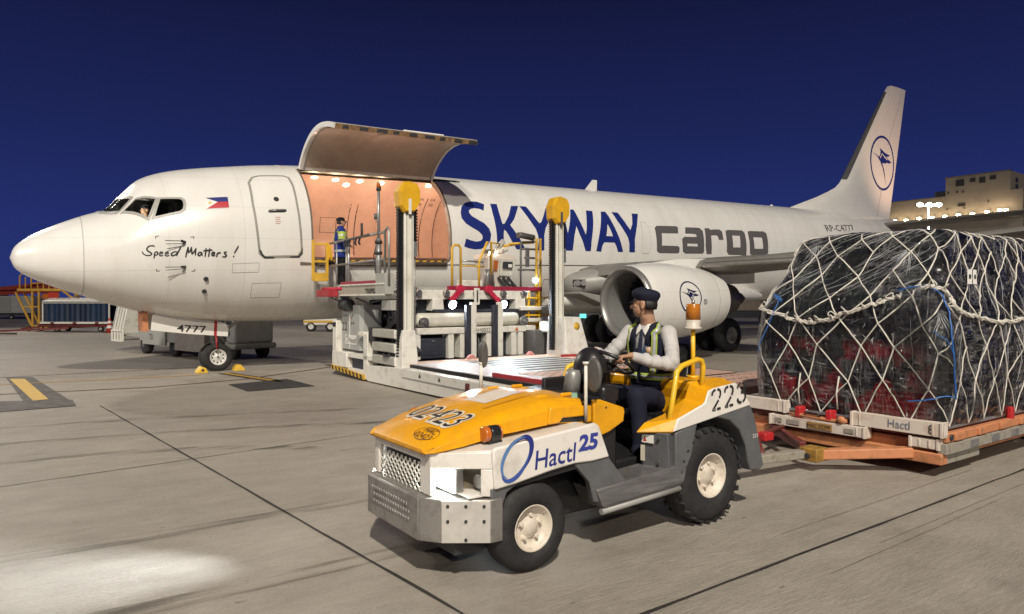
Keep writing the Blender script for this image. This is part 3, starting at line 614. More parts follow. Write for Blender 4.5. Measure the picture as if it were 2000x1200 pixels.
# engines
def engine(sg):
    ex, ey, ez = 13.03, 4.83*sg, .268; C0 = (ex, ey, ez)
    mb = MB(); mb.lathe(C0, (1, 0, 0), [(.13, .965), (.3, 1.0), (.8, 1.05), (1.4, 1.06), (2.1, 1.015), (2.8, .92), (3.35, .81), (3.36, .79), (2.9, .82)], 64, closed=True)
    na = mb.build('engine_nacelle', M_skin, plane, smooth=40)
    mb = MB(); mb.lathe(C0, (1, 0, 0), [(.131, .967), (.05, .945), (.01, .915), (0, .89), (.012, .865), (.05, .835), (.13, .80), (.2, .785)], 64, closed=True); mb.build('inlet_lip', mat('satin_lip', (.30, .295, .28), .34, metal=.6, var=0), na)
    mb = MB(); mb.lathe(C0, (1, 0, 0), [(.2, .785), (.5, .765), (1.05, .775)], 64, closed=True); mb.build('inlet_duct', mat('duct_grey', (.17, .17, .165), .5, var=.05), na)
    mb = MB(); mb.lathe((ex+1.06, ey, ez), (1, 0, 0), [(0, .78), (.02, .02)], 48); mb.build('fan_backing', M_black, na)
    mb = MB()
    for k in range(24):
        a = 2*pi*k/24; a2 = a+.30
        v = mb._add([(ex+1.03, ey+.20*cos(a), ez+.20*sin(a)), (ex+.88, ey+.77*cos(a), ez+.77*sin(a)), (ex+1.03, ey+.77*cos(a2), ez+.77*sin(a2)), (ex+1.05, ey+.2*cos(a2), ez+.2*sin(a2))]); mb.face(v)
    mb.build('fan', mat('fan_metal', (.13, .13, .14), .35, metal=.8), na)
    mb = MB(); mb.lathe((ex+.62, ey, ez), (1, 0, 0), [(0, .01), (.08, .07), (.25, .16), (.42, .23)], 24); mb.build('spinner', M_dark, na)
    mb = MB(); mb.lathe(C0, (1, 0, 0), [(2.9, .60), (3.5, .56), (4.3, .44), (4.35, .40)], 32); mb.lathe(C0, (1, 0, 0), [(4.3, .30), (4.8, .18), (5.1, .02)], 24); mb.build('exhaust_nozzle', mat('exhaust_metal', (.12, .10, .09), .4, metal=.8), na)
    mb = MB(); mb.loft([[(13.9, ey-.03, 1.26), (13.9, ey+.03, 1.26), (13.95, ey+.02, 1.30), (13.95, ey-.02, 1.30)], [(14.9, ey-.18, 1.05), (14.9, ey+.18, 1.05), (14.9, ey+.14, 1.42), (14.9, ey-.14, 1.42)], [(16.2, ey-.22, .7), (16.2, ey+.22, .7), (16.2, ey+.2, 1.45), (16.2, ey-.2, 1.45)], [(18.4, ey-.15, .72), (18.4, ey+.15, .72), (18.4, ey+.15, 1.2), (18.4, ey-.15, 1.2)]])
    mb.build('pylon', M_skin, na, smooth=40)
    if sg > 0:
        prof = [(.13, .965), (.3, 1.0), (.8, 1.05), (1.4, 1.06), (2.1, 1.015), (2.8, .92), (3.35, .81)]
        def nr(x):
            for (a, ra), (b, rb) in zip(prof, prof[1:]):
                if x <= b: return ra+(rb-ra)*(x-a)/(b-a)
            return .81
        def onn(x, a, o): r = nr(x)+o+.003; return (ex+x, ey+r*cos(a/1.06), ez+r*sin(a/1.06))
        logo(1.42, .13, .44, .43, onn, na, mat('engine_logo_navy', (.012, .018, .07), .4, var=0))
        for cx_, cy_ in ((2.02, -.02),):
            mark('warning_ring', [[[(cx_+.075*cos(k*pi/8), cy_+.075*sin(k*pi/8)) for k in range(16)], [(cx_+.055*cos(k*pi/8), cy_+.055*sin(k*pi/8)) for k in range(16)]], stroke([(cx_-.03, cy_+.04), (cx_+.03, cy_-.04)], .02)], lambda x, y: onn(x, y, .004), M_dark, na)
        for xx in (2.75,): mark('cowl_gap', [stroke([(xx, -1.3+.1*k) for k in range(27)], .012)], lambda x, y: onn(x, y, .002), M_seal, na)
        mb = MB(); mb.loft([[(13.7, ey-.70, .98), (14.5, ey-.70, .98), (14.5, ey-.68, 1.0), (13.7, ey-.68, 1.0)], [(14.15, ey-.92, 1.22), (14.5, ey-.92, 1.22), (14.5, ey-.90, 1.22), (14.15, ey-.90, 1.22)]]); mb.build('nacelle_strake', M_white, na)
    return na
engine(1); engine(-1)
# nose gear
gz = -KZ-SL*4.01
mb = MB(); mb.cyl((4.0, 0, gz+.34), (3.95, 0, .35), .055, n=14); mb.cyl((4.0, 0, gz+.62), (3.97, 0, .3), .085, n=14); mb.cyl((4.01, -.25, gz+.34), (4.01, .25, gz+.34), .045)
mb.beam((4.0, 0, gz+.75), (4.75, 0, .2), .07, .07); mb.beam((4.05, .02, gz+.45), (4.28, .06, gz+.62), .04, .05); mb.beam((4.28, .06, gz+.62), (4.1, .03, gz+.85), .04, .05)
mb.tube([(4.05, .12, gz+.55), (3.92, .22, gz+.42), (4.0, .2, gz+.3)], .012)
ng = mb.build('nose_gear_leg', M_lgrey, plane)
M_rimw = mat('wheel_rim_white', (.66, .65, .60), .35, var=.08, scale=14)
def wheel(c, r, w, rr, parent, name='wheel', rimm=None, side=1, holes=0, nbolt=0):
    mb = MB(); mb.lathe((c[0], c[1]-w/2*side, c[2]), (0, side, 0), [(.0, rr*.98), (.0, r*.80), (w*.10, r*.945), (w*.24, r), (w*.76, r), (w*.90, r*.945), (w, r*.80), (w, rr*1.02), (w*.86, rr*.97), (w*.5, rr*.8)], 40, closed=True)
    t = mb.build(name, M_rubber, parent)
    mb = MB(); mb.lathe((c[0], c[1]+w/2*side, c[2]), (0, side, 0), [(-w*.5, rr*.99), (-w*.02, rr*1.0), (.0, rr*.97), (-w*.06, rr*.90), (-w*.26, rr*.82), (-w*.30, rr*.5), (-w*.16, rr*.34), (-w*.12, rr*.14), (-w*.12, .002)], 32); ri = mb.build('rim', rimm or M_rimw, t)
    if holes:
        for k in range(holes):
            mb = MB(); a = 2*pi*k/holes+.4; p = Vector((c[0]+rr*.66*cos(a), c[1]+side*(w/2-w*.29), c[2]+rr*.66*sin(a))); mb.cyl(p, p+Vector((0, .02*side, 0)), rr*.09, n=10)
            mb.build('vent_hole', M_black, t)
        mb = MB(); p = Vector((c[0], c[1]+side*(w/2-w*.14), c[2])); mb.cyl(p, p+Vector((0, .02*side, 0)), rr*.17, rr*.13, n=14); mb.build('hub', M_steel, t)
    if nbolt:
        for k in range(nbolt):
            mb = MB(); a = 2*pi*k/nbolt+.3; p = Vector((c[0]+rr*.52*cos(a), c[1]+side*(w/2-w*.31), c[2]+rr*.52*sin(a))); mb.cyl(p, p+Vector((0, .035*side, 0)), .013, n=6); mb.cyl(p, p+Vector((0, .014*side, 0)), .024, .018, n=10)
            mb.build('wheel_nut', rimm or M_steel, t)
    return t
for s in (1, -1): wheel((4.01, .21*s, gz+.335), .34, .19, .19, plane, holes=9, side=s)
for s in (1, -1):
    mb = MB(); pl = [(2.56, -.08), (2.60, .26), (2.68, .32), (3.6, .13), (4.10, .05), (4.20, -.02), (4.24, -.12), (4.22, -.31), (3.4, -.21)]
    mb.prism(pl, 'y', s*.36, s*.40); gd = mb.build('nose_gear_door', M_white, plane, bevel=.008)
    if s > 0:
        ob = text('gear_door_number', '4777', .235, lambda x, z: (3.10+x, .404, -.125+z*.95-.10*x), M_black, gd, fit=.64, bold=.003)
        mark('tow_limit_stripe', [[[(3.90, -.27), (3.965, -.28), (3.985, .08), (3.92, .09)]]], lambda x, z: (x, .405, z), mat('stripe_red', (.40, .02, .02), .5), gd)
mb = MB(); mb.cyl((3.95, .41, -.29), (3.96, .41, -.60), .022, n=8); mb.build('red_flag', M_red, ng)
mb = MB()
mb.box((2.4, -.34, -.1), (2.52, .34, .35)); mb.build('gear_bay_wall', M_orange_rust, plane)
# main gear
for s in (1, -1):
    mgz = -KZ-SL*19.3; mb = MB(); mb.cyl((19.3, 2.86*s, mgz+.56), (19.2, 2.7*s, .6), .11); mb.cyl((19.3, 2.3*s, mgz+.56), (19.3, 3.4*s, mgz+.56), .07); mb.beam((19.3, 2.86*s, mgz+1.2), (20, 1.6*s, .3), .1, .1)
    mg = mb.build('main_gear_leg', M_lgrey, plane)
    for o in (.38, -.38): wheel((19.3, (2.86+o)*s, mgz+.555), .565, .40, .27, plane, side=s if o > 0 else -s, rimm=mat('gear_hub_grey', (.35, .34, .31), .4))

for s in (1, -1): spot('added_fin_light', (plane.matrix_world if False else wpos(37.0, 4.6*s, KZ+SL*37+3.9)), wpos(36.2, 0, KZ+SL*36+7.0), 900, (1, .62, .42), 70, .8, .05)  # added warm lamps that brighten the fin, not seen on the tailplane
# ================================================================ APRON
def concrete():
    m = bpy.data.materials.new('apron_concrete'); m.use_nodes = True; t = m.node_tree; p = t.nodes['Principled BSDF']
    tc = _n(t, 'ShaderNodeTexCoord')
    def noise(sc, det=6, st=(1, 1, 1), rough=.6):
        mp = _n(t, 'ShaderNodeMapping'); mp.inputs['Scale'].default_value = st; mp.inputs['Rotation'].default_value = (0, 0, -YAW*0); t.links.new(tc.outputs['Object'], mp.inputs[0])
        n = _n(t, 'ShaderNodeTexNoise'); n.inputs['Scale'].default_value = sc; n.inputs['Detail'].default_value = det; n.inputs['Roughness'].default_value = rough; t.links.new(mp.outputs[0], n.inputs['Vector']); return n.outputs['Fac']
    big = noise(.22, 5); mid = noise(1.6, 7, (1, 1.8, 1)); br = noise(24, 4, (.30, 1.5, 1), .7); fine = noise(60, 4, (.7, 1.2, 1), .75); stk = noise(5, 5, (.25, 1.4, 1), .7)
    r = _n(t, 'ShaderNodeValToRGB'); r.color_ramp.elements[0].position = .36; r.color_ramp.elements[1].position = .64
    r.color_ramp.elements[0].color = (.185, .164, .138, 1); r.color_ramp.elements[1].color = (.41, .37, .317, 1)
    def mth(op, a, b):
        n = _n(t, 'ShaderNodeMath', operation=op)
        for i, q in enumerate((a, b)):
            if isinstance(q, (int, float)): n.inputs[i].default_value = q
            else: t.links.new(q, n.inputs[i])
        return n.outputs[0]
    f = mth('ADD', mth('MULTIPLY', big, .26), mth('ADD', mth('MULTIPLY', mid, .20), mth('ADD', mth('MULTIPLY', stk, .14), mth('ADD', mth('MULTIPLY', br, .17), mth('MULTIPLY', fine, .23)))))
    t.links.new(f, r.inputs[0])
    # oil and tyre stains, small dark flecks
    st = noise(.55, 8, (1, 1.4, 1), .7); sr = _n(t, 'ShaderNodeMapRange'); sr.inputs['From Min'].default_value = .57; sr.inputs['From Max'].default_value = .72; sr.inputs['To Max'].default_value = .42; t.links.new(st, sr.inputs['Value'])
    fl = noise(9, 2, (.6, 1.6, 1)); fr_ = _n(t, 'ShaderNodeMapRange'); fr_.inputs['From Min'].default_value = .735; fr_.inputs['From Max'].default_value = .76; fr_.inputs['To Max'].default_value = .6; t.links.new(fl, fr_.inputs['Value'])
    def flecks(sc, rad, keep, st):
        mp = _n(t, 'ShaderNodeMapping'); mp.inputs['Scale'].default_value = st; t.links.new(tc.outputs['Object'], mp.inputs[0]); dn = _n(t, 'ShaderNodeTexNoise'); dn.inputs['Scale'].default_value = 30; t.links.new(tc.outputs['Object'], dn.inputs['Vector'])
        v = _n(t, 'ShaderNodeTexVoronoi'); v.inputs['Scale'].default_value = sc; t.links.new(mp.outputs[0], v.inputs['Vector']); s_ = _n(t, 'ShaderNodeSeparateColor'); t.links.new(v.outputs['Color'], s_.inputs[0])
        d = mth('ADD', v.outputs['Distance'], mth('MULTIPLY', mth('SUBTRACT', dn.outputs['Fac'], .5), rad*2.2)); lim = mth('MULTIPLY', s_.outputs[1], rad)
        return mth('MULTIPLY', mth('LESS_THAN', d, lim), mth('GREATER_THAN', s_.outputs[0], keep))
    flk = mth('MAXIMUM', mth('MULTIPLY', flecks(3.2, .075, .55, (.55, 1.5, 1)), .55), mth('MULTIPLY', flecks(9, .10, .5, (.7, 1.3, 1)), .38))
    mx = _n(t, 'ShaderNodeMix', data_type='RGBA'); mx.inputs['B'].default_value = (.085, .075, .065, 1); t.links.new(r.outputs[0], mx.inputs['A']); t.links.new(mth('MAXIMUM', flk, mth('MAXIMUM', sr.outputs[0], fr_.outputs[0])), mx.inputs['Factor'])
    t.links.new(mx.outputs['Result'], p.inputs['Base Color'])
    p.inputs['Roughness'].default_value = .58; p.inputs['Specular IOR Level'].default_value = .45
    b = _n(t, 'ShaderNodeBump'); b.inputs['Strength'].default_value = .55; b.inputs['Distance'].default_value = .02; t.links.new(mth('ADD', mth('MULTIPLY', br, .8), mth('MULTIPLY', fine, .45)), b.inputs['Height']); t.links.new(b.outputs[0], p.inputs['Normal'])
    return m
def sheet(name, pts, z, m, kind='structure'):
    mb = MB(); mb.face(mb._add([(p[0], p[1], z) for p in pts])); o = mb.build(name, m, recalc=False); o.location = wpos(0, 0, 0); o.rotation_euler = (0, 0, YAW); return tag(o, kind=kind)
sheet('ground', [(-900, -900), (900, -900), (900, 900), (-900, 900)], 0, concrete())
M_joint = mat('joint_sealant', (.035, .03, .027), .7, var=.3, scale=3)
def line(name, pts, w, z, m, jag=0.):
    P = []
    for a, b in zip(pts, pts[1:]):
        k = max(1, int(math.dist(a, b)/.35)) if jag else 1
        P += [(a[0]+(b[0]-a[0])*i/k, a[1]+(b[1]-a[1])*i/k) for i in range(k)]
    P.append(pts[-1]); rnd = random.Random(len(P)*7+int(w*1000)); mb = MB(); L = []; R = []
    for i, p in enumerate(P):
        a, b = Vector(P[max(0, i-1)]), Vector(P[min(len(P)-1, i+1)]); d = (b-a).normalized(); q = Vector((-d.y, d.x)); o = rnd.uniform(-1, 1)*jag; ww = w*(1+rnd.uniform(-.35, .35)*(1 if jag else 0))
        L.append(Vector(p)+q*(ww/2+o)); R.append(Vector(p)+q*(-ww/2+o))
    A = mb._add([(p.x, p.y, z) for p in L]); B = mb._add([(p.x, p.y, z) for p in R])
    for i in range(len(P)-1): mb.face([A[i], A[i+1], B[i+1], B[i]])
    o = mb.build(name, m, recalc=False); o.location = wpos(0, 0, 0); o.rotation_euler = (0, 0, YAW); return tag(o, kind='structure')
line('slab_joint', [(1.17, 5.04), (1.38, 7.4), (2.04, 14.86), (2.4, 18.6)], .024, .004, M_joint, .003)
line('slab_joint', [(-14, 11.9), (-.05, 10.21), (3.59, 9.76), (9, 9.2)], .013, .0044, M_joint, .003)
line('slab_joint', [(-6, 15.52), (2.83, 15.42), (8.32, 15.33), (30, 15.0)], .022, .0048, M_joint, .0045)
M_score = mat('saw_score', (.20, .175, .145), .8, var=.4, scale=3)
for k, (v, a, b) in enumerate(((15.08, 4.6, 7.9), (15.58, 5.0, 8.6), (15.68, 4.2, 6.9), (9.1, 2.6, 6.0))): line('saw_score', [(a, v+.03*k%.02), (b, v-.05)], .004, .0036+.0001*k, M_score, .004)
line('slab_joint', [(-3.5, -.9), (-4.6, -9), (-6.4, -25)], .03, .004, M_joint, .004)
line('slab_joint', [(-40, -6.2), (40, -7.4)], .03, .0052, M_joint, .004)
line('slab_joint', [(-60, -18), (60, -20)], .03, .0052, M_joint, .004)
line('slab_joint', [(13, -60), (14.5, 30)], .03, .0056, M_joint, .004)
line('slab_joint', [(25.5, -60), (26.6, 30)], .03, .0056, M_joint, .004)
M_yl = mat('faded_yellow_line', (.55, .29, .04), .6, var=.3, scale=7, dirt=(.25, .18, .09))
M_rl = mat('faded_red_line', (.11, .03, .02), .6, var=.3, scale=7)
M_patch = mat('dark_repair_patch', (.045, .042, .040), .7, var=.3, scale=6)

line('painted_guide_line', [(-30, .6), (-.2, .64), (3.5, 1.02)], .07, .006, M_yl)
line('painted_guide_line', [(-30, 2.0), (-.17, 2.44), (2.26, 2.88), (4.11, 2.45), (7.2, .5)], .075, .006, M_rl)
line('painted_guide_line', [(-30, -.62), (5.27, -1.03), (12, -2.4)], .05, .006, M_rl)
line('taxi_line_border', [(4.03, .9), (4.58, 3.4)], .34, .004, M_patch); line('taxi_line', [(4.03, .9), (4.58, 3.4)], .15, .008, mat('taxi_yellow', (.52, .31, .05), .6, var=.25, scale=7))
sheet('asphalt_patch', [(3.55, 3.29), (4.83, 2.96), (4.90, 4.53), (3.58, 4.62)], .008, M_patch)
sheet('marking_border', [(-.12, -.9), (.36, -.75), (.80, 3.9), (.18, 3.95)], .004, mat('worn_black_paint', (.11, .10, .09), .65, var=.3, scale=5))
sheet('yellow_marking', [(-.05, -.5), (.22, -.33), (.52, 3.7), (.30, 3.78)], .008, mat('worn_yellow_paint', (.55, .36, .07), .6, var=.3, scale=8, dirt=(.35, .26, .14)))
sheet('asphalt_patch', [(-.5, 3.40), (.85, 4.03), (.85, 4.86), (-.5, 4.95)], .0095, mat('worn_black_paint', (.11, .10, .09), .65))

def mark_mat():
    m = bpy.data.materials.new('tyre_mark'); m.use_nodes = True; t = m.node_tree; t.nodes.clear(); o = _n(t, 'ShaderNodeOutputMaterial'); mx = _n(t, 'ShaderNodeMixShader'); tr_ = _n(t, 'ShaderNodeBsdfTransparent'); d = _n(t, 'ShaderNodeBsdfDiffuse'); d.inputs[0].default_value = (.05, .045, .04, 1)
    tc = _n(t, 'ShaderNodeTexCoord'); mp = _n(t, 'ShaderNodeMapping'); mp.inputs['Scale'].default_value = (.5, 4, 1); n = _n(t, 'ShaderNodeTexNoise'); n.inputs['Scale'].default_value = 2.2; n.inputs['Detail'].default_value = 7; r = _n(t, 'ShaderNodeMapRange'); r.inputs['From Min'].default_value = .42; r.inputs['From Max'].default_value = .75; r.inputs['To Max'].default_value = .5
    t.links.new(tc.outputs['Object'], mp.inputs[0]); t.links.new(mp.outputs[0], n.inputs['Vector']); t.links.new(n.outputs['Fac'], r.inputs['Value']); t.links.new(r.outputs[0], mx.inputs[0]); t.links.new(tr_.outputs[0], mx.inputs[1]); t.links.new(d.outputs[0], mx.inputs[2]); t.links.new(mx.outputs[0], o.inputs[0]); return m
M_tyre_mark = mark_mat()
for k, pts in enumerate(([(-14, 12.6), (-4, 12.3), (2, 12.5), (8, 12.0)], [(-14, 13.9), (-4, 13.6), (2, 13.8), (8, 13.2)], [(-12, 5.6), (0, 6.6), (5, 8.0)], [(-12, 7.0), (0, 7.9), (5, 9.4)], [(3, 17.2), (7, 16.2), (14, 15.9)], [(-6, 9.0), (1, 9.2), (4, 11.4)])): line('tyre_mark', [tuple(p) for p in smooth_line(pts, 8)], .19, .0062+.0003*k, M_tyre_mark)
# ================================================================ CARGO LOADER
ld = thing('cargo_loader', 'white cargo loader with two tall yellow-capped columns at the open cargo door', 'cargo loader', 8.1, 6.0)
M_navyrec = mat('shadow_navy_steel', (.030, .034, .05), .55, var=.2)  # dark navy steel, also used as the shade colour under the bridge
M_pink = mat('salmon_deck_plate', (.58, .37, .28), .6, var=.15, scale=4, dirt=(.40, .26, .20))
M_roll = mat('deck_roller', (.66, .65, .63), .32, metal=.35, var=.1, scale=8)
M_chain = mat('lifting_chain', (.022, .022, .025), .45, metal=.4, var=.2, scale=20)
M_cab22 = mat('cabinet_grey', (.36, .37, .35), .4, var=.08, scale=3)
M_gold = mat('rail_yellow', (.66, .40, .04), .42, var=.12, scale=6)
M_gal = mat('galvanised_tube', (.36, .36, .35), .38, metal=.6, var=.15, scale=12)
def bx(name, a, b, m, parent=None, bev=.006, taper=None): return MB().box(a, b, taper).build(name, m, parent or ld, bevel=bev)
# side beams and deck
for u0, u1 in ((6.03, 6.24), (10.12, 10.34)):
    mb = MB(); mb.prism([(4.35, .06), (4.5, .02), (10.55, .05), (10.6, .36), (10.3, .40), (6.0, .41), (4.35, .34)], 'x', u0, u1); sb = mb.build('side_beam', M_lwhite, ld, bevel=.012)
    mb = MB(); mb.beam(((u0 if u0 < 8 else u1)-.004 if u0 < 8 else u1+.004, 6.1, .25), ((u0 if u0 < 8 else u1)-.004 if u0 < 8 else u1+.004, 10.5, .235), .02, .012); mb.build('beam_seam', M_grey, sb)
mb = MB(); mb.prism([(2.5, .13), (4.36, .04), (4.36, .13), (2.5, .23)], 'x', 6.0, 6.05); hz = mb.build('hazard_plate', M_gold, ld)
for k in range(9):
    v = 2.58+k*.2; z = .13-(v-2.5)*.048; mb = MB(); mb.face(mb._add([(5.996, v, z), (5.996, v+.09, z-.004), (5.996, v+.04, z+.088), (5.996, v-.05, z+.095)])); mb.build('hazard_stripe', M_black, hz)
bx('chassis', (6.25, 2.6, .14), (10.1, 10.5, .30), M_dark)
bx('deck_plate', (6.25, 5.5, .40), (10.12, 10.55, .466), mat('deck_black', (.008, .008, .009), .6, var=0))
bx('deck_border', (6.25, 5.55, .44), (10.12, 6.0, .475), M_pink)
bx('deck_border', (9.72, 6.0, .44), (10.12, 10.5, .475), M_pink)
mb = MB(); mb.prism([(6.27, 6.02), (6.27, 10.5), (7.3, 10.5), (6.75, 8.4), (6.62, 6.02)], 'z', .44, .480); mb.build('deck_border', mat('deck_pale_plate', (.62, .57, .55), .42, var=.12, scale=5), ld, bevel=.004)
mb = MB(); mb.box((6.95, 8.55, .44), (9.7, 10.5, .474)); pp = mb.build('perforated_plate', M_pink, ld)
mb = MB()
for i in range(24):
    for j in range(9):
        c = (7.05+i*.113, 8.68+j*.2+(.1 if i % 2 else 0), .4755)
        mb.face(mb._add([(c[0]+.026*cos(2*pi*k/8), c[1]+.034*sin(2*pi*k/8), c[2]) for k in range(8)]))
tag(mb.build('plate_holes', M_black, pp, recalc=False), kind='stuff')
for k in range(7):
    v = 6.05+k*.37; mb = MB(); mb.box((7.38, v, .465), (9.72, v+.15, .474)); r_ = mb.build('deck_roller_row', M_roll, ld)
MB().box((6.5, 6.0, .464), (7.40, 8.56, .473)).build('deck_plate_pale', mat('deck_pale_plate', (.62, .57, .55), .42, var=.12, scale=5), ld)
bx('deck_edge_guide', (6.26, 8.8, .478), (6.34, 10.45, .55), M_red)
bx('corner_guard', (6.20, 10.45, .10), (6.95, 10.62, .50), M_lwhite, bev=.02)
bx('side_lamp_box', (5.985, 8.42, .22), (6.03, 8.50, .36), mat('maroon_reflector', (.10, .02, .02), .3), bev=.01)
for s_ in (.0, .55): mark('warning_triangle', [[[(6.75+s_*1.3, .30), (6.84+s_*1.3, .30), (6.795+s_*1.3, .375)]]], lambda v, z: (6.022, v, z), M_dark, sb)
# extension deck beyond, towards the dollies
bx('deck_extension', (7.2, 10.62, .36), (10.6, 11.9, .47), M_pink)
mb = MB()
for i in range(16):
    for j in range(3): mb.face(mb._add([(7.9+i*.16+.05*(j % 2)+.05*cos(2*pi*k/8), 10.8+j*.36+.03*sin(2*pi*k/8), .4715) for k in range(8)]))
tag(mb.build('plate_holes', M_black, ld, recalc=False), kind='stuff')
# lift columns
def column(u, v, side):
    mb = MB(); mb.box((u-.10, v-.10, .42 if side > 0 else .9), (u+.10, v+.10, 3.42)); c = mb.build('lift_column', mat('column_cream', (.70, .68, .60), .4, var=.06, scale=2, dirt=(.52, .49, .41)), ld, bevel=.012)
    bx('column_guide', (u-.065, v+.10, .95), (u-.05, v+.112, 3.35), M_lgrey, c, 0); bx('column_guide', (u+.05, v+.10, .95), (u+.065, v+.112, 3.35), M_lgrey, c, 0)
    for o in (-.155, .155):
        mb = MB(); zt = 3.55 if o < 0 else 3.5; zb = .6 if o < 0 or side > 0 else 2.75
        if o > 0 and side > 0: zb = 2.75
        z = zb
        mb.box((u+o-.035, v-.05, zb), (u+o+.035, v+.03, zt))
        while z < zt: mb.box((u+o-.052, v-.06, z), (u+o+.052, v+.05, z+.035)); z += .058
        mb.build('chain', M_chain, c)
    bx('chain_guard', (u+.115, v-.06, 2.55), (u+.20, v+.06, 2.85), M_gal, c)
    mb = MB(); mb.cyl((u+.17, v, .95), (u+.17, v, 2.7), .016, n=8); mb.build('guide_rod', M_gal, c)
    mb = MB(); H = [(-.125, 3.40), (-.215, 3.52), (-.235, 3.80), (-.14, 3.985), (.0, 4.02), (.165, 3.98), (.235, 3.86), (.235, 3.60), (.11, 3.42)]
    mb.loft([[(u+a*.86, v-.17, 3.7+(b-3.7)*.9) for a, b in H], [(u+a, v-.10, b) for a, b in H], [(u+a, v+.10, b) for a, b in H], [(u+a*.86, v+.17, 3.7+(b-3.7)*.9) for a, b in H]]); h = mb.build('column_head', mat('head_yellow', (.72, .40, .015), .38, var=.08, scale=4, coat=.2), ld)
    bx('head_slot', (u-.05, v+.165, 3.36), (u+.01, v+.185, 3.66), M_lwhite if side < 0 else M_gplast, h, .004)
    bx('head_bracket', (u-.09, v-.08, 3.34), (u+.12, v+.10, 3.44), M_dark, h)
column(6.30, 5.74, -1); column(9.98, 5.86, 1)
mb = MB(); mb.loft([[(6.06, 5.62, .05), (6.46, 5.62, .05), (6.46, 6.0, .05), (6.06, 6.0, .05)], [(6.12, 5.62, .95), (6.42, 5.62, .95), (6.42, 5.90, .95), (6.12, 5.90, .95)], [(6.16, 5.62, 1.12), (6.42, 5.62, 1.12), (6.42, 5.86, 1.12), (6.16, 5.86, 1.12)]]); mb.build('column_foot', M_lwhite, ld, bevel=.01)
mb = MB(); mb.loft([[(9.86, 5.6, .42), (10.55, 5.6, .42), (10.55, 6.34, .42), (9.86, 6.34, .42)], [(9.9, 5.6, 1.33), (10.36, 5.6, 1.33), (10.36, 6.2, 1.33), (9.9, 6.2, 1.33)]]); cf = mb.build('column_foot', M_lwhite, ld, bevel=.015)
mb = MB(); mb.lathe((10.22, 6.235, 1.13), (0, 1, .15), [(0, .085), (.004, .085), (.005, .001)], 20); mb.build('round_label', M_gold, cf)
mb = MB(); mb.beam((9.72, 6.3, .50), (10.4, 6.45, .50), .03, .05); mb.build('red_edge_bar', M_red, ld)
# left side: stacked arms, cabinet, frames
M_arm = mat('arm_grey', (.42, .41, .36), .45, var=.12, scale=4)
for z0, z1 in ((.95, 1.12), (.67, .85), (.42, .59)):
    mb = MB(); mb.box((6.06, 4.62, z0), (6.26, 5.66, z1)); a_ = mb.build('link_arm', M_arm, ld, bevel=.02)
    mb = MB(); mb.box((6.055, 5.66, z0), (6.265, 5.70, z1)); r_ = mb.build('arm_collar', M_lwhite, a_, bevel=.01); bx('arm_opening', (6.10, 5.69, z0+.045), (6.22, 5.705, z1-.045), M_black, a_, .015)
bx('arm_bracket', (6.06, 4.45, .86), (6.3, 4.66, 1.14), M_dark)
mb = MB(); mb.tube([(6.05, 5.2, .63), (6.02, 5.3, .60), (6.02, 5.45, .60), (6.05, 5.5, .64)], .022); mb.build('hook', M_dark, ld)
mb = MB(); mb.prism([(6.17, 2.72), (6.17, 3.72), (6.24, 3.80), (6.66, 3.80), (6.8, 3.5), (6.8, 2.72)], 'z', .60, 1.60); cb = mb.build('control_cabinet', M_cab22, ld, bevel=.008)
bx('cabinet_seam', (6.160, 3.18, .62), (6.172, 3.195, 1.58), M_lwhite, cb, 0)
bx('cabinet_vent', (6.160, 2.80, 1.45), (6.172, 3.05, 1.52), M_dark, cb, .004); bx('cabinet_handle', (6.15, 2.85, 1.34), (6.172, 3.0, 1.37), M_steel, cb, .004)
text('cabinet_number', '22', .27, lambda x, z: (6.164, 2.74+x, 1.02+z), M_black, cb, fit=.30)
mark('sticker', [[[(2.93, .72), (3.58, .72), (3.58, .93), (2.93, .93)]]], lambda v, z: (6.163, v, z), M_wht_mark, cb)
text('sticker_word', 'Hactl', .17, lambda x, z: (6.158, 3.17+x, .755+z), M_black, cb, fit=.38)
mark('sticker_ring', [[[(3.05+.075*cos(k*pi/12)+.02*sin(k*pi/12), .83+.085*sin(k*pi/12)) for k in range(24)], [(3.045+.06*cos(k*pi/12)+.02*sin(k*pi/12), .825+.07*sin(k*pi/12)) for k in range(24)]]], lambda v, z: (6.158, v, z), M_black, cb)
for dv, dz, mm in ((.50, 1.28, M_red), (.58, 1.34, M_black), (.52, 1.16, M_black), (.62, 1.16, M_black)): mark('cabinet_sticker', [[[(2.74+dv, dz), (2.82+dv, dz+.03), (2.80+dv, dz+.07)]]], lambda v, z: (6.162, v, z), mm, cb)
bx('front_post', (6.05, 2.45, .52), (6.3, 2.68, 1.24), M_lwhite, bev=.015); bx('post_lamp', (6.035, 2.50, 1.10), (6.05, 2.66, 1.20), M_black, bev=.004)
bx('front_block', (6.02, 2.5, .21), (6.35, 3.35, .55), M_lwhite, bev=.015); bx('frame_rail', (6.05, 3.35, .45), (6.3, 4.55, .54), M_lwhite); bx('frame_rail', (6.05, 3.35, .13), (6.3, 4.60, .22), M_lwhite)
bx('frame_post', (6.05, 4.20, .22), (6.3, 4.42, 1.0), M_lwhite, bev=.015); bx('frame_step', (6.05, 3.9, .95), (6.35, 4.25, 1.03), M_lwhite); bx('frame_void', (6.12, 3.45, .22), (6.32, 4.18, .45), M_navyrec)
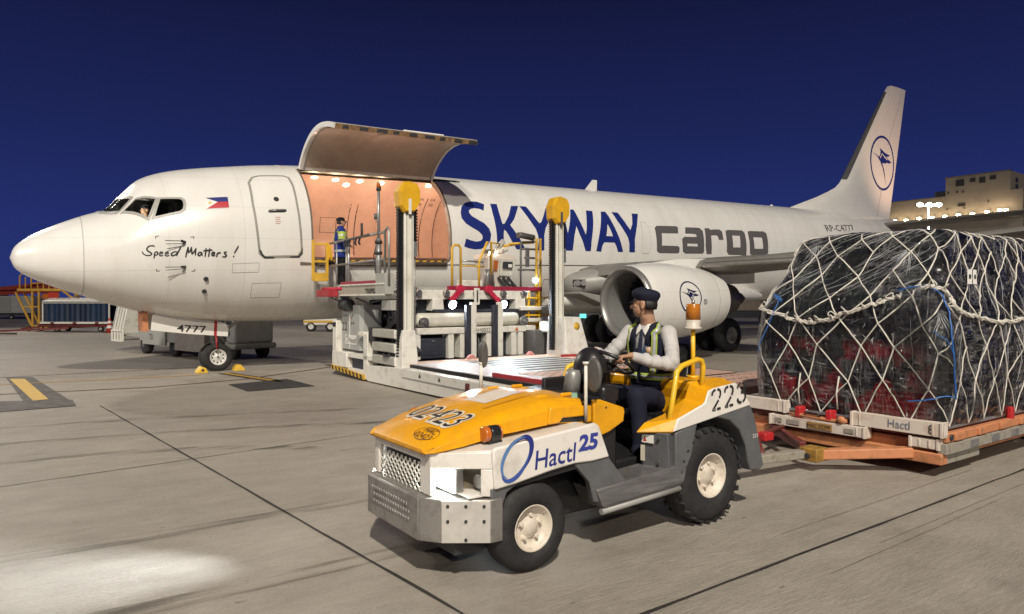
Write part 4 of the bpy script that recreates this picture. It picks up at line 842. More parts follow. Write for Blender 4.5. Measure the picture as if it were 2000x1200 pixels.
# machinery under the bridge, and a dark box for the shade there
bx('underbridge_shade_box', (6.85, 2.8, .35), (9.95, 4.1, 1.72), M_navyrec, bev=.03)  # dark box stands in for the shade in the space under the bridge
mb = MB(); mb.beam((6.7, 2.9, .55), (6.7, 5.3, 1.65), .10, .14); mb.build('scissor_beam', M_dark, ld, bevel=.01)
mb = MB(); mb.beam((6.8, 5.3, .6), (6.8, 2.9, 1.65), .10, .14); mb.build('scissor_beam', M_dark, ld, bevel=.01)
bx('junction_box', (6.1, 5.0, 1.50), (6.3, 5.45, 1.70), M_lgrey, bev=.01)
mb = MB(); mb.tube([(6.2, 5.1, 1.5), (6.2, 5.2, 1.36), (6.2, 5.35, 1.34), (6.2, 5.4, 1.5)], .018); mb.tube([(6.15, 3.6, 1.75), (6.15, 4.2, 1.64), (6.15, 4.9, 1.70)], .02); mb.build('hose', M_black, ld)
bx('round_beam', (7.15, 4.25, 1.12), (9.85, 4.62, 1.42), mat('beam_cream', (.62, .60, .52), .4, var=.08), bev=.10)
bx('header_beam', (6.95, 4.12, 1.72), (10.35, 4.36, 1.93), M_lwhite, bev=.015)
for u in (7.25, 7.95, 8.75, 9.5, 10.1):
    mb = MB(); mb.cyl((u, 4.36, 1.86), (u, 4.46, 1.86), .075, n=16); mb.build('guide_roller', M_steel, ld, bevel=.01)
for u in (7.75, 10.02): bx('hanger_bracket', (u-.16, 4.10, 1.46), (u+.16, 4.40, 1.74), M_lwhite, bev=.02, taper=(.8, 1))
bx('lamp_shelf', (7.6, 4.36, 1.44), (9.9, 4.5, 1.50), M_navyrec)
for u in (7.25, 9.92): 
    mb = MB(); mb.cyl((u, 4.62, 1.22), (u, 4.70, 1.22), .11, n=20); mb.cyl((u, 4.68, 1.22), (u, 4.76, 1.22), .05, n=12); mb.build('pivot', M_steel, ld)
for u in (8.34, 9.06):
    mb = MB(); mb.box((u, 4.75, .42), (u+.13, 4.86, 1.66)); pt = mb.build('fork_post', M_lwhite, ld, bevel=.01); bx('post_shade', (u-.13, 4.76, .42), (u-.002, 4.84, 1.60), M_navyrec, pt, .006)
bx('handle_plate', (8.62, 4.50, 1.60), (8.76, 4.54, 1.98), M_lwhite, bev=.01); bx('handle_slot', (8.67, 4.541, 1.66), (8.71, 4.55, 1.93), M_dark, bev=.004)
for u, s in ((8.28, -1), (9.05, 1)):
    mb = MB(); mb.cyl((u, 4.40, 1.96), (u, 4.52, 1.96), .09, n=14); mb.beam((u, 4.46, 1.93), (u+s*.22, 4.48, 1.72), .08, .10); mb.cyl((u+s*.22, 4.42, 1.72), (u+s*.22, 4.54, 1.72), .06, n=12); mb.build('stop_arm', mat('stop_red', (.50, .02, .06), .4), ld)
bx('lower_beam', (7.1, 4.45, .96), (10.25, 4.70, 1.10), M_lwhite, bev=.012)
text('loader_code', 'AH0022', .13, lambda x, z: (8.52+x, 4.706, .985+z), M_black, ld, fit=.42)
mark('warning_triangle', [[[(9.62, .99), (9.74, .99), (9.68, 1.085)]]], lambda u, z: (u, 4.706, z), M_amber, ld)
for u in (7.02, 7.85, 8.15, 8.85, 9.55, 9.75): bx('lower_post', (u, 4.42, .42), (u+.14, 4.68, .96), M_lwhite)
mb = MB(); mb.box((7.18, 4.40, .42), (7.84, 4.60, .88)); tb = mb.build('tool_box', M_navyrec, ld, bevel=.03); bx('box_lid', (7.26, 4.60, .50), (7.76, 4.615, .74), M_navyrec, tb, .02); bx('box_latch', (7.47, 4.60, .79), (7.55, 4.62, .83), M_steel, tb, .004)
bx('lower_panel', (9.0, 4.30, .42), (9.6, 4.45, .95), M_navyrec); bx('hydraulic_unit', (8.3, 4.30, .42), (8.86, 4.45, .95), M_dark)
mb = MB()
for k in range(5): mb.tube([(8.38+.09*k, 4.47, .93), (8.36+.1*k, 4.5, .75), (8.42+.08*k, 4.48, .5)], .012, 6)
mb.build('hydraulic_hose', M_gal, ld)
bx('battery_box', (9.95, 4.5, .42), (10.45, 5.1, 1.0), M_gplast); 
for u, v in ((7.9, 5.5), (9.45, 5.5)):
    mb = MB(); mb.prism([(u-.12, .475), (u+.12, .475), (u+.03, .56), (u-.03, .56)], 'y', v, v+.08); mb.build('deck_stop', mat('stop_pink', (.60, .27, .25), .5), ld, bevel=.008)
# work lamps
for u in (8.02, 9.40):
    mb = MB(); mb.lathe((u, 4.46, 1.63), (0, 1, -.25), [(0, .02), (.02, .09), (.10, .105), (.11, .10)], 20); wl_ = mb.build('work_lamp', M_dark, ld)
    mb = MB(); mb.lathe((u, 4.575, 1.602), (0, 1, -.25), [(0, .095), (.012, .07), (.016, .001)], 20); mb.build('lamp_glass', M_lamp, wl_)
    p = wpos(u, 4.68, 1.60); spot('loader_work_light', p, wpos(u+.1, 8.0, .4), 150, (.84, .92, 1), 125, .6, .09)
# bridge
bx('bridge_deck', (6.02, 2.12, 1.90), (10.7, 4.26, 1.99), M_lgrey, bev=.01)
bx('bridge_red_edge', (8.05, 4.26, 1.93), (10.72, 4.34, 2.03), mat('edge_maroon', (.30, .02, .05), .4))
bx('bridge_red_edge', (6.02, 3.0, 2.03), (6.10, 5.0, 2.11), mat('edge_maroon', (.30, .02, .05), .4))
bx('red_footboard', (5.72, 2.30, 1.78), (6.15, 3.05, 1.94), M_red); mb = MB(); mb.cyl((5.75, 2.6, 1.96), (6.05, 3.3, 1.96), .035); mb.build('red_roller', mat('stop_red', (.50, .02, .06), .4), ld)
bx('name_beam', (5.98, 3.10, 1.79), (6.14, 5.42, 2.03), mat('beam_tan', (.38, .36, .29), .45, var=.1), bev=.012)
for z in (1.795, 2.015): bx('beam_flange', (5.955, 3.12, z), (6.0, 5.42, z+.03), M_lwhite, bev=.004)
text('maker_plate', 'TREPEL', .13, lambda x, z: (5.974, 4.48+x, 1.85+z), M_black, ld, fit=.52, bold=.004)
bx('end_plate', (5.97, 5.0, 1.82), (6.16, 5.45, 2.24), M_lgrey); bx('pivot_block', (5.95, 2.85, 1.70), (6.2, 3.1, 2.05), M_gal, bev=.03)
mb = MB(); mb.cyl((6.1, 2.95, 1.6), (6.1, 3.35, 1.6), .13, n=20); mb.tube([(6.0, 2.8, 1.95), (5.92, 2.75, 1.75), (6.0, 2.95, 1.68), (6.05, 3.0, 1.85)], .016); mb.build('lift_roller', M_dark, ld)
for pts, r, m, nm in (
    ([(6.05, 2.3, 3.03), (6.05, 3.2, 3.04), (6.05, 5.25, 3.06)], .028, M_gal, 'top_rail'), ([(6.05, 2.3, 2.50), (6.05, 5.25, 2.52)], .024, M_gal, 'mid_rail'),
    ([(6.05, 2.72, 1.95), (6.05, 2.72, 3.03)], .024, M_gal, 'rail_post'), ([(6.05, 3.42, 1.95), (6.05, 3.42, 3.04)], .03, M_gal, 'rail_post'), ([(6.05, 3.30, 2.0), (6.05, 3.27, 2.9)], .02, M_gal, 'rail_post'),
    ([(6.05, 5.28, 1.95), (6.05, 5.28, 3.08), (6.05, 5.38, 3.14), (6.05, 5.46, 3.08), (6.05, 5.46, 2.0)], .026, M_gal, 'rail_post')):
    MB().tube(pts, r, 10).build(nm, m, ld)
for a, b in (((5.66, 2.25, 2.16), (5.66, 2.25, 3.10)), ((5.98, 2.28, 2.16), (5.98, 2.28, 3.06))): MB().beam(a, b, .06, .06).build('gate_post', M_gold, ld, bevel=.006)
for z in (2.24, 2.6, 3.0): MB().beam((5.66, 2.25, z), (5.98, 2.28, z), .04, .05 if z > 2.3 else .2).build('gate_bar', M_gold, ld, bevel=.006)
mb = MB(); mb.prism([(2.3, 2.62), (2.5, 2.75), (2.48, 2.62), (2.42, 2.98), (2.3, 3.0)], 'x', 6.0, 6.03); mb.build('gate_plate', M_yellow, ld)
mb = MB(); mb.beam((6.02, 3.30, 3.02), (6.02, 4.6, 3.06), .05, .05); ca = mb.build('control_arm', M_gplast, ld, bevel=.01)
for v in (3.35, 3.5, 3.62, 3.95, 4.15): MB().tube([(6.0, v, 3.02), (5.96, v+.03, 2.92), (5.95, v+.11, 2.88)], .022, 8).build('grip_lever', M_black, ca)
MB().cyl((6.0, 4.25, 3.06), (6.0, 4.25, 3.32), .025).build('grip_lever', M_dark, ca)
mb = MB(); mb.cyl((6.03, 5.02, 2.0), (6.03, 5.02, 2.95), .055, n=12); mb.cyl((6.03, 5.02, 2.9), (6.03, 5.02, 3.92), .03, n=10); ms = mb.build('beacon_mast', M_gal, ld)
mb = MB(); mb.cyl((6.03, 5.02, 2.62), (6.03, 5.02, 2.68), .075, n=12); mb.build('mast_clamp', M_black, ms); mb = MB(); mb.cyl((6.03, 5.02, 2.84), (6.03, 5.02, 2.90), .075, n=12); mb.build('mast_clamp', M_black, ms)
MB().cyl((6.03, 5.02, 3.91), (6.03, 5.02, 3.97), .05, n=12).build('beacon_base', M_black, ms)
mb = MB(); mb.lathe((6.03, 5.02, 3.97), (0, 0, 1), [(0, .045), (.09, .042), (.12, .02), (.122, .001)], 14); mb.build('beacon_lens', M_amber, ms)
mb = MB(); mb.tube([(6.0, 5.0, 2.85), (5.97, 4.92, 2.6), (5.98, 4.97, 2.3), (6.0, 5.05, 2.05)], .012, 6); mb.build('cable', M_black, ms)
mb = MB(); mb.cyl((6.02, 4.90, 3.34), (6.02, 4.90, 3.46), .035, n=10); mb.cyl((6.02, 4.9, 3.3), (6.02, 5.02, 3.28), .01, n=6); mb.build('small_camera', M_gplast, ms)
# bridge right: console and rails
for pts, r, m, nm in (
    ([(8.22, 4.2, 2.0), (8.22, 4.2, 2.90), (8.28, 4.2, 2.97), (8.40, 4.2, 2.97), (8.45, 4.2, 2.9), (8.45, 4.2, 2.0)], .03, M_gold, 'grab_loop'), ([(8.45, 4.2, 2.62), (9.05, 4.2, 2.60)], .022, M_gal, 'mid_rail'), ([(8.45, 4.2, 2.5), (9.1, 4.2, 2.5)], .018, M_gold, 'low_rail'),
    ([(8.95, 4.2, 2.0), (8.95, 4.2, 2.6), (9.18, 4.2, 3.08), (9.3, 4.2, 3.08), (9.3, 4.2, 2.3)], .03, M_gold, 'sloped_rail'), ([(9.3, 4.18, 3.08), (9.75, 3.9, 3.08)], .02, M_gold, 'sloped_rail'),
    ([(9.9, 4.1, 3.08), (10.6, 4.15, 3.14)], .028, M_gold, 'console_rail')):
    MB().tube(pts, r, 10).build(nm, m, ld)
bx('foot_box', (8.45, 4.0, 2.0), (9.05, 4.2, 2.17), M_lwhite, bev=.015)
for u in (9.10, 9.18): MB().tube([(u, 4.22, 2.0), (u, 4.22, 2.3), (u+.05, 4.2, 2.42), (u+.16, 4.18, 2.4), (u+.2, 4.18, 2.0)], .03, 8).build('pedal_guard', M_gal, ld)
mb = MB(); mb.loft([[(9.45, 3.5, 2.0), (9.95, 3.5, 2.0), (9.95, 3.92, 2.0), (9.45, 3.92, 2.0)], [(9.30, 3.4, 2.72), (10.15, 3.4, 2.72), (10.15, 4.08, 2.72), (9.30, 4.08, 2.72)], [(9.35, 3.4, 2.84), (10.1, 3.4, 2.84), (10.1, 3.9, 2.84), (9.35, 3.9, 2.84)]]); cs = mb.build('operator_console', mat('console_cream', (.62, .56, .50), .42, var=.08), ld, bevel=.02)
mb = MB(); mb.loft([[(9.66, 4.0, 2.30), (10.0, 4.0, 2.30), (10.0, 4.03, 2.30), (9.66, 4.03, 2.30)], [(9.62, 4.09, 2.68), (10.1, 4.09, 2.68), (10.1, 4.115, 2.68), (9.62, 4.115, 2.68)]]); mb.build('console_front', mat('console_pale', (.66, .66, .58), .4), cs)
mb = MB(); mb.box((9.70, 4.07, 2.48), (9.98, 4.13, 2.64)); mb.build('console_recess', M_dark, cs, bevel=.01); bx('recess_button', (9.84, 4.13, 2.50), (9.95, 4.14, 2.58), M_wht_mark, cs, .004)
mb = MB(); mb.loft([[(9.47, 4.02, 2.42), (9.58, 4.02, 2.42), (9.58, 4.05, 2.42), (9.47, 4.05, 2.42)], [(9.45, 4.075, 2.66), (9.57, 4.075, 2.66), (9.57, 4.10, 2.66), (9.45, 4.10, 2.66)]]); mb.build('orange_label', mat('label_orange', (.45, .12, .02), .5), cs)
for k in range(3): mb = MB(); mb.beam((9.62+.14*k, 4.02, 2.26), (9.80+.16*k, 4.05, 2.03), .06, .05); mb.build('console_strut', M_dark, cs)
for u, z, s in ((9.55, 2.86, .08), (9.8, 2.90, .14), (9.95, 2.95, .10)):
    mb = MB(); mb.box((u-s, 3.55, z-.04), (u+s, 3.85, z+.09)); mb.build('control_head', M_lwhite if s > .09 else M_gplast, cs, bevel=.03)
mb = MB(); mb.beam((9.72, 3.8, 2.98), (9.9, 3.85, 3.18), .10, .12); mb.build('display_unit', M_lgrey, cs, bevel=.02)
mb = MB()
for u in (9.45, 9.62): mb.ell((u, 3.93, 2.86), (.04, .03, .03), 10, 6)
mb.build('panel_lamp', M_warm, cs)
MB().tube([(9.78, 4.0, 3.02), (10.2, 4.1, 3.10)], .03, 8).build('console_handle', M_gold, cs)
for pts in ([(10.18, 4.18, 2.0), (10.18, 4.18, 3.14), (10.62, 4.18, 3.16)], [(10.18, 4.18, 2.96), (10.62, 4.18, 2.97)], [(10.1, 4.18, 2.45), (10.62, 4.18, 2.45)], [(10.3, 4.18, 2.75), (10.6, 4.18, 2.75)], [(10.18, 4.1, 2.0), (10.0, 3.9, 2.1)]): MB().tube(pts, .026, 8).build('dark_frame', M_gplast, ld)
bx('frame_panel', (10.32, 4.16, 2.52), (10.44, 4.2, 3.0), M_gplast, bev=.02)
mb = MB(); mb.tube([(10.15, 4.1, 3.3), (10.25, 4.1, 3.31), (10.62, 4.12, 3.26)], .075, 14); mb.build('horn_unit', M_gplast, ld)
for u in (10.62, 10.74): MB().beam((u, 4.24, .9), (u, 4.24, 3.24), .05, .05).build('yellow_post', M_gold, ld, bevel=.006)
for k in range(4): MB().beam((10.62, 4.24, 2.3+.2*k), (10.74, 4.24, 2.3+.2*k), .03, .03).build('post_tie', M_gold, ld)
mb = MB(); mb.lathe((10.52, 4.30, 2.20), (-.3, 1, -.1), [(0, .06), (.05, .07), (.055, .001)], 14); mb.build('bridge_lamp', M_lamp, ld)
spot('bridge_work_light', wpos(10.48, 4.42, 2.2), wpos(9.6, 6.5, .5), 45, (.85, .93, 1), 130, .6, .06)
# yellow access ladder
for u in (10.30, 10.62, 10.95): MB().beam((u, 4.34, .82), (u, 4.34, 1.92), .045, .045).build('ladder_rail', M_yellow, ld, bevel=.006)
for k in range(5): MB().beam((10.18, 4.36, .92+.21*k), (10.98, 4.36, .92+.21*k), .04, .04).build('ladder_rung', M_yellow, ld, bevel=.006)
for z in (1.18, 1.46): MB().box((9.95, 4.40, z), (10.85, 4.5, z+.09)).build('step_tread', M_lwhite, ld, bevel=.01)
bx('white_cover', (10.1, 5.0, .95), (10.5, 5.4, 1.22), M_lwhite, bev=.06)
# ================================================================ TOW TRACTOR (x aft of its nose, y to the photographer's side)
TU, TV = 2.0, 13.97
tr = thing('tow_tractor', 'yellow and white airport tow tractor carrying a driver, headlights on, wearing number 223', 'tow tractor', TU+1.5, TV)
T_ = lambda x, y, z: (TU+x, TV+y, z)
class TB(MB):
    def build(s, *a, **k):
        for v in s.b.verts: v.co.x += TU; v.co.y += TV
        return MB.build(s, *a, **k)
def tbx(name, a, b, m, parent=None, bev=.006, taper=None): return TB().box(a, b, taper).build(name, m, parent or tr, bevel=bev)
M_tw = mat('tractor_white', (.70, .67, .62), .33, var=.07, scale=5, coat=.25, dirt=(.50, .46, .40))
M_ty = mat('tractor_yellow', (.80, .37, .005), .32, var=.10, scale=8, coat=.3, rvar=.22)
M_tg = mat('tractor_grey', (.115, .118, .125), .42, var=.12, scale=6, coat=.1)
M_plate = mat('bumper_plate', (.34, .325, .305), .45, metal=.75, var=.25, scale=7, dirt=(.15, .135, .12), bump=.12, bscale=30)
M_gal2 = mat('galvanised_plate', (.60, .57, .53), .5, metal=.3, var=.12, scale=8, bump=.06)
# chassis
tbx('chassis', (.45, -.36, .20), (2.75, .36, .52), M_blackp, bev=.02)
tbx('front_chassis', (.22, -.50, .16), (.46, .50, .30), M_dark)
# steel bumper: front face, bevel, chamfer plates
def plan(o=0., back=.46): return [(.05-o, -.37), (.05-o, .37), (.13-o*.7, .48+o*.3), (.38-o*.5, .655+o*.5), (back, .66+o*.5), (back, -.66-o*.5), (.38-o*.5, -.655-o*.5), (.13-o*.7, -.48-o*.3)]
bp = TB().prism(plan(), 'z', .25, .51).build('bumper', M_plate, tr, bevel=.006)
tbx('tread_plate', (.038, -.365, .255), (.052, .365, .505), M_plate, bp, .003)
mb = TB(); mb.sm = True
for i in range(15):
    for j in range(3):
        y = -.285+i*.036+.018*(j % 2); z = .44-j*.045
        mb.ell((.036, y+.012*(j), z), (.006, .010, .018), 8, 5)
tag(mb.build('tread_bumps', mat('tread_worn', (.34, .33, .31), .5, metal=.7, var=.15), bp), kind='stuff')
for s in (1, -1):
    mb = TB(); d = Vector((.25, .175*s, 0)).normalized(); nn = Vector((-d.y*s, d.x*s, 0))*1; nn = Vector((-.573, .819*s, 0))
    a = Vector((.135, .485*s, 0))+nn*.004; b = Vector((.375, .652*s, 0))+nn*.004
    mb.loft([[a+Vector((0, 0, .255)), b+Vector((0, 0, .255)), b+Vector((0, 0, .505)), a+Vector((0, 0, .505))], [p+nn*.008 for p in (a+Vector((0, 0, .255)), b+Vector((0, 0, .255)), b+Vector((0, 0, .505)), a+Vector((0, 0, .505)))]])
    cpl = mb.build('corner_plate', M_gal2, bp, bevel=.003)
    for f in (.13, .5, .87):
        for z in (.475, .385) + ((.275,) if f == .5 else ()):
            p = a+(b-a)*f+Vector((0, 0, z))+nn*.008; mb = TB(); mb.cyl(p, p+nn*.007, .010, n=8); mb.build('bolt', M_dark, cpl)
# white nose body
def nose_plan(z): return [(.105, -.40), (.105, .40), (.40, .645), (.47, .66), (.47, -.66), (.40, -.645)]
mb = TB()
for s in (1, -1):   # chamfer walls with headlamp openings: upper band, side post
    n0, n1 = Vector((.105, .40*s, 0)), Vector((.40, .645*s, 0)); dd = n1-n0; nn = Vector((-dd.y*s, dd.x*s, 0)).normalized()*(-.03 if s > 0 else -.03)
    nn = Vector((.64, -.77*s, 0))*.03
    def wall(f0, f1, z0, z1, zz1=None):
        a, b = n0+dd*f0, n0+dd*f1; z2 = z1 if zz1 is None else zz1
        mb.loft([[a+Vector((0, 0, z0)), b+Vector((0, 0, z0)), b+Vector((0, 0, z2)), a+Vector((0, 0, z1))], [a+nn+Vector((0, 0, z0)), b+nn+Vector((0, 0, z0)), b+nn+Vector((0, 0, z2)), a+nn+Vector((0, 0, z1))]])
    wall(0, 1, .685, .775, .79); wall(.80, 1, .52, .685)
mb.box((.105, -.40, .515), (.14, -.36, .775)); mb.box((.105, .27, .515), (.14, .40, .775)); mb.box((.105, -.36, .715), (.14, .27, .775)); mb.box((.105, -.40, .515), (.14, -.33, .715))
nosb = mb.build('front_panel', M_tw, tr, bevel=.006)
tbx('grille_backing', (.15, -.35, .50), (.20, .29, .72), M_black, nosb, 0)
mb = TB()
for k in range(-8, 18):
    for sgn in (1, -1):
        y0 = -.33+k*.060; pts = []
        for t in range(0, 8):
            y = y0+sgn*t*.03*1.15 if sgn > 0 else y0+.34-t*.03*1.15; z = .51+t*.03
            if -.335 < y < .275 and z < .72: pts.append((.118, y, z))
        if len(pts) > 1: mb.tube([pts[0], pts[-1]], .0058, 5)
mb.build('grille', mat('grille_white', (.62, .60, .55), .4), nosb)
for s in (1, -1):
    tbx('headlamp_housing', (.26, .26*s, .52), (.47, .60*s, .53), M_tw, nosb, 0) if s > 0 else tbx('headlamp_housing', (.26, -.60, .52), (.47, -.26, .53), M_tw, nosb, 0)
    tbx('headlamp_wall', (.43, min(.26*s, .62*s), .52), (.46, max(.26*s, .62*s), .70), M_gplast, nosb, 0)
    c = Vector((.235, .375*s, .60)); ax = Vector((-1, .22*s, -.10))
    mb = TB(); mb.beam(c+Vector((.06, 0, 0)), c+Vector((.0, 0, 0)), .215, .145); hl = mb.build('headlight', M_steel, tr, bevel=.01)
    mb = TB(); mb.beam(c+Vector((.004, 0, 0)), c+Vector((-.012, 0, 0)), .205, .135); mb.build('headlight_lens', mat('headlight_glow', (1, 1, 1), .3, var=0, emit=(.92, 1, .97), estr=9), hl)
    c2 = Vector((.37, .53*s, .595)); mb = TB(); mb.lathe(c2, ax, [(-.03, .025), (.0, .045), (.01, .04)], 16); mb.build('indicator', M_steel, tr)
    a = T_(*(c+ax.normalized()*.04)); w = wpos(*a); t = wpos(*T_(c.x-3.0, c.y-.12, 1.0))
    spot('headlight_beam', w, t, (900 if s > 0 else 2900), (.84, .92, 1), 84, .9, .03)
    point('headlight_spill', wpos(*T_(c.x-.035, c.y+.045*s, .60)), 9, (.93, 1, .97), .03)
# white side bodies over the front wheels
for s in (1, -1):
    O = [(.40, .565), (.385, .79), (.40, .815), (1.20, .885), (1.235, .865), (1.33, .645), (1.17, .635), (1.02, .640), (.82, .62), (.56, .58)]
    mb = TB(); Y = .665*s
    mb.loft([[(x, Y, z) for x, z in O], [(x, Y-.03*s, z+.004*(z > .75)) for x, z in O]])
    side = mb.build('side_panel', M_tw, tr, bevel=.012, seg=3)
    mb = TB(); mb.loft([[(.42, Y-.02*s, .80), (1.20, Y-.02*s, .872), (1.20, .36*s, .865), (.14, .36*s, .775), (.14, .385*s, .77)], [(.42, Y-.02*s, .78), (1.20, Y-.02*s, .85), (1.20, .36*s, .84), (.14, .36*s, .755), (.14, .385*s, .75)]]); mb.build('side_deck', M_tw, tr, bevel=.004)
    # grey lower fender ahead of and behind the front wheel
    F1 = [(.385, .25), (.385, .57), (.60, .585), (.50, .53), (.455, .42), (.445, .28)]
    mb = TB(); mb.prism([(x, z) for x, z in F1], 'y', min(Y-.02*s, .46*s), max(Y-.02*s, .46*s)); mb.build('front_fender', M_tg, tr, bevel=.008)
    F2 = [(1.03, .635), (1.33, .645), (1.53, .42), (1.30, .33), (1.20, .36), (1.16, .50)]
    mb = TB(); mb.prism(F2, 'y', min(Y-.015*s, .60*s), max(Y-.015*s, .60*s)); mb.build('rear_front_fender', M_tg, tr, bevel=.008)
    mb = TB(); mb.prism([(.42, .60), (.56, .585), (.82, .625), (1.02, .645), (1.3, .65), (1.3, .62), (.5, .55)], 'y', min(.40*s, .64*s), max(.40*s, .64*s)); mb.build('wheel_arch', M_blackp, tr)
    # sill step
    mb = TB(); mb.loft([[(1.22, .66*s, .44), (1.24, .68*s, .33), (1.30, .66*s, .295), (1.30, .40*s, .295), (1.22, .40*s, .44)], [(2.12, .66*s, .50), (2.06, .68*s, .375), (2.04, .66*s, .335), (2.04, .40*s, .335), (2.12, .40*s, .50)]]); mb.build('sill_step', mat('sill_grey', (.14, .135, .135), .35, var=.25, scale=8, stretch=(.5, 1, 5), coat=.1), tr, bevel=.01)
    TB().tube([(1.26, .655*s, .285), (2.03, .655*s, .325)], .022, 10).build('sill_tube', M_grey, tr)
# Lettering on the side panel
sd = None
ys = .6675
blu = mat('logo_blue', (.020, .032, .20), .4, var=0); blu2 = mat('logo_pale_blue', (.10, .20, .42), .4, var=0)
def onside(x, z): return T_(x, ys, z)
def shear_line(x): return .655+(x-.45)*.090      # baseline rising aft
text('side_lettering', 'Hactl', .168, lambda x, z: onside(.695+x+z*.10, .648+x*.05+z), blu, tr, fit=.325, bold=.0015)
text('side_number', '25', .140, lambda x, z: onside(1.050+x+z*.12, .720+x*.02+z), mat('number_blue', (.035, .05, .28), .4, var=0), tr, fit=.165, bold=.006)
def arc(cx, cz, rx, rz, a0, a1, w, tilt, taper=True):
    pts = []; n = 26
    for k in range(n+1):
        a = a0+(a1-a0)*k/n; x = rx*cos(a); z = rz*sin(a); pts.append((cx+x*cos(tilt)-z*sin(tilt), cz+x*sin(tilt)+z*cos(tilt)))
    L = []; R = []
    for k, p in enumerate(pts):
        a, b = Vector(pts[max(0, k-1)]), Vector(pts[min(n, k+1)]); d = (b-a).normalized(); q = Vector((-d.y, d.x)); ww = w*(.12+.88*sin(pi*k/n))
        L.append(Vector(p)+q*ww/2); R.append(Vector(p)-q*ww/2)
    return [[tuple(v) for v in L]+[tuple(v) for v in reversed(R)]]
mark('side_logo', [arc(.560, .735, .145, .082, radians(-115), radians(75), .036, radians(52))], lambda x, z: T_(x, ys, z), blu, tr)
mark('side_logo', [arc(.550, .742, .135, .080, radians(10), radians(195), .026, radians(52))], lambda x, z: T_(x, ys+.0008, z), blu2, tr)
mark('side_logo', [arc(.548, .724, .135, .078, radians(150), radians(310), .028, radians(52))], lambda x, z: T_(x, ys+.0016, z), mat('logo_mid_blue', (.04, .09, .33), .4, var=0), tr)
# bonnet
def hood_ring(x, yb, zb, yt, zt, crown=.012): return [(x, -yb, zb), (x, -yb+.006, zb+(zt-zb)*.55), (x, -yt-.02, zt-.025), (x, -yt+.03, zt), (x, 0, zt+crown), (x, yt-.03, zt), (x, yt+.02, zt-.025), (x, yb-.006, zb+(zt-zb)*.55), (x, yb, zb)]
mb = TB(); mb.sm = True
mb.loft([hood_ring(.07, .40, .775, .38, .795, .003), hood_ring(.12, .44, .782, .39, .835, .006), hood_ring(.30, .452, .80, .40, .90), hood_ring(.60, .458, .845, .405, .975), hood_ring(.95, .46, .868, .40, 1.03), hood_ring(1.06, .46, .87, .40, 1.035), hood_ring(1.33, .46, .845, .39, 1.005, .02), hood_ring(1.345, .455, .845, .38, .99, .02)])
hd = mb.build('bonnet', M_ty, tr, bevel=.012, seg=3, smooth=28)
for s in (1, -1):
    mb = TB(); y0, y1 = .452*s, .475*s; mb.prism([(.95, .872), (.97, .985), (1.02, .992), (1.34, .968), (1.34, .852), (1.29, .852), (1.28, .90), (1.08, .905), (1.05, .873)], 'y', min(y0, y1), max(y0, y1)); mb.build('bonnet_flare', M_ty, hd, bevel=.01)
    mb = TB(); mb.prism([(1.06, .875), (1.08, .902), (1.30, .897), (1.30, .862)], 'y', min(.44*s, .462*s), max(.44*s, .462*s)); mb.build('bonnet_slot', M_black, hd)
    mb = TB(); mb.beam((1.10, .36*s, 1.012), (1.28, .36*s, .995), .05, .03); mb.build('bonnet_hinge', M_ty, hd, bevel=.008)
    for x in (.98, 1.2): mb = TB(); mb.box((x, .30*s-.012, 1.02), (x+.10, .30*s+.012, 1.046)); mb.build('bonnet_rib', M_ty, hd, bevel=.008)
    # corner indicator lamps on the bonnet edge
    c = Vector((.475, .475*s, .865)); mb = TB(); mb.cyl(c, c+Vector((.07, 0, 0)), .052, n=22); il = mb.build('corner_lamp', M_blackp, tr, bevel=.006)
    for x0, x1 in ((-.045, 0.0), (.07, .082)): mb = TB(); mb.cyl(c+Vector((x0, 0, 0)), c+Vector((x1, 0, 0)), .050, n=22); mb.build('amber_lens', M_amber, il, bevel=.01)
    mb = TB(); mb.box((.46, .44*s-.03, .80), (.56, .475*s+.03, .825)); mb.build('lamp_foot', M_blackp, il)
def hz_(x, y): # height of the bonnet skin
    L = [(.07, .797), (.12, .838), (.30, .906), (.60, .981), (.95, 1.036), (1.06, 1.041), (1.33, 1.015)]
    for (a, za), (b, zb) in zip(L, L[1:]):
        if x <= b: return za+(zb-za)*(x-a)/(b-a)+.004-.011*(y/.38)**2
    return 1.0
M_glue = mat('sticker_remains', (.58, .53, .47), .6, var=.3, scale=18, dirt=(.62, .36, .12))
mark('sticker_patch', [[[(.66, -.13), (1.0, -.15), (1.01, .10), (.67, .13)]]], lambda x, y: T_(x, y, hz_(x, y)+.003), M_glue, hd, .08)
for y in (-.21, .20): mark('bonnet_groove', [[[(.6, y), (1.0, y), (1.0, y+.035), (.6, y+.035)]]], lambda x, y: T_(x, y, hz_(x, y)+.004), M_ty, hd, .1)
M_num_o = mat('number_outline', (.68, .62, .5), .5, var=0)
def onhood(x, z, o=.004):  # text x runs across (far -> near), text y runs aft
    return T_(.26+z, -.29+x, hz_(.26+z, -.29+x)+o)
text('fleet_number_outline', '02423', .30, lambda x, z: onhood(x+.30*0, z*1.0+.02, .0035), M_num_o, hd, fit=.615, bold=.016, maxlen=.08)
text('fleet_number', '02423', .30, lambda x, z: onhood(x+.012, z*1.0+.02, .006), M_black, hd, fit=.59, bold=-.002, maxlen=.08)
st_ = mat('stamp_ink', (.12, .05, .02), .5, var=0)
text('stamp', 'HAC', .07, lambda x, z: T_(.185+z, .16+x, hz_(.185+z, .16+x)+.004), st_, hd, fit=.14)
text('stamp', '02423', .07, lambda x, z: T_(.125+z, .13+x, hz_(.125+z, .13+x)+.004), st_, hd, fit=.19)
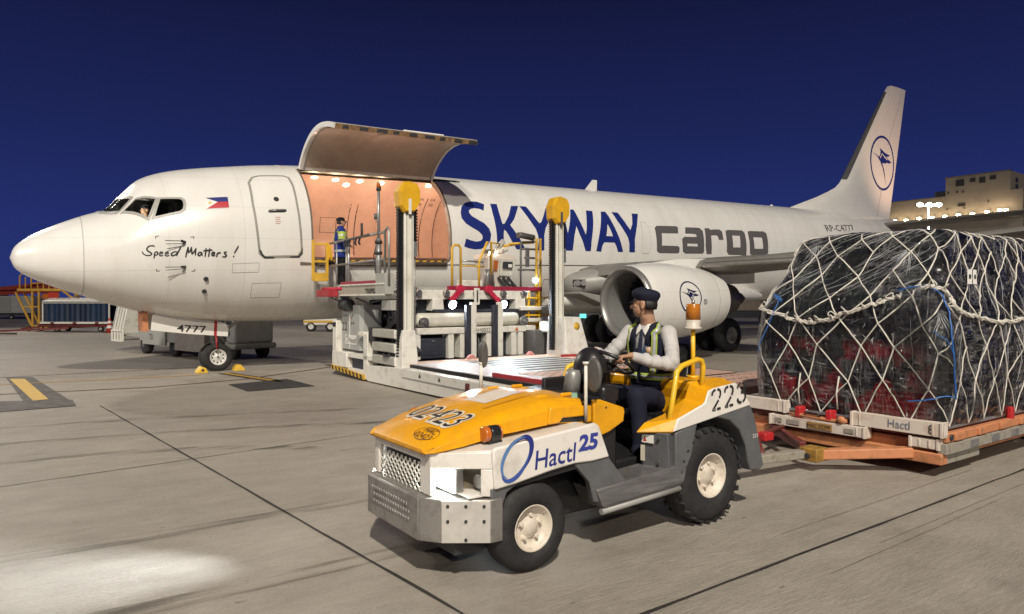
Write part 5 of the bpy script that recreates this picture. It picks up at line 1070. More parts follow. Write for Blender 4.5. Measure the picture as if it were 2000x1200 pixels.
mark('stamp_ring', [[[(.175+.065*cos(k*pi/16), .225+.125*sin(k*pi/16)) for k in range(32)], [(.175+.061*cos(k*pi/16), .225+.12*sin(k*pi/16)) for k in range(32)]]], lambda x, y: T_(x, y, hz_(x, y)+.004), st_, hd)
# dashboard cowl cheeks
for s in (1, -1):
    mb = TB(); mb.prism([(1.365, .78), (1.365, 1.005), (1.43, 1.0), (1.655, .925), (1.665, .90), (1.655, .825), (1.52, .765), (1.40, .735)], 'y', min(.435*s, .465*s), max(.435*s, .465*s)); ck = mb.build('cowl_cheek', M_ty, tr, bevel=.008)
    mb = TB(); mb.cyl((1.48, .465*s, .94), (1.48, .469*s, .94), .008, n=8); mb.build('rivet', M_dark, ck)
tbx('dashboard', (1.36, -.43, .46), (1.62, .43, .985), M_blackp, bev=.02)
mb = TB(); mb.ell((1.79, -.05, 1.16), (.125, .15, .17), 24, 14); mb.build('instrument_hood', M_blackp, tr)
mb = TB(); mb.lathe((1.60, -.06, .96), (.12, 0, 1), [(0, .07), (.16, .062), (.20, .05)], 20); mb.build('column_boot', mat('boot_silver', (.35, .34, .32), .35, metal=.4), tr)
mb = TB(); mb.cyl((1.72, 0, 1.02), (1.96, 0, 1.18), .035, n=14); mb.build('steering_column', M_blackp, tr)
SWC = Vector((1.965, .0, 1.205)); swx = Vector((.50, 0, .866)).normalized()
mb = TB(); rg = MB.ring(mb, SWC, swx, .19, 40); mb.tube(rg, .015, 10, closed=True); sw = mb.build('steering_wheel', M_blackp, tr)
mb = TB(); mb.lathe(SWC-swx*.03, swx, [(0, .05), (.03, .055), (.04, .03), (.041, .001)], 18); mb.build('wheel_boss', M_blackp, sw)
for k in (0, 1, 2): p = rg[(k*13+4) % 40]; TB().beam(SWC-swx*.01, p, .025, .012).build('wheel_spoke', M_steel, sw)
mb = TB(); mb.tube([(1.82, -.02, 1.10), (1.80, .12, 1.14), (1.80, .20, 1.16)], .009, 8); mb.ell((1.80, .21, 1.163), (.016, .016, .016), 8, 6); mb.build('stalk', M_blackp, tr)
tbx('instrument_panel', (1.62, .04, .92), (1.80, .28, 1.06), M_blackp, bev=.03)
mark('permit_sticker', [[[(1.285, .965), (1.375, .955), (1.375, 1.035), (1.285, 1.045)]]], lambda x, z: T_(x, .30+(1.375-x)*.2, z), mat('permit_mint', (.33, .62, .50), .4, var=.15, scale=20), tr)
tbx('side_guard', (1.62, -.47, .60), (2.50, -.43, 1.06), M_blackp, bev=.015)
tbx('far_side_cover', (1.42, -.62, .86), (1.85, -.40, .98), M_blackp, bev=.03)
# mirrors
for y, x, zb, zt, cz, lean in ((.50, 1.26, .87, 1.27, 1.19, .02), (-.55, 1.08, .98, 1.20, 1.27, 0)):
    mb = TB(); mb.tube([(x, y, zb), (x, y, zt)], .012 if y > 0 else .014, 10); mp = mb.build('mirror_pole', M_lwhite, tr)
    mb = TB(); mb.cyl((x, y, zt-.008), (x, y, zt+.008), .022, n=12); mb.build('pole_cap', M_lwhite, mp)
    mb = TB(); h = (.075, .115) if y > 0 else (.034, .11)
    mb.loft([[(x+.06+o*.4, y+.01+h[0]*sin(a)*k, cz+.00+h[1]*cos(a)*k*(1 if cos(a) > 0 else 1.1)) for a in [2*pi*i/28 for i in range(28)]] for o, k in ((-.03, .75), (-.02, .95), (.02, 1), (.05, .95))] if y > 0 else [[(x+.02+h[0]*sin(a)*k, y+o, cz+h[1]*cos(a)*k) for a in [2*pi*i/28 for i in range(28)]] for o, k in ((-.03, .9), (0, 1), (.03, .9))])
    mb.build('mirror', M_gplast, mp, bevel=.006)
TB().tube([(1.90, -.56, .55), (1.93, -.56, .98), (1.98, -.56, 1.12), (2.25, -.56, 1.20), (2.35, -.56, 1.18)], .022, 10).build('grab_rail', M_yellow, tr)
# floor, seat
tbx('floor', (1.30, -.60, .40), (2.0, .60, .425), M_blackp)
mb = TB(); mb.beam((1.55, .12, .50), (1.42, .12, .56), .08, .02); mb.build('pedal', M_dark, tr, bevel=.004)
tbx('seat_box', (2.20, -.40, .42), (2.62, .40, .66), M_blackp, bev=.02)
M_seat = mat('seat_vinyl', (.016, .016, .018), .30, var=.15, scale=8, bump=.04)
TB().box((2.12, -.25, .66), (2.58, .25, .77)).build('seat_cushion', M_seat, tr, bevel=.045, seg=4)
mb = TB(); mb.loft([[(2.50, -.24, .72), (2.62, -.24, .70), (2.62, .24, .70), (2.50, .24, .72)], [(2.56, -.25, 1.0), (2.68, -.25, 1.0), (2.68, .25, 1.0), (2.56, .25, 1.0)], [(2.66, -.22, 1.27), (2.74, -.22, 1.28), (2.74, .22, 1.28), (2.66, .22, 1.27)], [(2.69, -.15, 1.33), (2.74, -.15, 1.33), (2.74, .15, 1.33), (2.69, .15, 1.33)]]); mb.build('seat_back', M_seat, tr, bevel=.04, seg=4)
TB().box((2.08, .10, .60), (2.16, .32, .63)).build('seat_lever', M_steel, tr, bevel=.01); TB().box((2.34, .25, .70), (2.50, .29, .73)).build('seat_lever', M_steel, tr, bevel=.01)
# rear body: white sides, yellow inner faces, deck
RW = [(1.955, .745), (2.0, .835), (2.30, .925), (2.34, 1.015), (2.40, 1.03), (2.66, 1.055), (2.70, 1.03), (2.865, .865)]
for s in (1, -1):
    Y = .672*s
    mb = TB(); mb.loft([[(x, Y, z) for x, z in RW], [(x, Y-.03*s, z) for x, z in RW]]); rp = mb.build('rear_side_panel', M_tw, tr, bevel=.010, seg=3)
    inn = [(1.78, .735), (1.84, .80), (2.02, .835), (2.28, .945), (2.33, 1.045), (2.42, 1.075), (2.66, 1.08), (2.70, 1.05)]
    mb = TB(); e = [(x, Y-.012*s, z) for x, z in RW[1:7]]; i_ = [(x, .49*s, z) for x, z in inn[2:8]]
    mb.loft([e, i_], caps=False, closed=False); 
    mb.face(mb._add([(1.955, Y-.012*s, .748), (2.0, Y-.012*s, .835), (2.02, .49*s, .838), (1.84, .49*s, .80), (1.76, .49*s, .742)]))
    sk = mb.build('rear_shoulder', M_ty, tr, recalc=True); sk.modifiers.new('t', 'SOLIDIFY').thickness = .012
    # rear fender (grey) with arch
    pts_o = [(2.44, .875), (2.865, .858), (2.93, .72), (3.03, .36), (2.98, .33), (2.86, .34)]
    pts_i = [(2.83, .42), (2.80, .55), (2.72, .68), (2.60, .765), (2.46, .80)]
    mb = TB(); mb.prism(pts_o+pts_i, 'y', min(Y-.006*s, .42*s), max(Y-.006*s, .42*s)); rf_ = mb.build('rear_fender', M_tg, tr, bevel=.012)
    mb = TB(); mb.loft([[(1.98, Y-.006*s, .735), (2.22, Y-.006*s, .79), (2.14, Y-.006*s, .50), (2.08, Y-.006*s, .46), (1.98, Y-.006*s, .45)], [(1.98, .44*s, .735), (2.22, .44*s, .79), (2.14, .44*s, .50), (2.08, .44*s, .46), (1.98, .44*s, .45)]]); mb.build('rear_panel', M_tg, tr, bevel=.01)
    mb = TB(); mb.loft([[(1.84, .44*s, .735), (1.90, Y-.01*s, .735), (1.92, Y-.01*s, .44), (1.86, .44*s, .42)], [(2.12, .42*s, .735), (2.12, Y-.1*s, .735), (2.12, Y-.1*s, .44), (2.12, .42*s, .42)]]); ip = mb.build('access_panel', M_tg, tr, bevel=.006)
    mb = TB(); mb.prism([(1.95, .76), (2.2, .80), (2.45, .84), (2.86, .84), (2.86, .70), (2.6, .80), (2.4, .815), (2.1, .77)], 'y', min(.40*s, .66*s), max(.40*s, .66*s)); mb.build('wheel_arch', M_blackp, tr)
    # grab rail hoop
    TB().tube([(1.98, .60*s, .80), (2.04, .585*s, .98), (2.10, .57*s, 1.165), (2.16, .565*s, 1.205), (2.34, .56*s, 1.245), (2.39, .56*s, 1.235), (2.41, .56*s, 1.19), (2.385, .56*s, .98)], .021, 12).build('hand_rail', M_yellow, tr)
if True:
    mb = TB(); a = Vector((1.846, .455, .0)); b = Vector((1.898, .64, 0)); n_ = Vector((-.96, .27, 0))*.012
    for (f0, f1, z0, z1, m, nm) in ((.05, .55, .655, .715, M_wht_mark, 'warning_label'), (.0, .18, .52, .635, mat('label_cream', (.6, .56, .45), .5), 'info_label')):
        p, q = a+(b-a)*f0, a+(b-a)*f1; mb = TB(); V = [p+n_+Vector((0, 0, z0)), q+n_+Vector((0, 0, z0)), q+n_+Vector((0, 0, z1)), p+n_+Vector((0, 0, z1))]; mb.loft([V, [v+n_*.3 for v in V]]); mb.build(nm, m, tr)
    p = a+(b-a)*.1; q = a+(b-a)*.26; mb = TB(); mb.face(mb._add([p+n_*1.4+Vector((0, 0, .665)), q+n_*1.4+Vector((0, 0, .665)), (p+q)/2+n_*1.4+Vector((0, 0, .705))])); mb.build('label_triangle', mat('triangle_red', (.5, .06, .02), .5), tr)
    for z in (.70, .53): c = a+(b-a)*.78+n_*1.1; mb = TB(); mb.cyl(c+Vector((0, 0, z)), c+n_*1.2+Vector((0, 0, z)), .012, n=8); mb.build('panel_screw', M_steel, tr)
tbx('rear_deck', (2.36, -.49, .90), (2.80, .49, 1.065), M_ty, bev=.02)
tbx('rear_well', (2.20, -.49, .70), (2.37, .49, .80), M_blackp)
tbx('rear_bulkhead', (2.36, -.49, .74), (2.40, .49, 1.0), M_ty)
tbx('rear_body', (2.40, -.42, .30), (2.95, .42, .90), M_tg, bev=.02)
mb = TB(); mb.box((2.95, -.05, .36), (3.10, .05, .40)); mb.box((2.95, -.05, .24), (3.10, .05, .28)); mb.cyl((3.06, 0, .22), (3.06, 0, .46), .018, n=10); mb.build('tow_hitch', M_dark, tr, bevel=.006)
# gear lever, beacon
mb = TB(); mb.tube([(2.30, .40, .86), (2.24, .42, .88)], .010, 8); mb.ell((2.33, .40, .86), (.03, .018, .018), 10, 8); mb.build('lever', M_blackp, tr)
mb = TB(); mb.cyl((2.60, .30, 1.065), (2.60, .30, 1.085), .05, n=14); mb.tube([(2.60, .30, 1.07), (2.60, .30, 1.46)], .018, 10); bpole = mb.build('beacon_pole', M_yellow, tr)
mb = TB(); mb.lathe((2.60, .30, 1.46), (0, 0, 1), [(0, .02), (.005, .07), (.02, .07), (.025, .055), (.075, .062), (.08, .06)], 20); mb.build('beacon_base', mat('beacon_cream', (.62, .57, .48), .4), bpole)
mb = TB(); mb.lathe((2.60, .30, 1.54), (0, 0, 1), [(0, .06), (.12, .057), (.13, .05), (.132, .001)], 20); mb.build('beacon_lens', mat('beacon_orange', (.48, .16, .01), .2, var=.1, scale=12, coat=.4), bpole)
mb = TB(); mb.cyl((2.60, .30, 1.67), (2.60, .30, 1.70), .014, n=8); mb.cyl((2.60, .30, 1.70), (2.60, .30, 1.75), .004, n=6); mb.build('beacon_tip', M_steel, bpole)
# number 223 (stencil strokes) on the rear panel
def st2(x, z): return T_(x, .6745, z)
SK = .10
def stencil(ch, x0, z0, w, h):
    G = {'2': [[(0, .74), (.05, .88), (.2, .97), (.40, 1)], [(.58, 1), (.78, .96), (.92, .85), (.92, .68), (.80, .52)], [(.72, .44), (.45, .25), (.16, .05), (.1, 0), (.40, 0)], [(.54, 0), (.95, 0)]],
         '3': [[(.04, .78), (.12, .9), (.28, .98), (.42, 1)], [(.56, 1), (.76, .95), (.88, .84), (.86, .70), (.72, .58), (.45, .53)], [(.45, .53), (.80, .50), (.95, .38), (.96, .24), (.86, .10), (.66, .02)], [(.50, 0), (.26, .03), (.10, .12), (.05, .26)]]}[ch]
    return [stroke([(x0+w*a+SK*h*b*0, z0+h*b+(x0+w*a-2.35)*.10) for a, b in smooth_line(g, 4)], .020) for g in G]
sh = []
for i, ch in enumerate('223'): sh += stencil(ch, 2.375+.148*i, .862, .105, .15)
for i, s in enumerate(sh): mark('stencil_number', [s], (lambda i: lambda x, z: T_(x, .6735+.0006*i, z))(i), M_black, tr)
text('rear_small_mark', '223', .04, lambda x, z: T_(2.88+x, .668, .60+z), M_wht_mark, tr, fit=.07)
# wheels
M_rimc = mat('rim_cream', (.56, .50, .42), .42, var=.12, scale=14, dirt=(.36, .30, .23))
for s in (1, -1):
    wheel(T_(.70, .555*s, .279), .279, .20, .148, tr, 'front_wheel', M_rimc, s, nbolt=5)
    t = wheel(T_(2.38, .555*s, .368), .362, .23, .170, tr, 'rear_wheel', M_rimc, s, nbolt=6)
    mb = TB(); n = 26
    for k in range(n):
        for h in (1, -1):
            a = 2*pi*(k+.5*(h < 0))/n; c = Vector((2.38, .555*s, .368)); d = Vector((cos(a), 0, sin(a))); tt = Vector((-sin(a), 0, cos(a)))
            p = c+d*.356+Vector((0, .025*h, 0)); q = c+d*.345+Vector((0, .112*h, 0))+tt*.022
            mb.beam(p, q, .036, .017, up=d)
    tag(mb.build('tread_lugs', M_rubber, t), kind='stuff')
    for (cx, cz, rr, yy, nm) in ((.70, .279, .05, .61, 'hub_cap'), (2.38, .368, .055, .62, 'hub_cap')):
        mb = TB(); mb.lathe((cx, (yy-.06)*s, cz), (0, s, 0), [(0, rr), (.05, rr*.95), (.062, rr*.7), (.064, .001)], 20); mb.build(nm, M_rimc, tr)
# ================================================================ PEOPLE (apron coordinates u, v, z)
def cap_(mb, p, q, r0, r1, n=14):
    """tapered capsule"""
    p, q = Vector(p), Vector(q); d = q-p; L = d.length
    if L < 1e-6: mb.ell(p, (r0, r0, r0)); return
    d = d/L; prof = []
    for k in range(6): a = pi/2*(1-k/5); prof.append((-r0*sin(a), max(r0*cos(a), 1e-4)))
    for k in range(6): a = pi/2*k/5; prof.append((L+r1*sin(a), max(r1*cos(a), 1e-4)))
    mb.lathe(p, d, prof, n)
def chain(mb, pts):
    for (p, r), (q, s) in zip(pts, pts[1:]): cap_(mb, p, q, r, s)
def fuse(mb, name, m, parent, voxel=.007, smooth=4, fac=.5):
    """one continuous skin out of overlapping volumes"""
    o = mb.build(name, m, parent)
    d = o.modifiers.new('r', 'REMESH'); d.mode = 'VOXEL'; d.voxel_size = voxel; d.use_smooth_shade = True
    s = o.modifiers.new('s', 'SMOOTH'); s.iterations = smooth; s.factor = fac
    bpy.context.view_layer.update()
    me = bpy.data.meshes.new_from_object(o.evaluated_get(bpy.context.evaluated_depsgraph_get()))
    old = o.data; o.modifiers.clear(); o.data = me; bpy.data.meshes.remove(old)
    for p in me.polygons: p.use_smooth = True
    return o
def cloth(name, col, bump=.35, scale=9, rough=.8, var=.12): return mat(name, col, rough, var=var, scale=scale, bump=bump, bscale=14, stretch=(1, 1, .7), spec=.25)
M_skin_ = mat('skin_tone', (.43, .245, .155), .48, var=.08, scale=18, bump=.05, bscale=120, spec=.4)
M_hair = mat('black_hair', (.012, .010, .009), .6, var=.2, scale=60, stretch=(1, 1, .2))
M_navyc = cloth('navy_cloth', (.012, .014, .030)); M_shirt = cloth('shirt_white', (.50, .485, .475), 1.0, 5)
M_blackc = cloth('black_cloth', (.012, .012, .014)); M_shoe = mat('shoe_black', (.04, .038, .036), .28, var=.2, scale=20)
M_hiviz = mat('hi_vis_lime', (.38, .50, .07), .6, var=.12, scale=12); M_silver = mat('reflective_silver', (.44, .45, .44), .35, var=.05, metal=.2)
M_bluec = cloth('jacket_blue', (.014, .030, .20)); M_greyc = cloth('grey_cloth', (.20, .20, .21))
def head(mb, c, f, s=1., up=Vector((0, 0, 1))):
    """head of centre c facing f: skull, jaw, brow, nose, mouth, ears"""
    f = Vector(f).normalized(); r = f.cross(up).normalized(); up = r.cross(f).normalized(); c = Vector(c)
    P = lambda a, b, h: c+(f*a+r*b+up*h)*s
    def el(p, a, b, h, n=14):
        sm = mb.sm; mb.sm = True; m = 9
        rings = [[p+(f*a*cos(2*pi*i/n)*sin(pi*j/m)+r*b*sin(2*pi*i/n)*sin(pi*j/m)-up*h*cos(pi*j/m))*s for i in range(n)] for j in range(1, m)]
        mb.loft(rings); mb.sm = sm
    el(P(-.012, 0, .022), .098, .076, .100); el(P(.028, 0, -.045), .066, .062, .072); el(P(.052, 0, -.092), .030, .034, .024)
    el(P(.076, 0, .016), .020, .050, .016); cap_(mb, P(.086, 0, .005), P(.112, 0, -.030), .009*s, .013*s); el(P(.096, 0, -.034), .014, .018, .010)
    el(P(.082, 0, -.062), .016, .025, .008); el(P(.080, 0, -.074), .015, .022, .008); el(P(.058, .038, -.020), .026, .020, .020); el(P(.058, -.038, -.020), .026, .020, .020)
    for k in (1, -1): el(P(-.008, .076*k, -.010), .022, .010, .034); el(P(-.004, .080*k, -.036), .010, .009, .014)
    return P, f, r, up
def hand(mb, w, d, nrm, thumb, curl=1.0, s=1.):
    """wrist w, pointing d, palm facing nrm, thumb on the side of vector thumb; fingers curl towards nrm"""
    d, nrm = Vector(d).normalized(), Vector(nrm); nrm = (nrm-d*nrm.dot(d)).normalized(); t = d.cross(nrm); t = t if t.dot(Vector(thumb)) > 0 else -t; w = Vector(w)
    for k in (-.030, -.010, .010, .030): cap_(mb, w+t*k*.7*s+d*.01*s, w+(d*.085+t*k)*s, .014*s, .012*s)
    for i, (k, L) in enumerate(((.033, .078), (.011, .088), (-.011, .082), (-.033, .064))):
        p = w+(d*.088+t*k)*s; a = 0; ln = (L*.44*s, L*.32*s, L*.26*s); rr = (.0098*s, .0088*s, .0078*s, .0068*s)
        for j in range(3):
            a += curl*(.75, .95, .8)[j]*(1+.06*i); q = p+(d*cos(a)+nrm*sin(a)+t*k*.05)*ln[j]; cap_(mb, p, q, rr[j], rr[j+1], 10); p = q
    p = w+(d*.025+t*.030)*s; q = p+(d*.035+t*.030+nrm*.014)*s; cap_(mb, p, q, .015*s, .011*s, 10); q2 = q+(d*.030+t*.004*(1-curl)+nrm*(.020*curl))*s; cap_(mb, q, q2, .0105*s, .009*s, 10); cap_(mb, q2, q2+(d*.02-t*.012*curl+nrm*.014*curl)*s, .009*s, .0075*s, 10)
def torso_rings(R):
    """R: (centre, half depth, half width, facing unit vector) -> rings"""
    out = []
    for c, a, b, f in R:
        c, f = Vector(c), Vector(f).normalized(); r = Vector((0, 0, 1)).cross(f).normalized()
        out.append([c+f*a*copysign(abs(cos(t))**.8, cos(t))+r*b*copysign(abs(sin(t))**.8, sin(t)) for t in [2*pi*k/24 for k in range(24)]])
    return out
def shoe(mb, a, toe, s=1.):
    a, toe = Vector(a), Vector(toe); d = (toe-a).normalized()
    cap_(mb, a-d*.04*s+Vector((0, 0, -.035*s)), toe+Vector((0, 0, .0)), .042*s, .038*s); cap_(mb, a, a+Vector((0, 0, -.03*s)), .045*s, .045*s); cap_(mb, a+Vector((0, 0, .03*s)), a+d*.09*s+Vector((0, 0, -.02*s)), .042*s, .035*s)
# ---------------- tractor driver
DX = lambda x, y, z: Vector((TU+x, TV+y, z))
dv_ = thing('person', 'driver in white shirt, navy vest and cap at the wheel of the tow tractor', 'person', TU+2.4, TV, .80)
F_ = Vector((-1, 0, 0)); hf = Vector((-.46, -.88, -.03)).normalized()
sh_n, sh_f = DX(2.42, .195, 1.43), DX(2.38, -.195, 1.43)
el_n, el_f = DX(2.345, .315, 1.185), DX(2.20, -.30, 1.20)
e1, e2 = Vector((0, 1, 0)), Vector((-.866, 0, .5)); SW = DX(SWC.x, SWC.y, SWC.z)
g_n = SW+e1*.19*cos(radians(22))+e2*.19*sin(radians(22)); g_f = SW-e1*.19*cos(radians(38))+e2*.19*sin(radians(38))
wr_n, wr_f = g_n+Vector((.085, .02, .025)), g_f+Vector((.085, -.02, .025))
hipn, hipf = DX(2.40, .11, .86), DX(2.40, -.11, .86); knn, knf = DX(2.03, .22, .945), DX(1.95, -.16, .95); ann, anf = DX(2.02, .27, .53), DX(1.72, -.16, .53)
mb = MB()
P, hF, hR, hU = head(mb, DX(2.355, -.01, 1.675), hf)
cap_(mb, DX(2.41, 0, 1.45), DX(2.375, 0, 1.60), .062, .056); cap_(mb, DX(2.42, -.05, 1.44), DX(2.37, -.0, 1.56), .045, .05)
mb.loft(torso_rings([(DX(2.42, 0, .88), .10, .15, F_), (DX(2.43, 0, 1.1), .10, .15, F_), (DX(2.43, 0, 1.3), .11, .17, F_), (DX(2.41, 0, 1.44), .08, .15, F_), (DX(2.40, 0, 1.49), .05, .07, F_)]))
for a, b, c, w, g in ((sh_n, el_n, wr_n, 0, 0), (sh_f, el_f, wr_f, 0, 0)): chain(mb, [(a, .05), (b, .042), (c, .028)])
hand(mb, wr_n, g_n+Vector((-.055, -.02, .018))-wr_n, Vector((-.25, 0, -1)), Vector((.3, -1, .2)), 1.15)
hand(mb, wr_f, g_f+Vector((-.055, .02, .018))-wr_f, Vector((-.25, 0, -1)), Vector((.3, 1, .2)), 1.15)
for h, k, a in ((hipn, knn, ann), (hipf, knf, anf)): chain(mb, [(h, .075), (k, .05), (a, .036)])
fuse(mb, 'body', M_skin_, dv_, .0052, 3)
# shirt: sleeves and collar
mb = MB()
mb.loft(torso_rings([(DX(2.42, 0, 1.02), .112, .165, F_), (DX(2.43, 0, 1.2), .115, .175, F_), (DX(2.43, 0, 1.35), .118, .185, F_), (DX(2.41, 0, 1.46), .085, .15, F_), (DX(2.405, 0, 1.50), .058, .075, F_)]))
for a, b, w in ((sh_n, el_n, wr_n), (sh_f, el_f, wr_f)):
    m1 = a.lerp(b, .5)+Vector((.012, 0, .0)); m2 = b.lerp(w, .5)+Vector((0, 0, -.014)); we = w.lerp(b, .10)
    chain(mb, [(a, .070), (m1, .060), (b, .054), (m2, .048), (we, .039)])
    dd_ = (b-a).normalized()
    for k, f in enumerate((.55, .72, .88)): q = a.lerp(b, f); cap_(mb, q+Vector((-.02, .02, 0)), q+Vector((.02, -.03, .02)), .056, .050)
    for f in (.18, .38, .62): q = b.lerp(w, f); cap_(mb, q+Vector((0, .01, -.012)), q+Vector((0, -.01, .01)), .052-.012*f, .050-.012*f)
fuse(mb, 'shirt', M_shirt, dv_, .0062, 2)
mb = MB()
for s in (1, -1): mb.loft([[DX(2.455, .055*s, 1.50), DX(2.40, .072*s, 1.515), DX(2.335, .045*s, 1.50), DX(2.315, .012*s, 1.455)], [DX(2.475, .075*s, 1.475), DX(2.40, .10*s, 1.48), DX(2.325, .075*s, 1.455), DX(2.300, .05*s, 1.415)]], closed=False, caps=False)
o = mb.build('collar', M_wht_mark, dv_); o.modifiers.new('t', 'SOLIDIFY').thickness = .006
mb = MB(); mb.loft([[DX(2.322, -.016, 1.465), DX(2.322, .016, 1.465), DX(2.314, .018, 1.44), DX(2.314, -.018, 1.44)][k:k+1]*1+[] for k in range(0)] or [[DX(2.320, -.014, 1.46), DX(2.320, .014, 1.46), DX(2.312, .014, 1.46), DX(2.312, -.014, 1.46)], [DX(2.290, -.026, 1.22), DX(2.290, .026, 1.22), DX(2.280, .026, 1.22), DX(2.280, -.026, 1.22)]]); mb.build('tie', mat('tie_dark', (.015, .02, .05), .5), dv_, bevel=.004)
# vest
VR = [(1.00, 2.425, .130, .182), (1.08, 2.43, .134, .188), (1.2, 2.435, .138, .196), (1.32, 2.435, .140, .205), (1.40, 2.425, .126, .205), (1.455, 2.415, .102, .175), (1.49, 2.41, .078, .118)]
def vest_pt(t, z, o=0.):
    for A, B in zip(VR, VR[1:]):
        if z <= B[0]: break
    f = min(1, max(0, (z-A[0])/(B[0]-A[0]))); x, a, b = [A[i]+(B[i]-A[i])*f for i in (1, 2, 3)]
    return DX(x-(a+o)*copysign(abs(cos(t))**.8, cos(t)), (b+o)*copysign(abs(sin(t))**.8, sin(t)), z)
mb = MB(); mb.sm = True; NT = 72; zs_ = [1.00+.49*k/26 for k in range(27)]
G = [[mb.b.verts.new(vest_pt(2*pi*i/NT, z)) for i in range(NT)] for z in zs_]
for j in range(26):
    for i in range(NT):
        t = (2*pi*(i+.5)/NT+pi) % (2*pi)-pi; z = (zs_[j]+zs_[j+1])/2
        if abs(t) < max(0, (z-1.16))*1.45: continue                              # open front
        yy = vest_pt(t, z)
        if 1.26 < z < 1.44 and abs(abs(t)-pi/2-.02) < .33*sin(pi*(z-1.25)/.21)**.5 if z < 1.455 else False: continue   # armholes
        mb.face([G[j][i], G[j][(i+1) % NT], G[j+1][(i+1) % NT], G[j+1][i]])
bmesh.ops.delete(mb.b, geom=[v for v in mb.b.verts if not v.link_faces], context='VERTS')
ve = mb.build('vest', M_navyc, dv_, recalc=True); q = ve.modifiers.new('t', 'SOLIDIFY'); q.thickness = .014; q.offset = 1
mb = MB(); mb.sm = True
for s in (1, -1): mb.loft([[DX(2.485, .05*s, 1.50), DX(2.42, .085*s, 1.525), DX(2.345, .075*s, 1.505), DX(2.30, .06*s, 1.42), DX(2.285, .065*s, 1.32)], [DX(2.50, .09*s, 1.475), DX(2.42, .13*s, 1.49), DX(2.33, .115*s, 1.465), DX(2.285, .105*s, 1.40), DX(2.275, .09*s, 1.32)]], closed=False, caps=False)
o = mb.build('vest_collar', M_navyc, dv_); o.modifiers.new('t', 'SOLIDIFY').thickness = .010
def band(name, path, w, m, o=.019):
    """strip of width w along (t, z) points on the vest"""
    P_ = [vest_pt(t, z, o) for t, z in path]; mb = MB(); mb.sm = True; L = []; R = []
    for i, p in enumerate(P_):
        d = (P_[min(i+1, len(P_)-1)]-P_[max(0, i-1)]).normalized(); n = (p-DX(2.43, 0, p.z)).normalized(); q = d.cross(n).normalized()*(w/2); L.append(p+q); R.append(p-q)
    mb.loft([L, R], closed=False, caps=False); x = mb.build(name, m, dv_); x.modifiers.new('t', 'SOLIDIFY').thickness = .004; return x
wb_ = [(-pi+2*pi*k/48, 1.075) for k in range(49) if abs(-pi+2*pi*k/48) > .06]
for lo, hi in ((-pi, -.06), (.06, pi)):
    pth = [(lo+(hi-lo)*k/30, 1.075) for k in range(31)]
    band('waist_band', pth, .055, M_hiviz); band('waist_stripe', pth, .022, M_silver, .022)
for s in (1, -1):
    pf = [(s*(.62+.05*k/10), 1.10+.33*k/10) for k in range(11)]+[(s*(.75+.14*k), 1.44+.012*k) for k in range(6)]
    band('front_band', pf, .050, M_hiviz); band('front_stripe', pf, .028, M_silver, .022)
    band('side_piping', [(s*(2.35-.1*k/10), 1.08+.36*k/10) for k in range(11)], .014, M_hiviz)
band('name_badge', [(.42, 1.26), (.40, 1.32)], .045, mat('badge_tan', (.50, .33, .22), .5), .028)
mb = MB(); mb.beam(vest_pt(.30, 1.33, .03), vest_pt(.16, 1.20, .03), .05, .012); mb.build('lanyard_card', mat('card_blue', (.05, .10, .2), .4), dv_)
# trousers, belt, shoes
mb = MB(); mb.loft(torso_rings([(DX(2.42, 0, .80), .12, .175, F_), (DX(2.42, 0, .90), .135, .185, F_), (DX(2.425, 0, 1.03), .125, .176, F_)]))
for h, k, a in ((hipn, knn, ann), (hipf, knf, anf)):
    chain(mb, [(h, .098), (h.lerp(k, .5)+Vector((0, 0, .012)), .090), (k, .076), (k.lerp(a, .4)+Vector((.012, 0, 0)), .068), (a+Vector((.005, 0, 0)), .064)])
    cap_(mb, k+Vector((.03, 0, -.05)), k+Vector((.08, 0, -.02)), .06, .06); cap_(mb, a+Vector((-.03, 0, .01)), a+Vector((.03, 0, .03)), .052, .055)
fuse(mb, 'trousers', M_navyc, dv_, .008, 3)
mb = MB(); shoe(mb, DX(2.03, .27, .51), DX(1.88, .30, .467)); fuse(mb, 'shoe', M_shoe, dv_, .006, 2)
mb = MB(); shoe(mb, DX(1.72, -.16, .51), DX(1.57, -.17, .467)); fuse(mb, 'shoe', M_shoe, dv_, .006, 2)
# cap and hair
mb = MB(); c = P(-.02, 0, .045)
def capdome(mb, P, w=1.0, h=.098):
    mb.sm = True; rings = []
    for z, r in ((.010, .088), (.028, .098), (.052, .112), (.074, .112), (.094, .096), (.108, .066), (.114, .03)):
        rings.append([P(-.018-.0*z+1.06*r*cos(t)*w, .92*r*sin(t)*w, .012+z-.10*r*cos(t)*0+.012*cos(t)) for t in [2*pi*k/28 for k in range(28)]])
    mb.loft(rings)
capdome(mb, P); rings = [[P(.055+.045*cos(t)+o, .070*sin(t), .030+dz-.018*cos(t)) for t in [-pi/2+pi*k/12 for k in range(13)]] for o, dz in ((0, 0), (.018, -.010))]
mb.build('cap', M_navyc, dv_, smooth=50)
mb = MB(); mb.sm = True; mb.loft([[P(.050, .074*sin(t), .036) for t in [-1.35+2.7*k/12 for k in range(13)]], [P(.050+.078*cos(t)**.7, .080*sin(t), .020-.010*cos(t)) for t in [-1.35+2.7*k/12 for k in range(13)]]], closed=False, caps=False)
o = mb.build('cap_peak', M_navyc, dv_); o.modifiers.new('t', 'SOLIDIFY').thickness = .006
mb = MB(); mb.sm = True
for dz, g in ((0, 0),): mb.loft([[P(-.015+(.090+g)*cos(t), (.078+g)*sin(t), z) for t in [pi*.56+pi*.88*k/20 for k in range(21)]] for z, g in ((.03, .004), (-.02, .006), (-.055, -.004))], closed=False, caps=False)
o = mb.build('hair', M_hair, dv_); o.modifiers.new('t', 'SOLIDIFY').thickness = .010
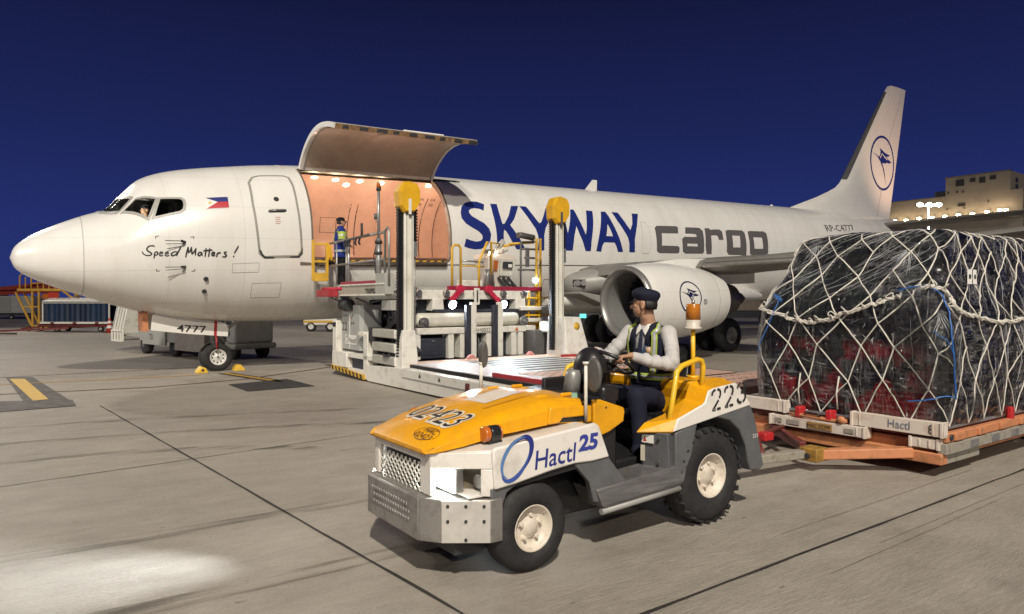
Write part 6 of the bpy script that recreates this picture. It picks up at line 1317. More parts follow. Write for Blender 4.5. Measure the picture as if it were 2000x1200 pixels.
# ---------------- standing loader operator
def standing(name, label, u, v, z, f, h, jacket, trousers, capm, armpose, skin=M_skin_, legs=None):
    r_ = thing(name, label, 'person', u, v, z); f = Vector(f).normalized(); r = f.cross(Vector((0, 0, 1))); s = h/1.75; B = Vector((u, v, z))
    Q = lambda a, b, c: B+(f*a+r*b)*s+Vector((0, 0, c*s))
    mb = MB(); P, *_ = head(mb, Q(.02, 0, 1.62), f, s); cap_(mb, Q(-.01, 0, 1.40), Q(.005, 0, 1.54), .058*s, .052*s)
    mb.loft(torso_rings([(Q(0, 0, .88), .09*s, .14*s, f), (Q(0, 0, 1.2), .10*s, .155*s, f), (Q(-.01, 0, 1.40), .07*s, .14*s, f), (Q(-.01, 0, 1.45), .05*s, .07*s, f)]))
    arms = []
    for k, (e, w, hd) in zip((1, -1), armpose):
        S, E, Wr = Q(-.01, .19*k, 1.39), Q(*e), Q(*w); arms.append((S, E, Wr)); chain(mb, [(S, .045*s), (E, .038*s), (Wr, .027*s)])
        hand(mb, Wr, (f*hd[0]+r*hd[1]+Vector((0, 0, hd[2]))), Vector((0, 0, -1)) if abs(hd[2]) < .7 else -f, -r*k if abs(hd[2]) < .7 else f, .8, s)
    lg = legs or (((.0, .10, .87), (.02, .11, .47), (-.03, .11, .09)), ((.0, -.10, .87), (.03, -.10, .47), (.02, -.11, .09)))
    lg = [[Q(*q) for q in l] for l in lg]
    for a, b, c in lg: chain(mb, [(a, .07*s), (b, .048*s), (c, .034*s)])
    fuse(mb, 'body', skin, r_, .008, 3)
    mb = MB(); mb.loft(torso_rings([(Q(0, 0, .74), .145*s, .21*s, f), (Q(0, 0, .95), .150*s, .215*s, f), (Q(0, 0, 1.2), .152*s, .22*s, f), (Q(-.01, 0, 1.38), .115*s, .195*s, f), (Q(-.01, 0, 1.47), .075*s, .10*s, f), (Q(0, 0, 1.52), .068*s, .085*s, f)]))
    for S, E, Wr in arms: chain(mb, [(S, .090*s), (S.lerp(E, .5), .080*s), (E, .070*s), (E.lerp(Wr, .5), .063*s), (Wr.lerp(E, .08), .050*s)])
    jk = fuse(mb, 'jacket', jacket, r_, .009, 3)
    mb = MB(); mb.loft(torso_rings([(Q(0, 0, .76), .10*s, .16*s, f), (Q(0, 0, .9), .11*s, .165*s, f)]))
    for a, b, c in lg: chain(mb, [(a, .092*s), (b, .070*s), (c, .062*s)])
    fuse(mb, 'trousers', trousers, r_, .009, 3)
    for a, b, c in lg: mb = MB(); shoe(mb, c+Vector((0, 0, -.012*s)), c+f*.15*s+Vector((0, 0, -.048*s)), s); fuse(mb, 'shoe', M_shoe, r_, .007, 2)
    mb = MB(); mb.sm = True
    mb.loft([[P(-.018+1.04*q*cos(t), .90*q*sin(t), .02+z) for t in [2*pi*k/24 for k in range(24)]] for z, q in ((0, .094), (.03, .098), (.06, .092), (.085, .068), (.097, .03))]); mb.build('cap', capm, r_, smooth=50)
    mb = MB(); mb.sm = True; mb.loft([[P(.05, .074*sin(t), .030) for t in [-1.3+2.6*k/12 for k in range(13)]], [P(.05+.085*cos(t)**.7, .074*sin(t), .012) for t in [-1.3+2.6*k/12 for k in range(13)]]], closed=False, caps=False); o = mb.build('cap_peak', capm, r_); o.modifiers.new('t', 'SOLIDIFY').thickness = .006
    mb = MB(); mb.sm = True; mb.loft([[P(-.015+(.094)*cos(t), .080*sin(t), z) for t in [pi*.55+pi*.9*k/16 for k in range(17)]] for z in (.03, -.05)], closed=False, caps=False); o = mb.build('hair', M_hair, r_); o.modifiers.new('t', 'SOLIDIFY').thickness = .008
    return r_, Q, s, f, r, arms
w_, Q, s_, f_, rr_, arms = standing('person', 'worker in blue jacket with lime shoulder standing on the loader bridge at the cargo door', 6.18, 2.62, 1.99, (1, .18, 0), 1.64, M_bluec, M_blackc, M_blackc,
    (((-.06, .27, 1.13), (.16, .24, 1.02), (1, -.1, -.1)), ((-.02, -.26, 1.13), (.18, -.20, 1.02), (1, .1, -.1))))
def jband(name, z, a, b, m, w=.05):
    mb = MB(); mb.sm = True; R = torso_rings([(Q(0, 0, z-w/2), a*s_, b*s_, f_), (Q(0, 0, z+w/2), a*s_, b*s_, f_)]); mb.loft(R, caps=False); o = mb.build(name, m, w_); return o
jband('reflective_band', .90, .160, .226, M_silver); jband('reflective_band', 1.10, .163, .230, M_silver, .035)
for S, E, Wr in arms[:2]:
    mb = MB(); d = (E-S).normalized(); mb.lathe(S+d*.05, d, [(0, .096), (.12, .084), (.18, .080)], 20, closed=True); mb.build('lime_sleeve', M_hiviz, w_)
    mb = MB(); mb.lathe(S+d*.12, d, [(0, .0905), (.035, .087)], 20, closed=True); mb.build('sleeve_band', M_silver, w_)
for k in (1, -1):
    mb = MB(); mb.sm = True; mb.loft([[Q(-.13, .12*k, 1.36), Q(-.06, .15*k, 1.465), Q(.04, .15*k, 1.45), Q(.142, .12*k, 1.33), Q(.160, .12*k, 1.2)], [Q(-.12, .18*k, 1.35), Q(-.05, .20*k, 1.445), Q(.04, .20*k, 1.43), Q(.130, .18*k, 1.33), Q(.148, .18*k, 1.2)]], closed=False, caps=False); o = mb.build('lime_yoke', M_hiviz, w_); o.modifiers.new('t', 'SOLIDIFY').thickness = .02
# ---------------- pilot in the cockpit
def bodypt(x, y, z): u, v, zz = x, y, z+KZ+SL*x; return (u, v, zz)
pc = Vector(bodypt(2.40, .74, 2.56))
pi_ = thing('person', 'pilot in grey shirt sitting behind the cockpit side window', 'person', pc.x+.08, pc.y, pc.z-.55)
mb = MB(); P, *_ = head(mb, pc+Vector((0, 0, .05)), (-.9, .42, -.05)); cap_(mb, pc+Vector((.02, 0, -.18)), pc+Vector((.0, 0, -.04)), .06, .055); mb.loft(torso_rings([(pc+Vector((.08, 0, -.6)), .1, .15, (-1, 0, 0)), (pc+Vector((.05, 0, -.3)), .11, .17, (-1, 0, 0)), (pc+Vector((.03, 0, -.17)), .06, .09, (-1, 0, 0))]))
fuse(mb, 'body', M_skin_, pi_, .008, 3)
mb = MB(); mb.loft(torso_rings([(pc+Vector((.08, 0, -.6)), .12, .18, (-1, 0, 0)), (pc+Vector((.05, 0, -.32)), .13, .2, (-1, 0, 0)), (pc+Vector((.03, 0, -.2)), .09, .13, (-1, 0, 0))]))
for k in (1, -1): chain(mb, [(pc+Vector((.05, .2*k, -.27)), .07), (pc+Vector((.02, .27*k, -.5)), .06), (pc+Vector((-.2, .2*k, -.55)), .045)])
fuse(mb, 'shirt', M_shirt, pi_, .009, 3)
mb = MB(); mb.sm = True; mb.loft([[P(-.018+1.05*q*cos(t), .92*q*sin(t), .02+z) for t in [2*pi*k/20 for k in range(20)]] for z, q in ((0, .094), (.03, .105), (.06, .10), (.075, .06))]); mb.build('cap', M_navyc, pi_, smooth=50)
point('added_pilot_light', wpos(*bodypt(2.2, 1.0, 2.5)), 7, (1, .9, .75), .04)  # unseen lamp added to brighten the pilot
# ---------------- crouching ground worker by the main gear
ck = Vector((12.55, 2.6, 0)); fk = Vector((.55, -.83, 0)).normalized(); rk = fk.cross(Vector((0, 0, 1)))
cr = thing('person', 'crouching ground worker in dark navy coat beside the wheel under the aircraft', 'person', ck.x, ck.y, 0); K = lambda a, b, c: ck+fk*a+rk*b+Vector((0, 0, c))
mb = MB(); P, *_ = head(mb, K(.34, .03, 1.14), (fk*.8+rk*.5+Vector((0, 0, -.35)))); cap_(mb, K(.2, 0, .94), K(.30, .02, 1.06), .06, .055)
chain(mb, [(K(-.12, 0, .42), .13), (K(.05, 0, .72), .13), (K(.18, 0, .92), .12)])
for k in (1, -1): chain(mb, [(K(.2, .19*k, .9), .05), (K(.34, .24*k, .66), .042), (K(.55, .14*k, .60), .03)]); hand(mb, K(.55, .14*k, .60), fk, Vector((0, 0, -1)), -rk*k, .6); chain(mb, [(K(-.12, .1*k, .42), .07), (K(.30, .16*k, .50 if k > 0 else .30), .05), (K(.10 if k > 0 else -.05, .14*k, .09), .035)])
fuse(mb, 'body', M_skin_, cr, .009, 3)
mb = MB(); chain(mb, [(K(-.14, 0, .38), .21), (K(.02, 0, .70), .215), (K(.16, 0, .90), .19)])
for k in (1, -1): chain(mb, [(K(.2, .19*k, .9), .085), (K(.34, .24*k, .66), .07), (K(.52, .15*k, .60), .05)])
fuse(mb, 'coat', M_navyc, cr, .012, 3)
mb = MB()
for k in (1, -1): chain(mb, [(K(-.12, .1*k, .42), .10), (K(.30, .16*k, .50 if k > 0 else .30), .078), (K(.10 if k > 0 else -.05, .14*k, .10), .062)])
fuse(mb, 'trousers', M_navyc, cr, .012, 3)
for k in (1, -1): mb = MB(); a = K(.10 if k > 0 else -.05, .14*k, .085); shoe(mb, a, a+fk*.16+Vector((0, 0, -.04))); fuse(mb, 'shoe', M_shoe, cr, .009, 2)
mb = MB(); mb.sm = True; mb.loft([[P(-.018+q*cos(t), .92*q*sin(t), .0+z) for t in [2*pi*k/20 for k in range(20)]] for z, q in ((-.03, .094), (.03, .108), (.07, .09), (.10, .05))]); mb.build('hair', M_hair, cr, smooth=50)
# ================================================================ PALLET DOLLY AND NETTED LOAD
from mathutils import noise
dl = thing('pallet_dolly', 'rusty orange and white pallet dolly numbered 02299 hitched behind the tow tractor', 'dolly', 8.9, 14.0)
def dbx(name, a, b, m, parent=None, bev=.006): return MB().box(a, b).build(name, m, parent or dl, bevel=bev)
M_dw = mat('dolly_white', (.60, .54, .47), .5, var=.12, scale=6, dirt=(.44, .28, .20))
M_edge = mat('pallet_edge', (.34, .34, .34), .4, metal=.6, var=.15, scale=8)
M_worn = mat('worn_grey_steel', (.26, .24, .20), .55, var=.25, scale=14, dirt=(.14, .10, .06), bump=.15)
M_clip = mat('clip_red', (.50, .02, .025), .4, var=.1)
M_maroon = mat('dolly_maroon', (.16, .025, .02), .5, var=.2, scale=6)
dbx('frame', (7.30, 12.85, .16), (10.9, 14.98, .34), M_orange_rust, bev=.015); dbx('bed', (7.30, 12.9, .36), (10.9, 14.98, .44), M_maroon)
def channel(name, v0, v1, z0, z1, u=7.2, dep=.10, m=None):
    """white channel rail along the front"""
    mb = MB(); mb.prism([(u, z0), (u+dep, z0), (u+dep, z0+.012), (u+.02, z0+.012), (u+.02, z1-.012), (u+dep, z1-.012), (u+dep, z1), (u, z1)], 'y', v0, v1)
    o = mb.build(name, m or M_dw, dl, bevel=.003)
    for v in (v0+.005, v1-.02): dbx('rail_end', (u-.012, v-.006, z0-.006), (u+dep, v+.02, z1+.006), m or M_dw, o, .003)
    for v in (v0+.09, v1-.1): dbx('rail_rib', (u-.008, v, z0+.01), (u, v+.015, z1-.01), m or M_dw, o, .002)
    return o
channel('front_rail', 12.75, 13.40, .425, .555); channel('front_rail', 14.16, 15.06, .40, .535); lr = channel('number_rail', 13.22, 14.34, .285, .392, 7.16, .12); channel('corner_bracket', 14.74, 15.02, .275, .37, 7.22)
text('rail_word', 'Hactl', .115, lambda x, z: (7.194, 14.55+x, .435+z), mat('rail_blue_grey', (.16, .19, .25), .5, var=0), dl, fit=.21); text('rail_digit', '8', .12, lambda x, z: (7.194, 14.93+x, .425+z), M_black, dl, fit=.045)
dbx('number_ground', (7.148, 13.70, .305), (7.152, 13.985, .375), mat('stencil_ochre', (.42, .24, .08), .5), lr, 0)
text('dolly_number', 'HAC 02299', .065, lambda x, z: (7.142, 13.71+x, .318+z), M_black, lr, fit=.26)
for v0, v1 in ((13.30, 13.38), (13.45, 13.6)): 
    o = dbx('plate_frame', (7.150, v0, .315), (7.156, v1, .365), M_worn, lr, 0)
dbx('number_tag', (7.150, 14.12, .315), (7.156, 14.22, .36), M_worn, lr, 0)
for v in (13.57, 13.93): dbx('pallet_clip', (7.16, v-.03, .40), (7.28, v+.035, .52), M_clip, bev=.01)
MB().tube([(7.2, 13.46, .425), (7.18, 13.6, .43), (7.18, 14.0, .415), (7.2, 14.12, .43)], .022, 8).build('lock_bar', M_orange_rust, dl); MB().tube([(7.17, 13.66, .44), (7.15, 13.67, .475), (7.15, 13.82, .47), (7.17, 13.84, .43)], .008, 6).build('lock_handle', M_black, dl)
MB().ell((7.16, 14.08, .44), (.03, .045, .04)).build('lock_knob', M_orange_rust, dl)
# near side: roller rail and worn bumper strip
MB().box((7.28, 14.99, .34), (10.9, 15.06, .43)).build('side_rail', M_orange_rust, dl, bevel=.01)
for k in range(7): MB().box((7.42+k*.52, 15.055, .35), (7.62+k*.52, 15.085, .42)).build('rail_block', M_orange_rust, dl, bevel=.008)
MB().cyl((7.36, 15.05, .39), (7.36, 15.075, .39), .03, n=14).build('rail_eye', M_dark, dl)
MB().box((7.24, 14.99, .235), (10.9, 15.075, .335)).build('bumper_strip', M_worn, dl, bevel=.006); MB().box((7.22, 12.85, .13), (7.34, 15.04, .24)).build('front_beam', M_orange_rust, dl, bevel=.012)
MB().box((7.3, 14.93, .12), (8.1, 15.02, .235)).build('corner_plate', M_worn, dl, bevel=.01)
for k in range(6): MB().box((7.75+k*.5, 15.076, .25), (7.93+k*.5, 15.082, .32)).build('wear_plate', M_edge, dl, bevel=.002)
for u in (8.1, 10.2):
    for v in (13.2, 14.7): wheel((u, v, .12), .12, .10, .06, dl, rimm=M_worn, side=1)
# drawbar
db = MB().beam((7.25, 14.75, .21), (6.62, 14.16, .165), .12, .10).build('drawbar', M_orange_rust, dl, bevel=.012)
MB().beam((7.25, 13.2, .22), (6.66, 13.96, .20), .07, .10).build('drawbar_arm', M_maroon, dl, bevel=.01)
MB().box((6.48, 14.02, .10), (6.68, 14.22, .235)).build('drawbar_joint', mat('joint_ochre', (.36, .20, .04), .5, var=.25, scale=10), db, bevel=.015); MB().cyl((6.477, 14.12, .155), (6.465, 14.12, .155), .028, n=14).build('pivot_bolt', M_dark, db)
MB().beam((6.55, 14.05, .16), (5.65, 13.98, .19), .10, .085).build('tow_arm', M_worn, db, bevel=.01); mb = MB(); rr = MB.ring(mb, (5.42, 13.97, .30), (0, .2, 1), .07, 20); mb.tube(rr, .018, 8, closed=True); mb.beam((5.66, 13.98, .20), (5.5, 13.97, .29), .06, .05); mb.build('tow_eye', M_worn, db)
MB().tube([(5.95, 13.99, .19), (6.15, 13.78, .28), (6.5, 13.6, .29), (7.3, 13.35, .26)], .03, 8).build('brake_lever', M_maroon, db); MB().box((6.25, 13.68, .27), (6.4, 13.80, .35)).build('brake_handle', M_clip, db, bevel=.01)
# ---- load
lo_ = thing('netted_cargo', 'cargo wrapped in black plastic under a white rope net on the pallet dolly', 'cargo load', 8.9, 14.0, .44)
dbx2 = MB().box((7.27, 12.94, .445), (10.85, 15.0, .475)).build('pallet_sheet', M_edge, lo_, bevel=.006)
PRF = [(0, .475, 0, 0, 0), (.10, .75, -.02, -.02, -.03), (.30, 1.2, -.03, -.02, -.04), (.48, 1.58, -.01, 0, -.02), (.53, 1.69, .06, .03, .03), (.62, 1.88, .24, .05, .12), (.75, 2.15, .50, .05, .20), (.90, 2.40, .70, .06, .28), (.955, 2.455, .76, .11, .34), (1.0, 2.475, .90, .26, .46), (1.06, 2.49, 1.15, .55, .72), (1.2, 2.52, 1.6, .9, .95)]
U0, U1, V0, V1, RC = 7.32, 10.8, 12.98, 14.97, .10
PER = [(U1, V0), (U0, V0), (U0, V1), (U1, V1)]; PL = [U1-U0, V1-V0, U1-U0]; PT = sum(PL); f0 = f0_ = PL[0]
def load(s, t, o=0., wr=True):
    """s metres round the plan from the far rear, t up the side"""
    for A, B in zip(PRF, PRF[1:]):
        if t <= B[0]: break
    f = min(1, max(0, (t-A[0])/(B[0]-A[0]))); z, fi, li, ni = [A[i]+(B[i]-A[i])*f for i in (1, 2, 3, 4)]
    a, b, c, d = U0+fi-o, U1, V0+li-o, V1-ni+o
    s = min(max(s, 0), PT)
    if s < PL[0]: k = s/PL[0]; p = Vector((b+(a-b)*k, c, z)); n = Vector((0, -1, 0))
    elif s < PL[0]+PL[1]: k = (s-PL[0])/PL[1]; p = Vector((a, c+(d-c)*k, z)); n = Vector((-1, 0, 0))
    else: k = (s-PL[0]-PL[1])/PL[2]; p = Vector((a+(b-a)*k, d, z)); n = Vector((0, 1, 0))
    for e in (PL[0], PL[0]+PL[1]):                                       # rounded corners
        q = abs(s-e)
        if q < RC*1.6: w = (1-q/(RC*1.6))**2*.06; p = p+Vector((w, (w if e == PL[0] else -w), 0))
    if t > .5: n = (n+Vector((0, 0, (t-.5)*1.6))).normalized()
    if wr:
        q = p*1.0; h = noise.ridged_multi_fractal(Vector((q.x*1.6, q.y*1.9+q.z*1.1, q.z*1.3-q.y*.7)), 1., 2.1, 4, 1., 2.)*.026+noise.noise(q*2.3)*.045+noise.noise(Vector((q.x*9+q.z*4, q.y*11-q.z*5, q.z*2.2)))*.018
        p = p+n*(h-.02)
    return p
def film_mat():
    m = bpy.data.materials.new('clear_stretch_film'); m.use_nodes = True; t = m.node_tree; t.nodes.clear(); o = _n(t, 'ShaderNodeOutputMaterial')
    tr_ = _n(t, 'ShaderNodeBsdfTransparent'); gl = _n(t, 'ShaderNodeBsdfGlossy'); gl.inputs['Roughness'].default_value = .07; gl.inputs['Color'].default_value = (.95, .96, 1, 1); mx = _n(t, 'ShaderNodeMixShader')
    df = _n(t, 'ShaderNodeBsdfTranslucent'); df.inputs['Color'].default_value = (.55, .57, .62, 1); m2 = _n(t, 'ShaderNodeMixShader')
    tc = _n(t, 'ShaderNodeTexCoord')
    def nz(sc, st, rot, det=4, dist=.6):
        mp = _n(t, 'ShaderNodeMapping'); mp.inputs['Scale'].default_value = st; mp.inputs['Rotation'].default_value = rot; t.links.new(tc.outputs['Object'], mp.inputs[0])
        n = _n(t, 'ShaderNodeTexNoise'); n.inputs['Scale'].default_value = sc; n.inputs['Detail'].default_value = det; n.inputs['Distortion'].default_value = dist; t.links.new(mp.outputs[0], n.inputs['Vector']); return n.outputs['Fac']
    a = nz(4, (1.2, .35, 3.5), (.55, .1, 0), 4, .25); b = nz(5, (1.2, 2.6, .35), (.12, .2, 0), 3, .2); c = nz(3, (1, 1, 1), (0, 0, 0), 3)
    ad = _n(t, 'ShaderNodeMath', operation='ADD'); t.links.new(a, ad.inputs[0]); t.links.new(b, ad.inputs[1]); a2 = _n(t, 'ShaderNodeMath', operation='MULTIPLY_ADD'); t.links.new(c, a2.inputs[0]); a2.inputs[1].default_value = .35; t.links.new(ad.outputs[0], a2.inputs[2])
    bp = _n(t, 'ShaderNodeBump'); bp.inputs['Strength'].default_value = 1.0; bp.inputs['Distance'].default_value = .09; t.links.new(a2.outputs[0], bp.inputs['Height']); t.links.new(bp.outputs[0], gl.inputs['Normal'])
    fr_ = _n(t, 'ShaderNodeFresnel'); fr_.inputs[0].default_value = 1.5; t.links.new(bp.outputs[0], fr_.inputs['Normal'])
    ma = _n(t, 'ShaderNodeMath', operation='MULTIPLY_ADD'); ma.inputs[1].default_value = .85; ma.inputs[2].default_value = .0; t.links.new(fr_.outputs[0], ma.inputs[0]); ma.use_clamp = True
    t.links.new(ma.outputs[0], mx.inputs[0]); t.links.new(tr_.outputs[0], m2.inputs[1]); t.links.new(df.outputs[0], m2.inputs[2]); m2.inputs[0].default_value = .0
    # thin white lines painted in place of lamp glints along the film's creases
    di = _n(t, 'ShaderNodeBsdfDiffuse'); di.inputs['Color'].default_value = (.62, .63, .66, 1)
    def glint_lines(sc, st, rot, width):
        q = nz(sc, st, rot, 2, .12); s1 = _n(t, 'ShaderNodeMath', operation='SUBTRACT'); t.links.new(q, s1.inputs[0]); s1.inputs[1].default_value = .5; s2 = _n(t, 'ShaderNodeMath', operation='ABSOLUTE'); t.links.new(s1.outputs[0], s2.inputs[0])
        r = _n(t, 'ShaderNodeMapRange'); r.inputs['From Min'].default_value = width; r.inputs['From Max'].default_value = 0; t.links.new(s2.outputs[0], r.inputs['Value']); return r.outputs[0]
    k1 = glint_lines(3.2, (1.0, .30, 4.2), (.50, .05, 0), .022); k2 = glint_lines(3.4, (1.2, 4.0, .28), (.14, .15, 0), .020); k3 = glint_lines(2.6, (.8, .4, 3.2), (-.75, .2, .2), .014)
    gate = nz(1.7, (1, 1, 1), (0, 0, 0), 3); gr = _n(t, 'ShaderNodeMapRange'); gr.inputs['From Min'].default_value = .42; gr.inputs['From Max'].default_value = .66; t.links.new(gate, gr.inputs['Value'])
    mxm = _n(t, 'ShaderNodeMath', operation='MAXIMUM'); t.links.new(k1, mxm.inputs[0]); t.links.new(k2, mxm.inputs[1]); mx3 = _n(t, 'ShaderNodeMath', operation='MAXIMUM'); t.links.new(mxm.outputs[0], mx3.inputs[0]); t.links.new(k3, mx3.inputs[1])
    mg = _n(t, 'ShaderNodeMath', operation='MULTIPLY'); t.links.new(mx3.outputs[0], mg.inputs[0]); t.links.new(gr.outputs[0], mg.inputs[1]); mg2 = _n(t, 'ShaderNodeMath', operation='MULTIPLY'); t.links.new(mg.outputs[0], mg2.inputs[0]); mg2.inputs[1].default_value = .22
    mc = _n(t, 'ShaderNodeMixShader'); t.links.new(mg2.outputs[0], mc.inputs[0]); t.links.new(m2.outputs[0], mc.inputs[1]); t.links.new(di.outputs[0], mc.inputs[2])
    t.links.new(mc.outputs[0], mx.inputs[1]); t.links.new(gl.outputs[0], mx.inputs[2]); t.links.new(mx.outputs[0], o.inputs[0]); return m
def wrap_mat():
    m = bpy.data.materials.new('black_wrap'); m.use_nodes = True; t = m.node_tree; p = t.nodes['Principled BSDF']; p.inputs['Roughness'].default_value = .11; p.inputs['Specular IOR Level'].default_value = .5
    tc = _n(t, 'ShaderNodeTexCoord'); n = _n(t, 'ShaderNodeTexNoise'); n.inputs['Scale'].default_value = 2.6; n.inputs['Detail'].default_value = 4; t.links.new(tc.outputs['Object'], n.inputs['Vector'])
    sp = _n(t, 'ShaderNodeSeparateXYZ'); t.links.new(tc.outputs['Object'], sp.inputs[0])
    def band(o, a, b, w):
        r = _n(t, 'ShaderNodeValToRGB'); e = r.color_ramp.elements; e[0].position = 0; e[0].color = (0, 0, 0, 1); e[1].position = 1; e[1].color = (0, 0, 0, 1)
        mr = _n(t, 'ShaderNodeMapRange'); mr.inputs['From Min'].default_value = a-w; mr.inputs['From Max'].default_value = b+w; t.links.new(o, mr.inputs['Value'])
        f = w/(b-a+2*w)
        for q, v in ((f, 1), (1-f, 1)): x = e.new(q); x.color = (v, v, v, 1)
        t.links.new(mr.outputs[0], r.inputs[0]); return r.outputs[0]
    def mul(a, b):
        q = _n(t, 'ShaderNodeMath', operation='MULTIPLY'); t.links.new(a, q.inputs[0]); t.links.new(b, q.inputs[1]); return q.outputs[0]
    r = _n(t, 'ShaderNodeMapRange'); r.inputs['From Min'].default_value = .455; r.inputs['From Max'].default_value = .53; t.links.new(n.outputs['Fac'], r.inputs['Value'])
    reg = mul(mul(band(sp.outputs['X'], -1.8, -1.3, .15), band(sp.outputs['Y'], -.75, .65, .2)), band(sp.outputs['Z'], .14, .75, .12))
    mx = _n(t, 'ShaderNodeMix', data_type='RGBA'); mx.inputs['A'].default_value = (.012, .012, .013, 1); mx.inputs['B'].default_value = (.30, .005, .012, 1); t.links.new(mul(r.outputs[0], reg), mx.inputs['Factor']); t.links.new(mx.outputs['Result'], p.inputs['Base Color'])
    n2 = _n(t, 'ShaderNodeTexNoise'); n2.inputs['Scale'].default_value = 5; n2.inputs['Detail'].default_value = 4; n2.inputs['Distortion'].default_value = .8; t.links.new(tc.outputs['Object'], n2.inputs['Vector'])
    b = _n(t, 'ShaderNodeBump'); b.inputs['Strength'].default_value = .7; b.inputs['Distance'].default_value = .05; t.links.new(n2.outputs['Fac'], b.inputs['Height']); t.links.new(b.outputs[0], p.inputs['Normal']); return m
def loadmesh(name, m, o, ns, nt_, tmax=1.2, s0=0, s1=PT, t0=0, wr=True, cap=True):
    mb = MB(); mb.sm = True
    R = [[load(s0+(s1-s0)*i/ns, t0+(tmax-t0)*j/nt_, o, wr) for i in range(ns+1)] for j in range(nt_+1)]
    mb.loft(R, closed=False, caps=False)
    if cap: mb.sm = True; V = [v for v in mb.b.verts][-(ns+1):]; mb.face(V)
    return mb.build(name, m, lo_)
loadmesh('wrapped_cartons', wrap_mat(), 0, 230, 80)
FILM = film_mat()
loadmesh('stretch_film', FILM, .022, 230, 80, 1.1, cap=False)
# a loose clear sheet round the near corner, held by blue tape
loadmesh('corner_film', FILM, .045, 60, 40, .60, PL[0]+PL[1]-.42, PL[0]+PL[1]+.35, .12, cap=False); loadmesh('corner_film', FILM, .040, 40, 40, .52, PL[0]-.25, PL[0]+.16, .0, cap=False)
mt = mat('tape_blue', (.02, .12, .40), .35, var=.1)
def tape(pts, r=.007):
    P_ = [load(a, b, .055) for a, b in smooth_line(pts, 6)]; MB().tube(P_, r, 6).build('blue_tape', mt, lo_)
sc_ = PL[0]+PL[1]
tape([(sc_-.40, .58), (sc_-.15, .60), (sc_+.05, .56), (sc_+.14, .48), (sc_+.08, .36), (sc_+.12, .22), (sc_+.20, .10)]); tape([(sc_-.30, .085), (sc_-.1, .10), (sc_+.05, .115), (sc_+.22, .10)]); tape([(sc_-.05, .40), (sc_+.08, .30), (sc_+.16, .12)], .004)
tape([(PL[0]+.25, .56), (PL[0]+.28, .50), (PL[0]+.22, .40), (PL[0]+.10, .25)], .006); tape([(PL[0]+.18, .56), (PL[0]+.30, .535)], .02)
# white slivers standing in for glints on film creases: diagonal on the slope, upright on the near side, short ones below
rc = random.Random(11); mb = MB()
def glint_sliver(s, t, ds, dt, r):
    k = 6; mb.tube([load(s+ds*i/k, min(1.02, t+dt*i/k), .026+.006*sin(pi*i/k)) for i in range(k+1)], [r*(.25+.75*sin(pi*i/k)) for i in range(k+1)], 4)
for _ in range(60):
    L = rc.uniform(.12, .75); s = rc.uniform(f0_-.15, f0_+1.7); t = rc.uniform(.50, .93); glint_sliver(s, t, L, L*rc.uniform(.20, .34), rc.uniform(.0011, .0026))
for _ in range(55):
    s = rc.uniform(f0_+1.6, PT-.8); t = rc.uniform(.1, .85); L = rc.uniform(.08, .30); glint_sliver(s, t, rc.uniform(-.10, .10), L, rc.uniform(.001, .0024))
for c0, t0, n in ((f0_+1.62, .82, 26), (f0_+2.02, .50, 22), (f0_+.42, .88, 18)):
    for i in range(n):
        a = rc.uniform(-2.6, -.5); L = rc.uniform(.08, .32); q = rc.uniform(.02, .06); glint_sliver(c0+q*cos(a), t0+q*sin(a)*.45, L*cos(a), L*sin(a)*.45, rc.uniform(.001, .0024))
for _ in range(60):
    s = rc.uniform(f0_-.05, f0_+2.0); t = rc.uniform(.02, .46); a = rc.uniform(0, 6.28); L = rc.uniform(.03, .14); glint_sliver(s, t, L*cos(a), L*sin(a)*.4, rc.uniform(.0009, .0022))
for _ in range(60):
    s = rc.uniform(f0_-.12, f0_+.12); t = rc.uniform(.1, .5); glint_sliver(s, t, rc.uniform(-.03, .03), rc.uniform(.04, .2), rc.uniform(.001, .0028))
tag(mb.build('film_glint_slivers', mat('glint_white', (.62, .63, .65), .25, var=.2, scale=9), lo_), kind='stuff')
# rope net
M_rope = mat('net_rope', (.70, .66, .58), .75, var=.15, scale=30, bump=.2, bscale=90)
rnd = random.Random(5); KN = {}
def knot(i, j):
    if (i, j) not in KN:
        jt = (0, 0) if j == 0 else (rnd.uniform(-.05, .05), rnd.uniform(-.016, .016))
        KN[(i, j)] = ((i+.5*(j % 2))*.42+.10+jt[0]+(.06*sin(j*1.7+i*.6)), [.0, .15, .30, .43, .55, .67, .79, .91, 1.02][j]+jt[1])
    return KN[(i, j)]
segs = []
for j in range(8):
    for i in range(-1, 26):
        a = knot(i, j)
        for k in ((0, -1) if j % 2 == 0 else (0, 1)):
            segs.append((a, knot(i+k, j+1)))
mb = MB()
for (s0, t0), (s1, t1) in segs:
    if min(s0, s1) < 0 or max(s0, s1) > PT or rnd.random() < .04: continue
    k = 7; P_ = []
    for q in range(k+1):
        f = q/k; A_, B_ = s0+(s1-s0)*f, t0+(t1-t0)*f; P_.append(load(A_, B_, .030, False)*.4+load(A_, B_, .034, True)*.6)
    mb.tube(P_, rnd.uniform(.0058, .0076), 6)
for (i, j), (s, t) in KN.items():
    if 0 < s < PT and 0 < t < 1.0: mb.ell(load(s, t, .032, False)*.4+load(s, t, .036, True)*.6, (.011, .011, .016), 8, 6)
mb.build('rope_net', M_rope, lo_, smooth=60)
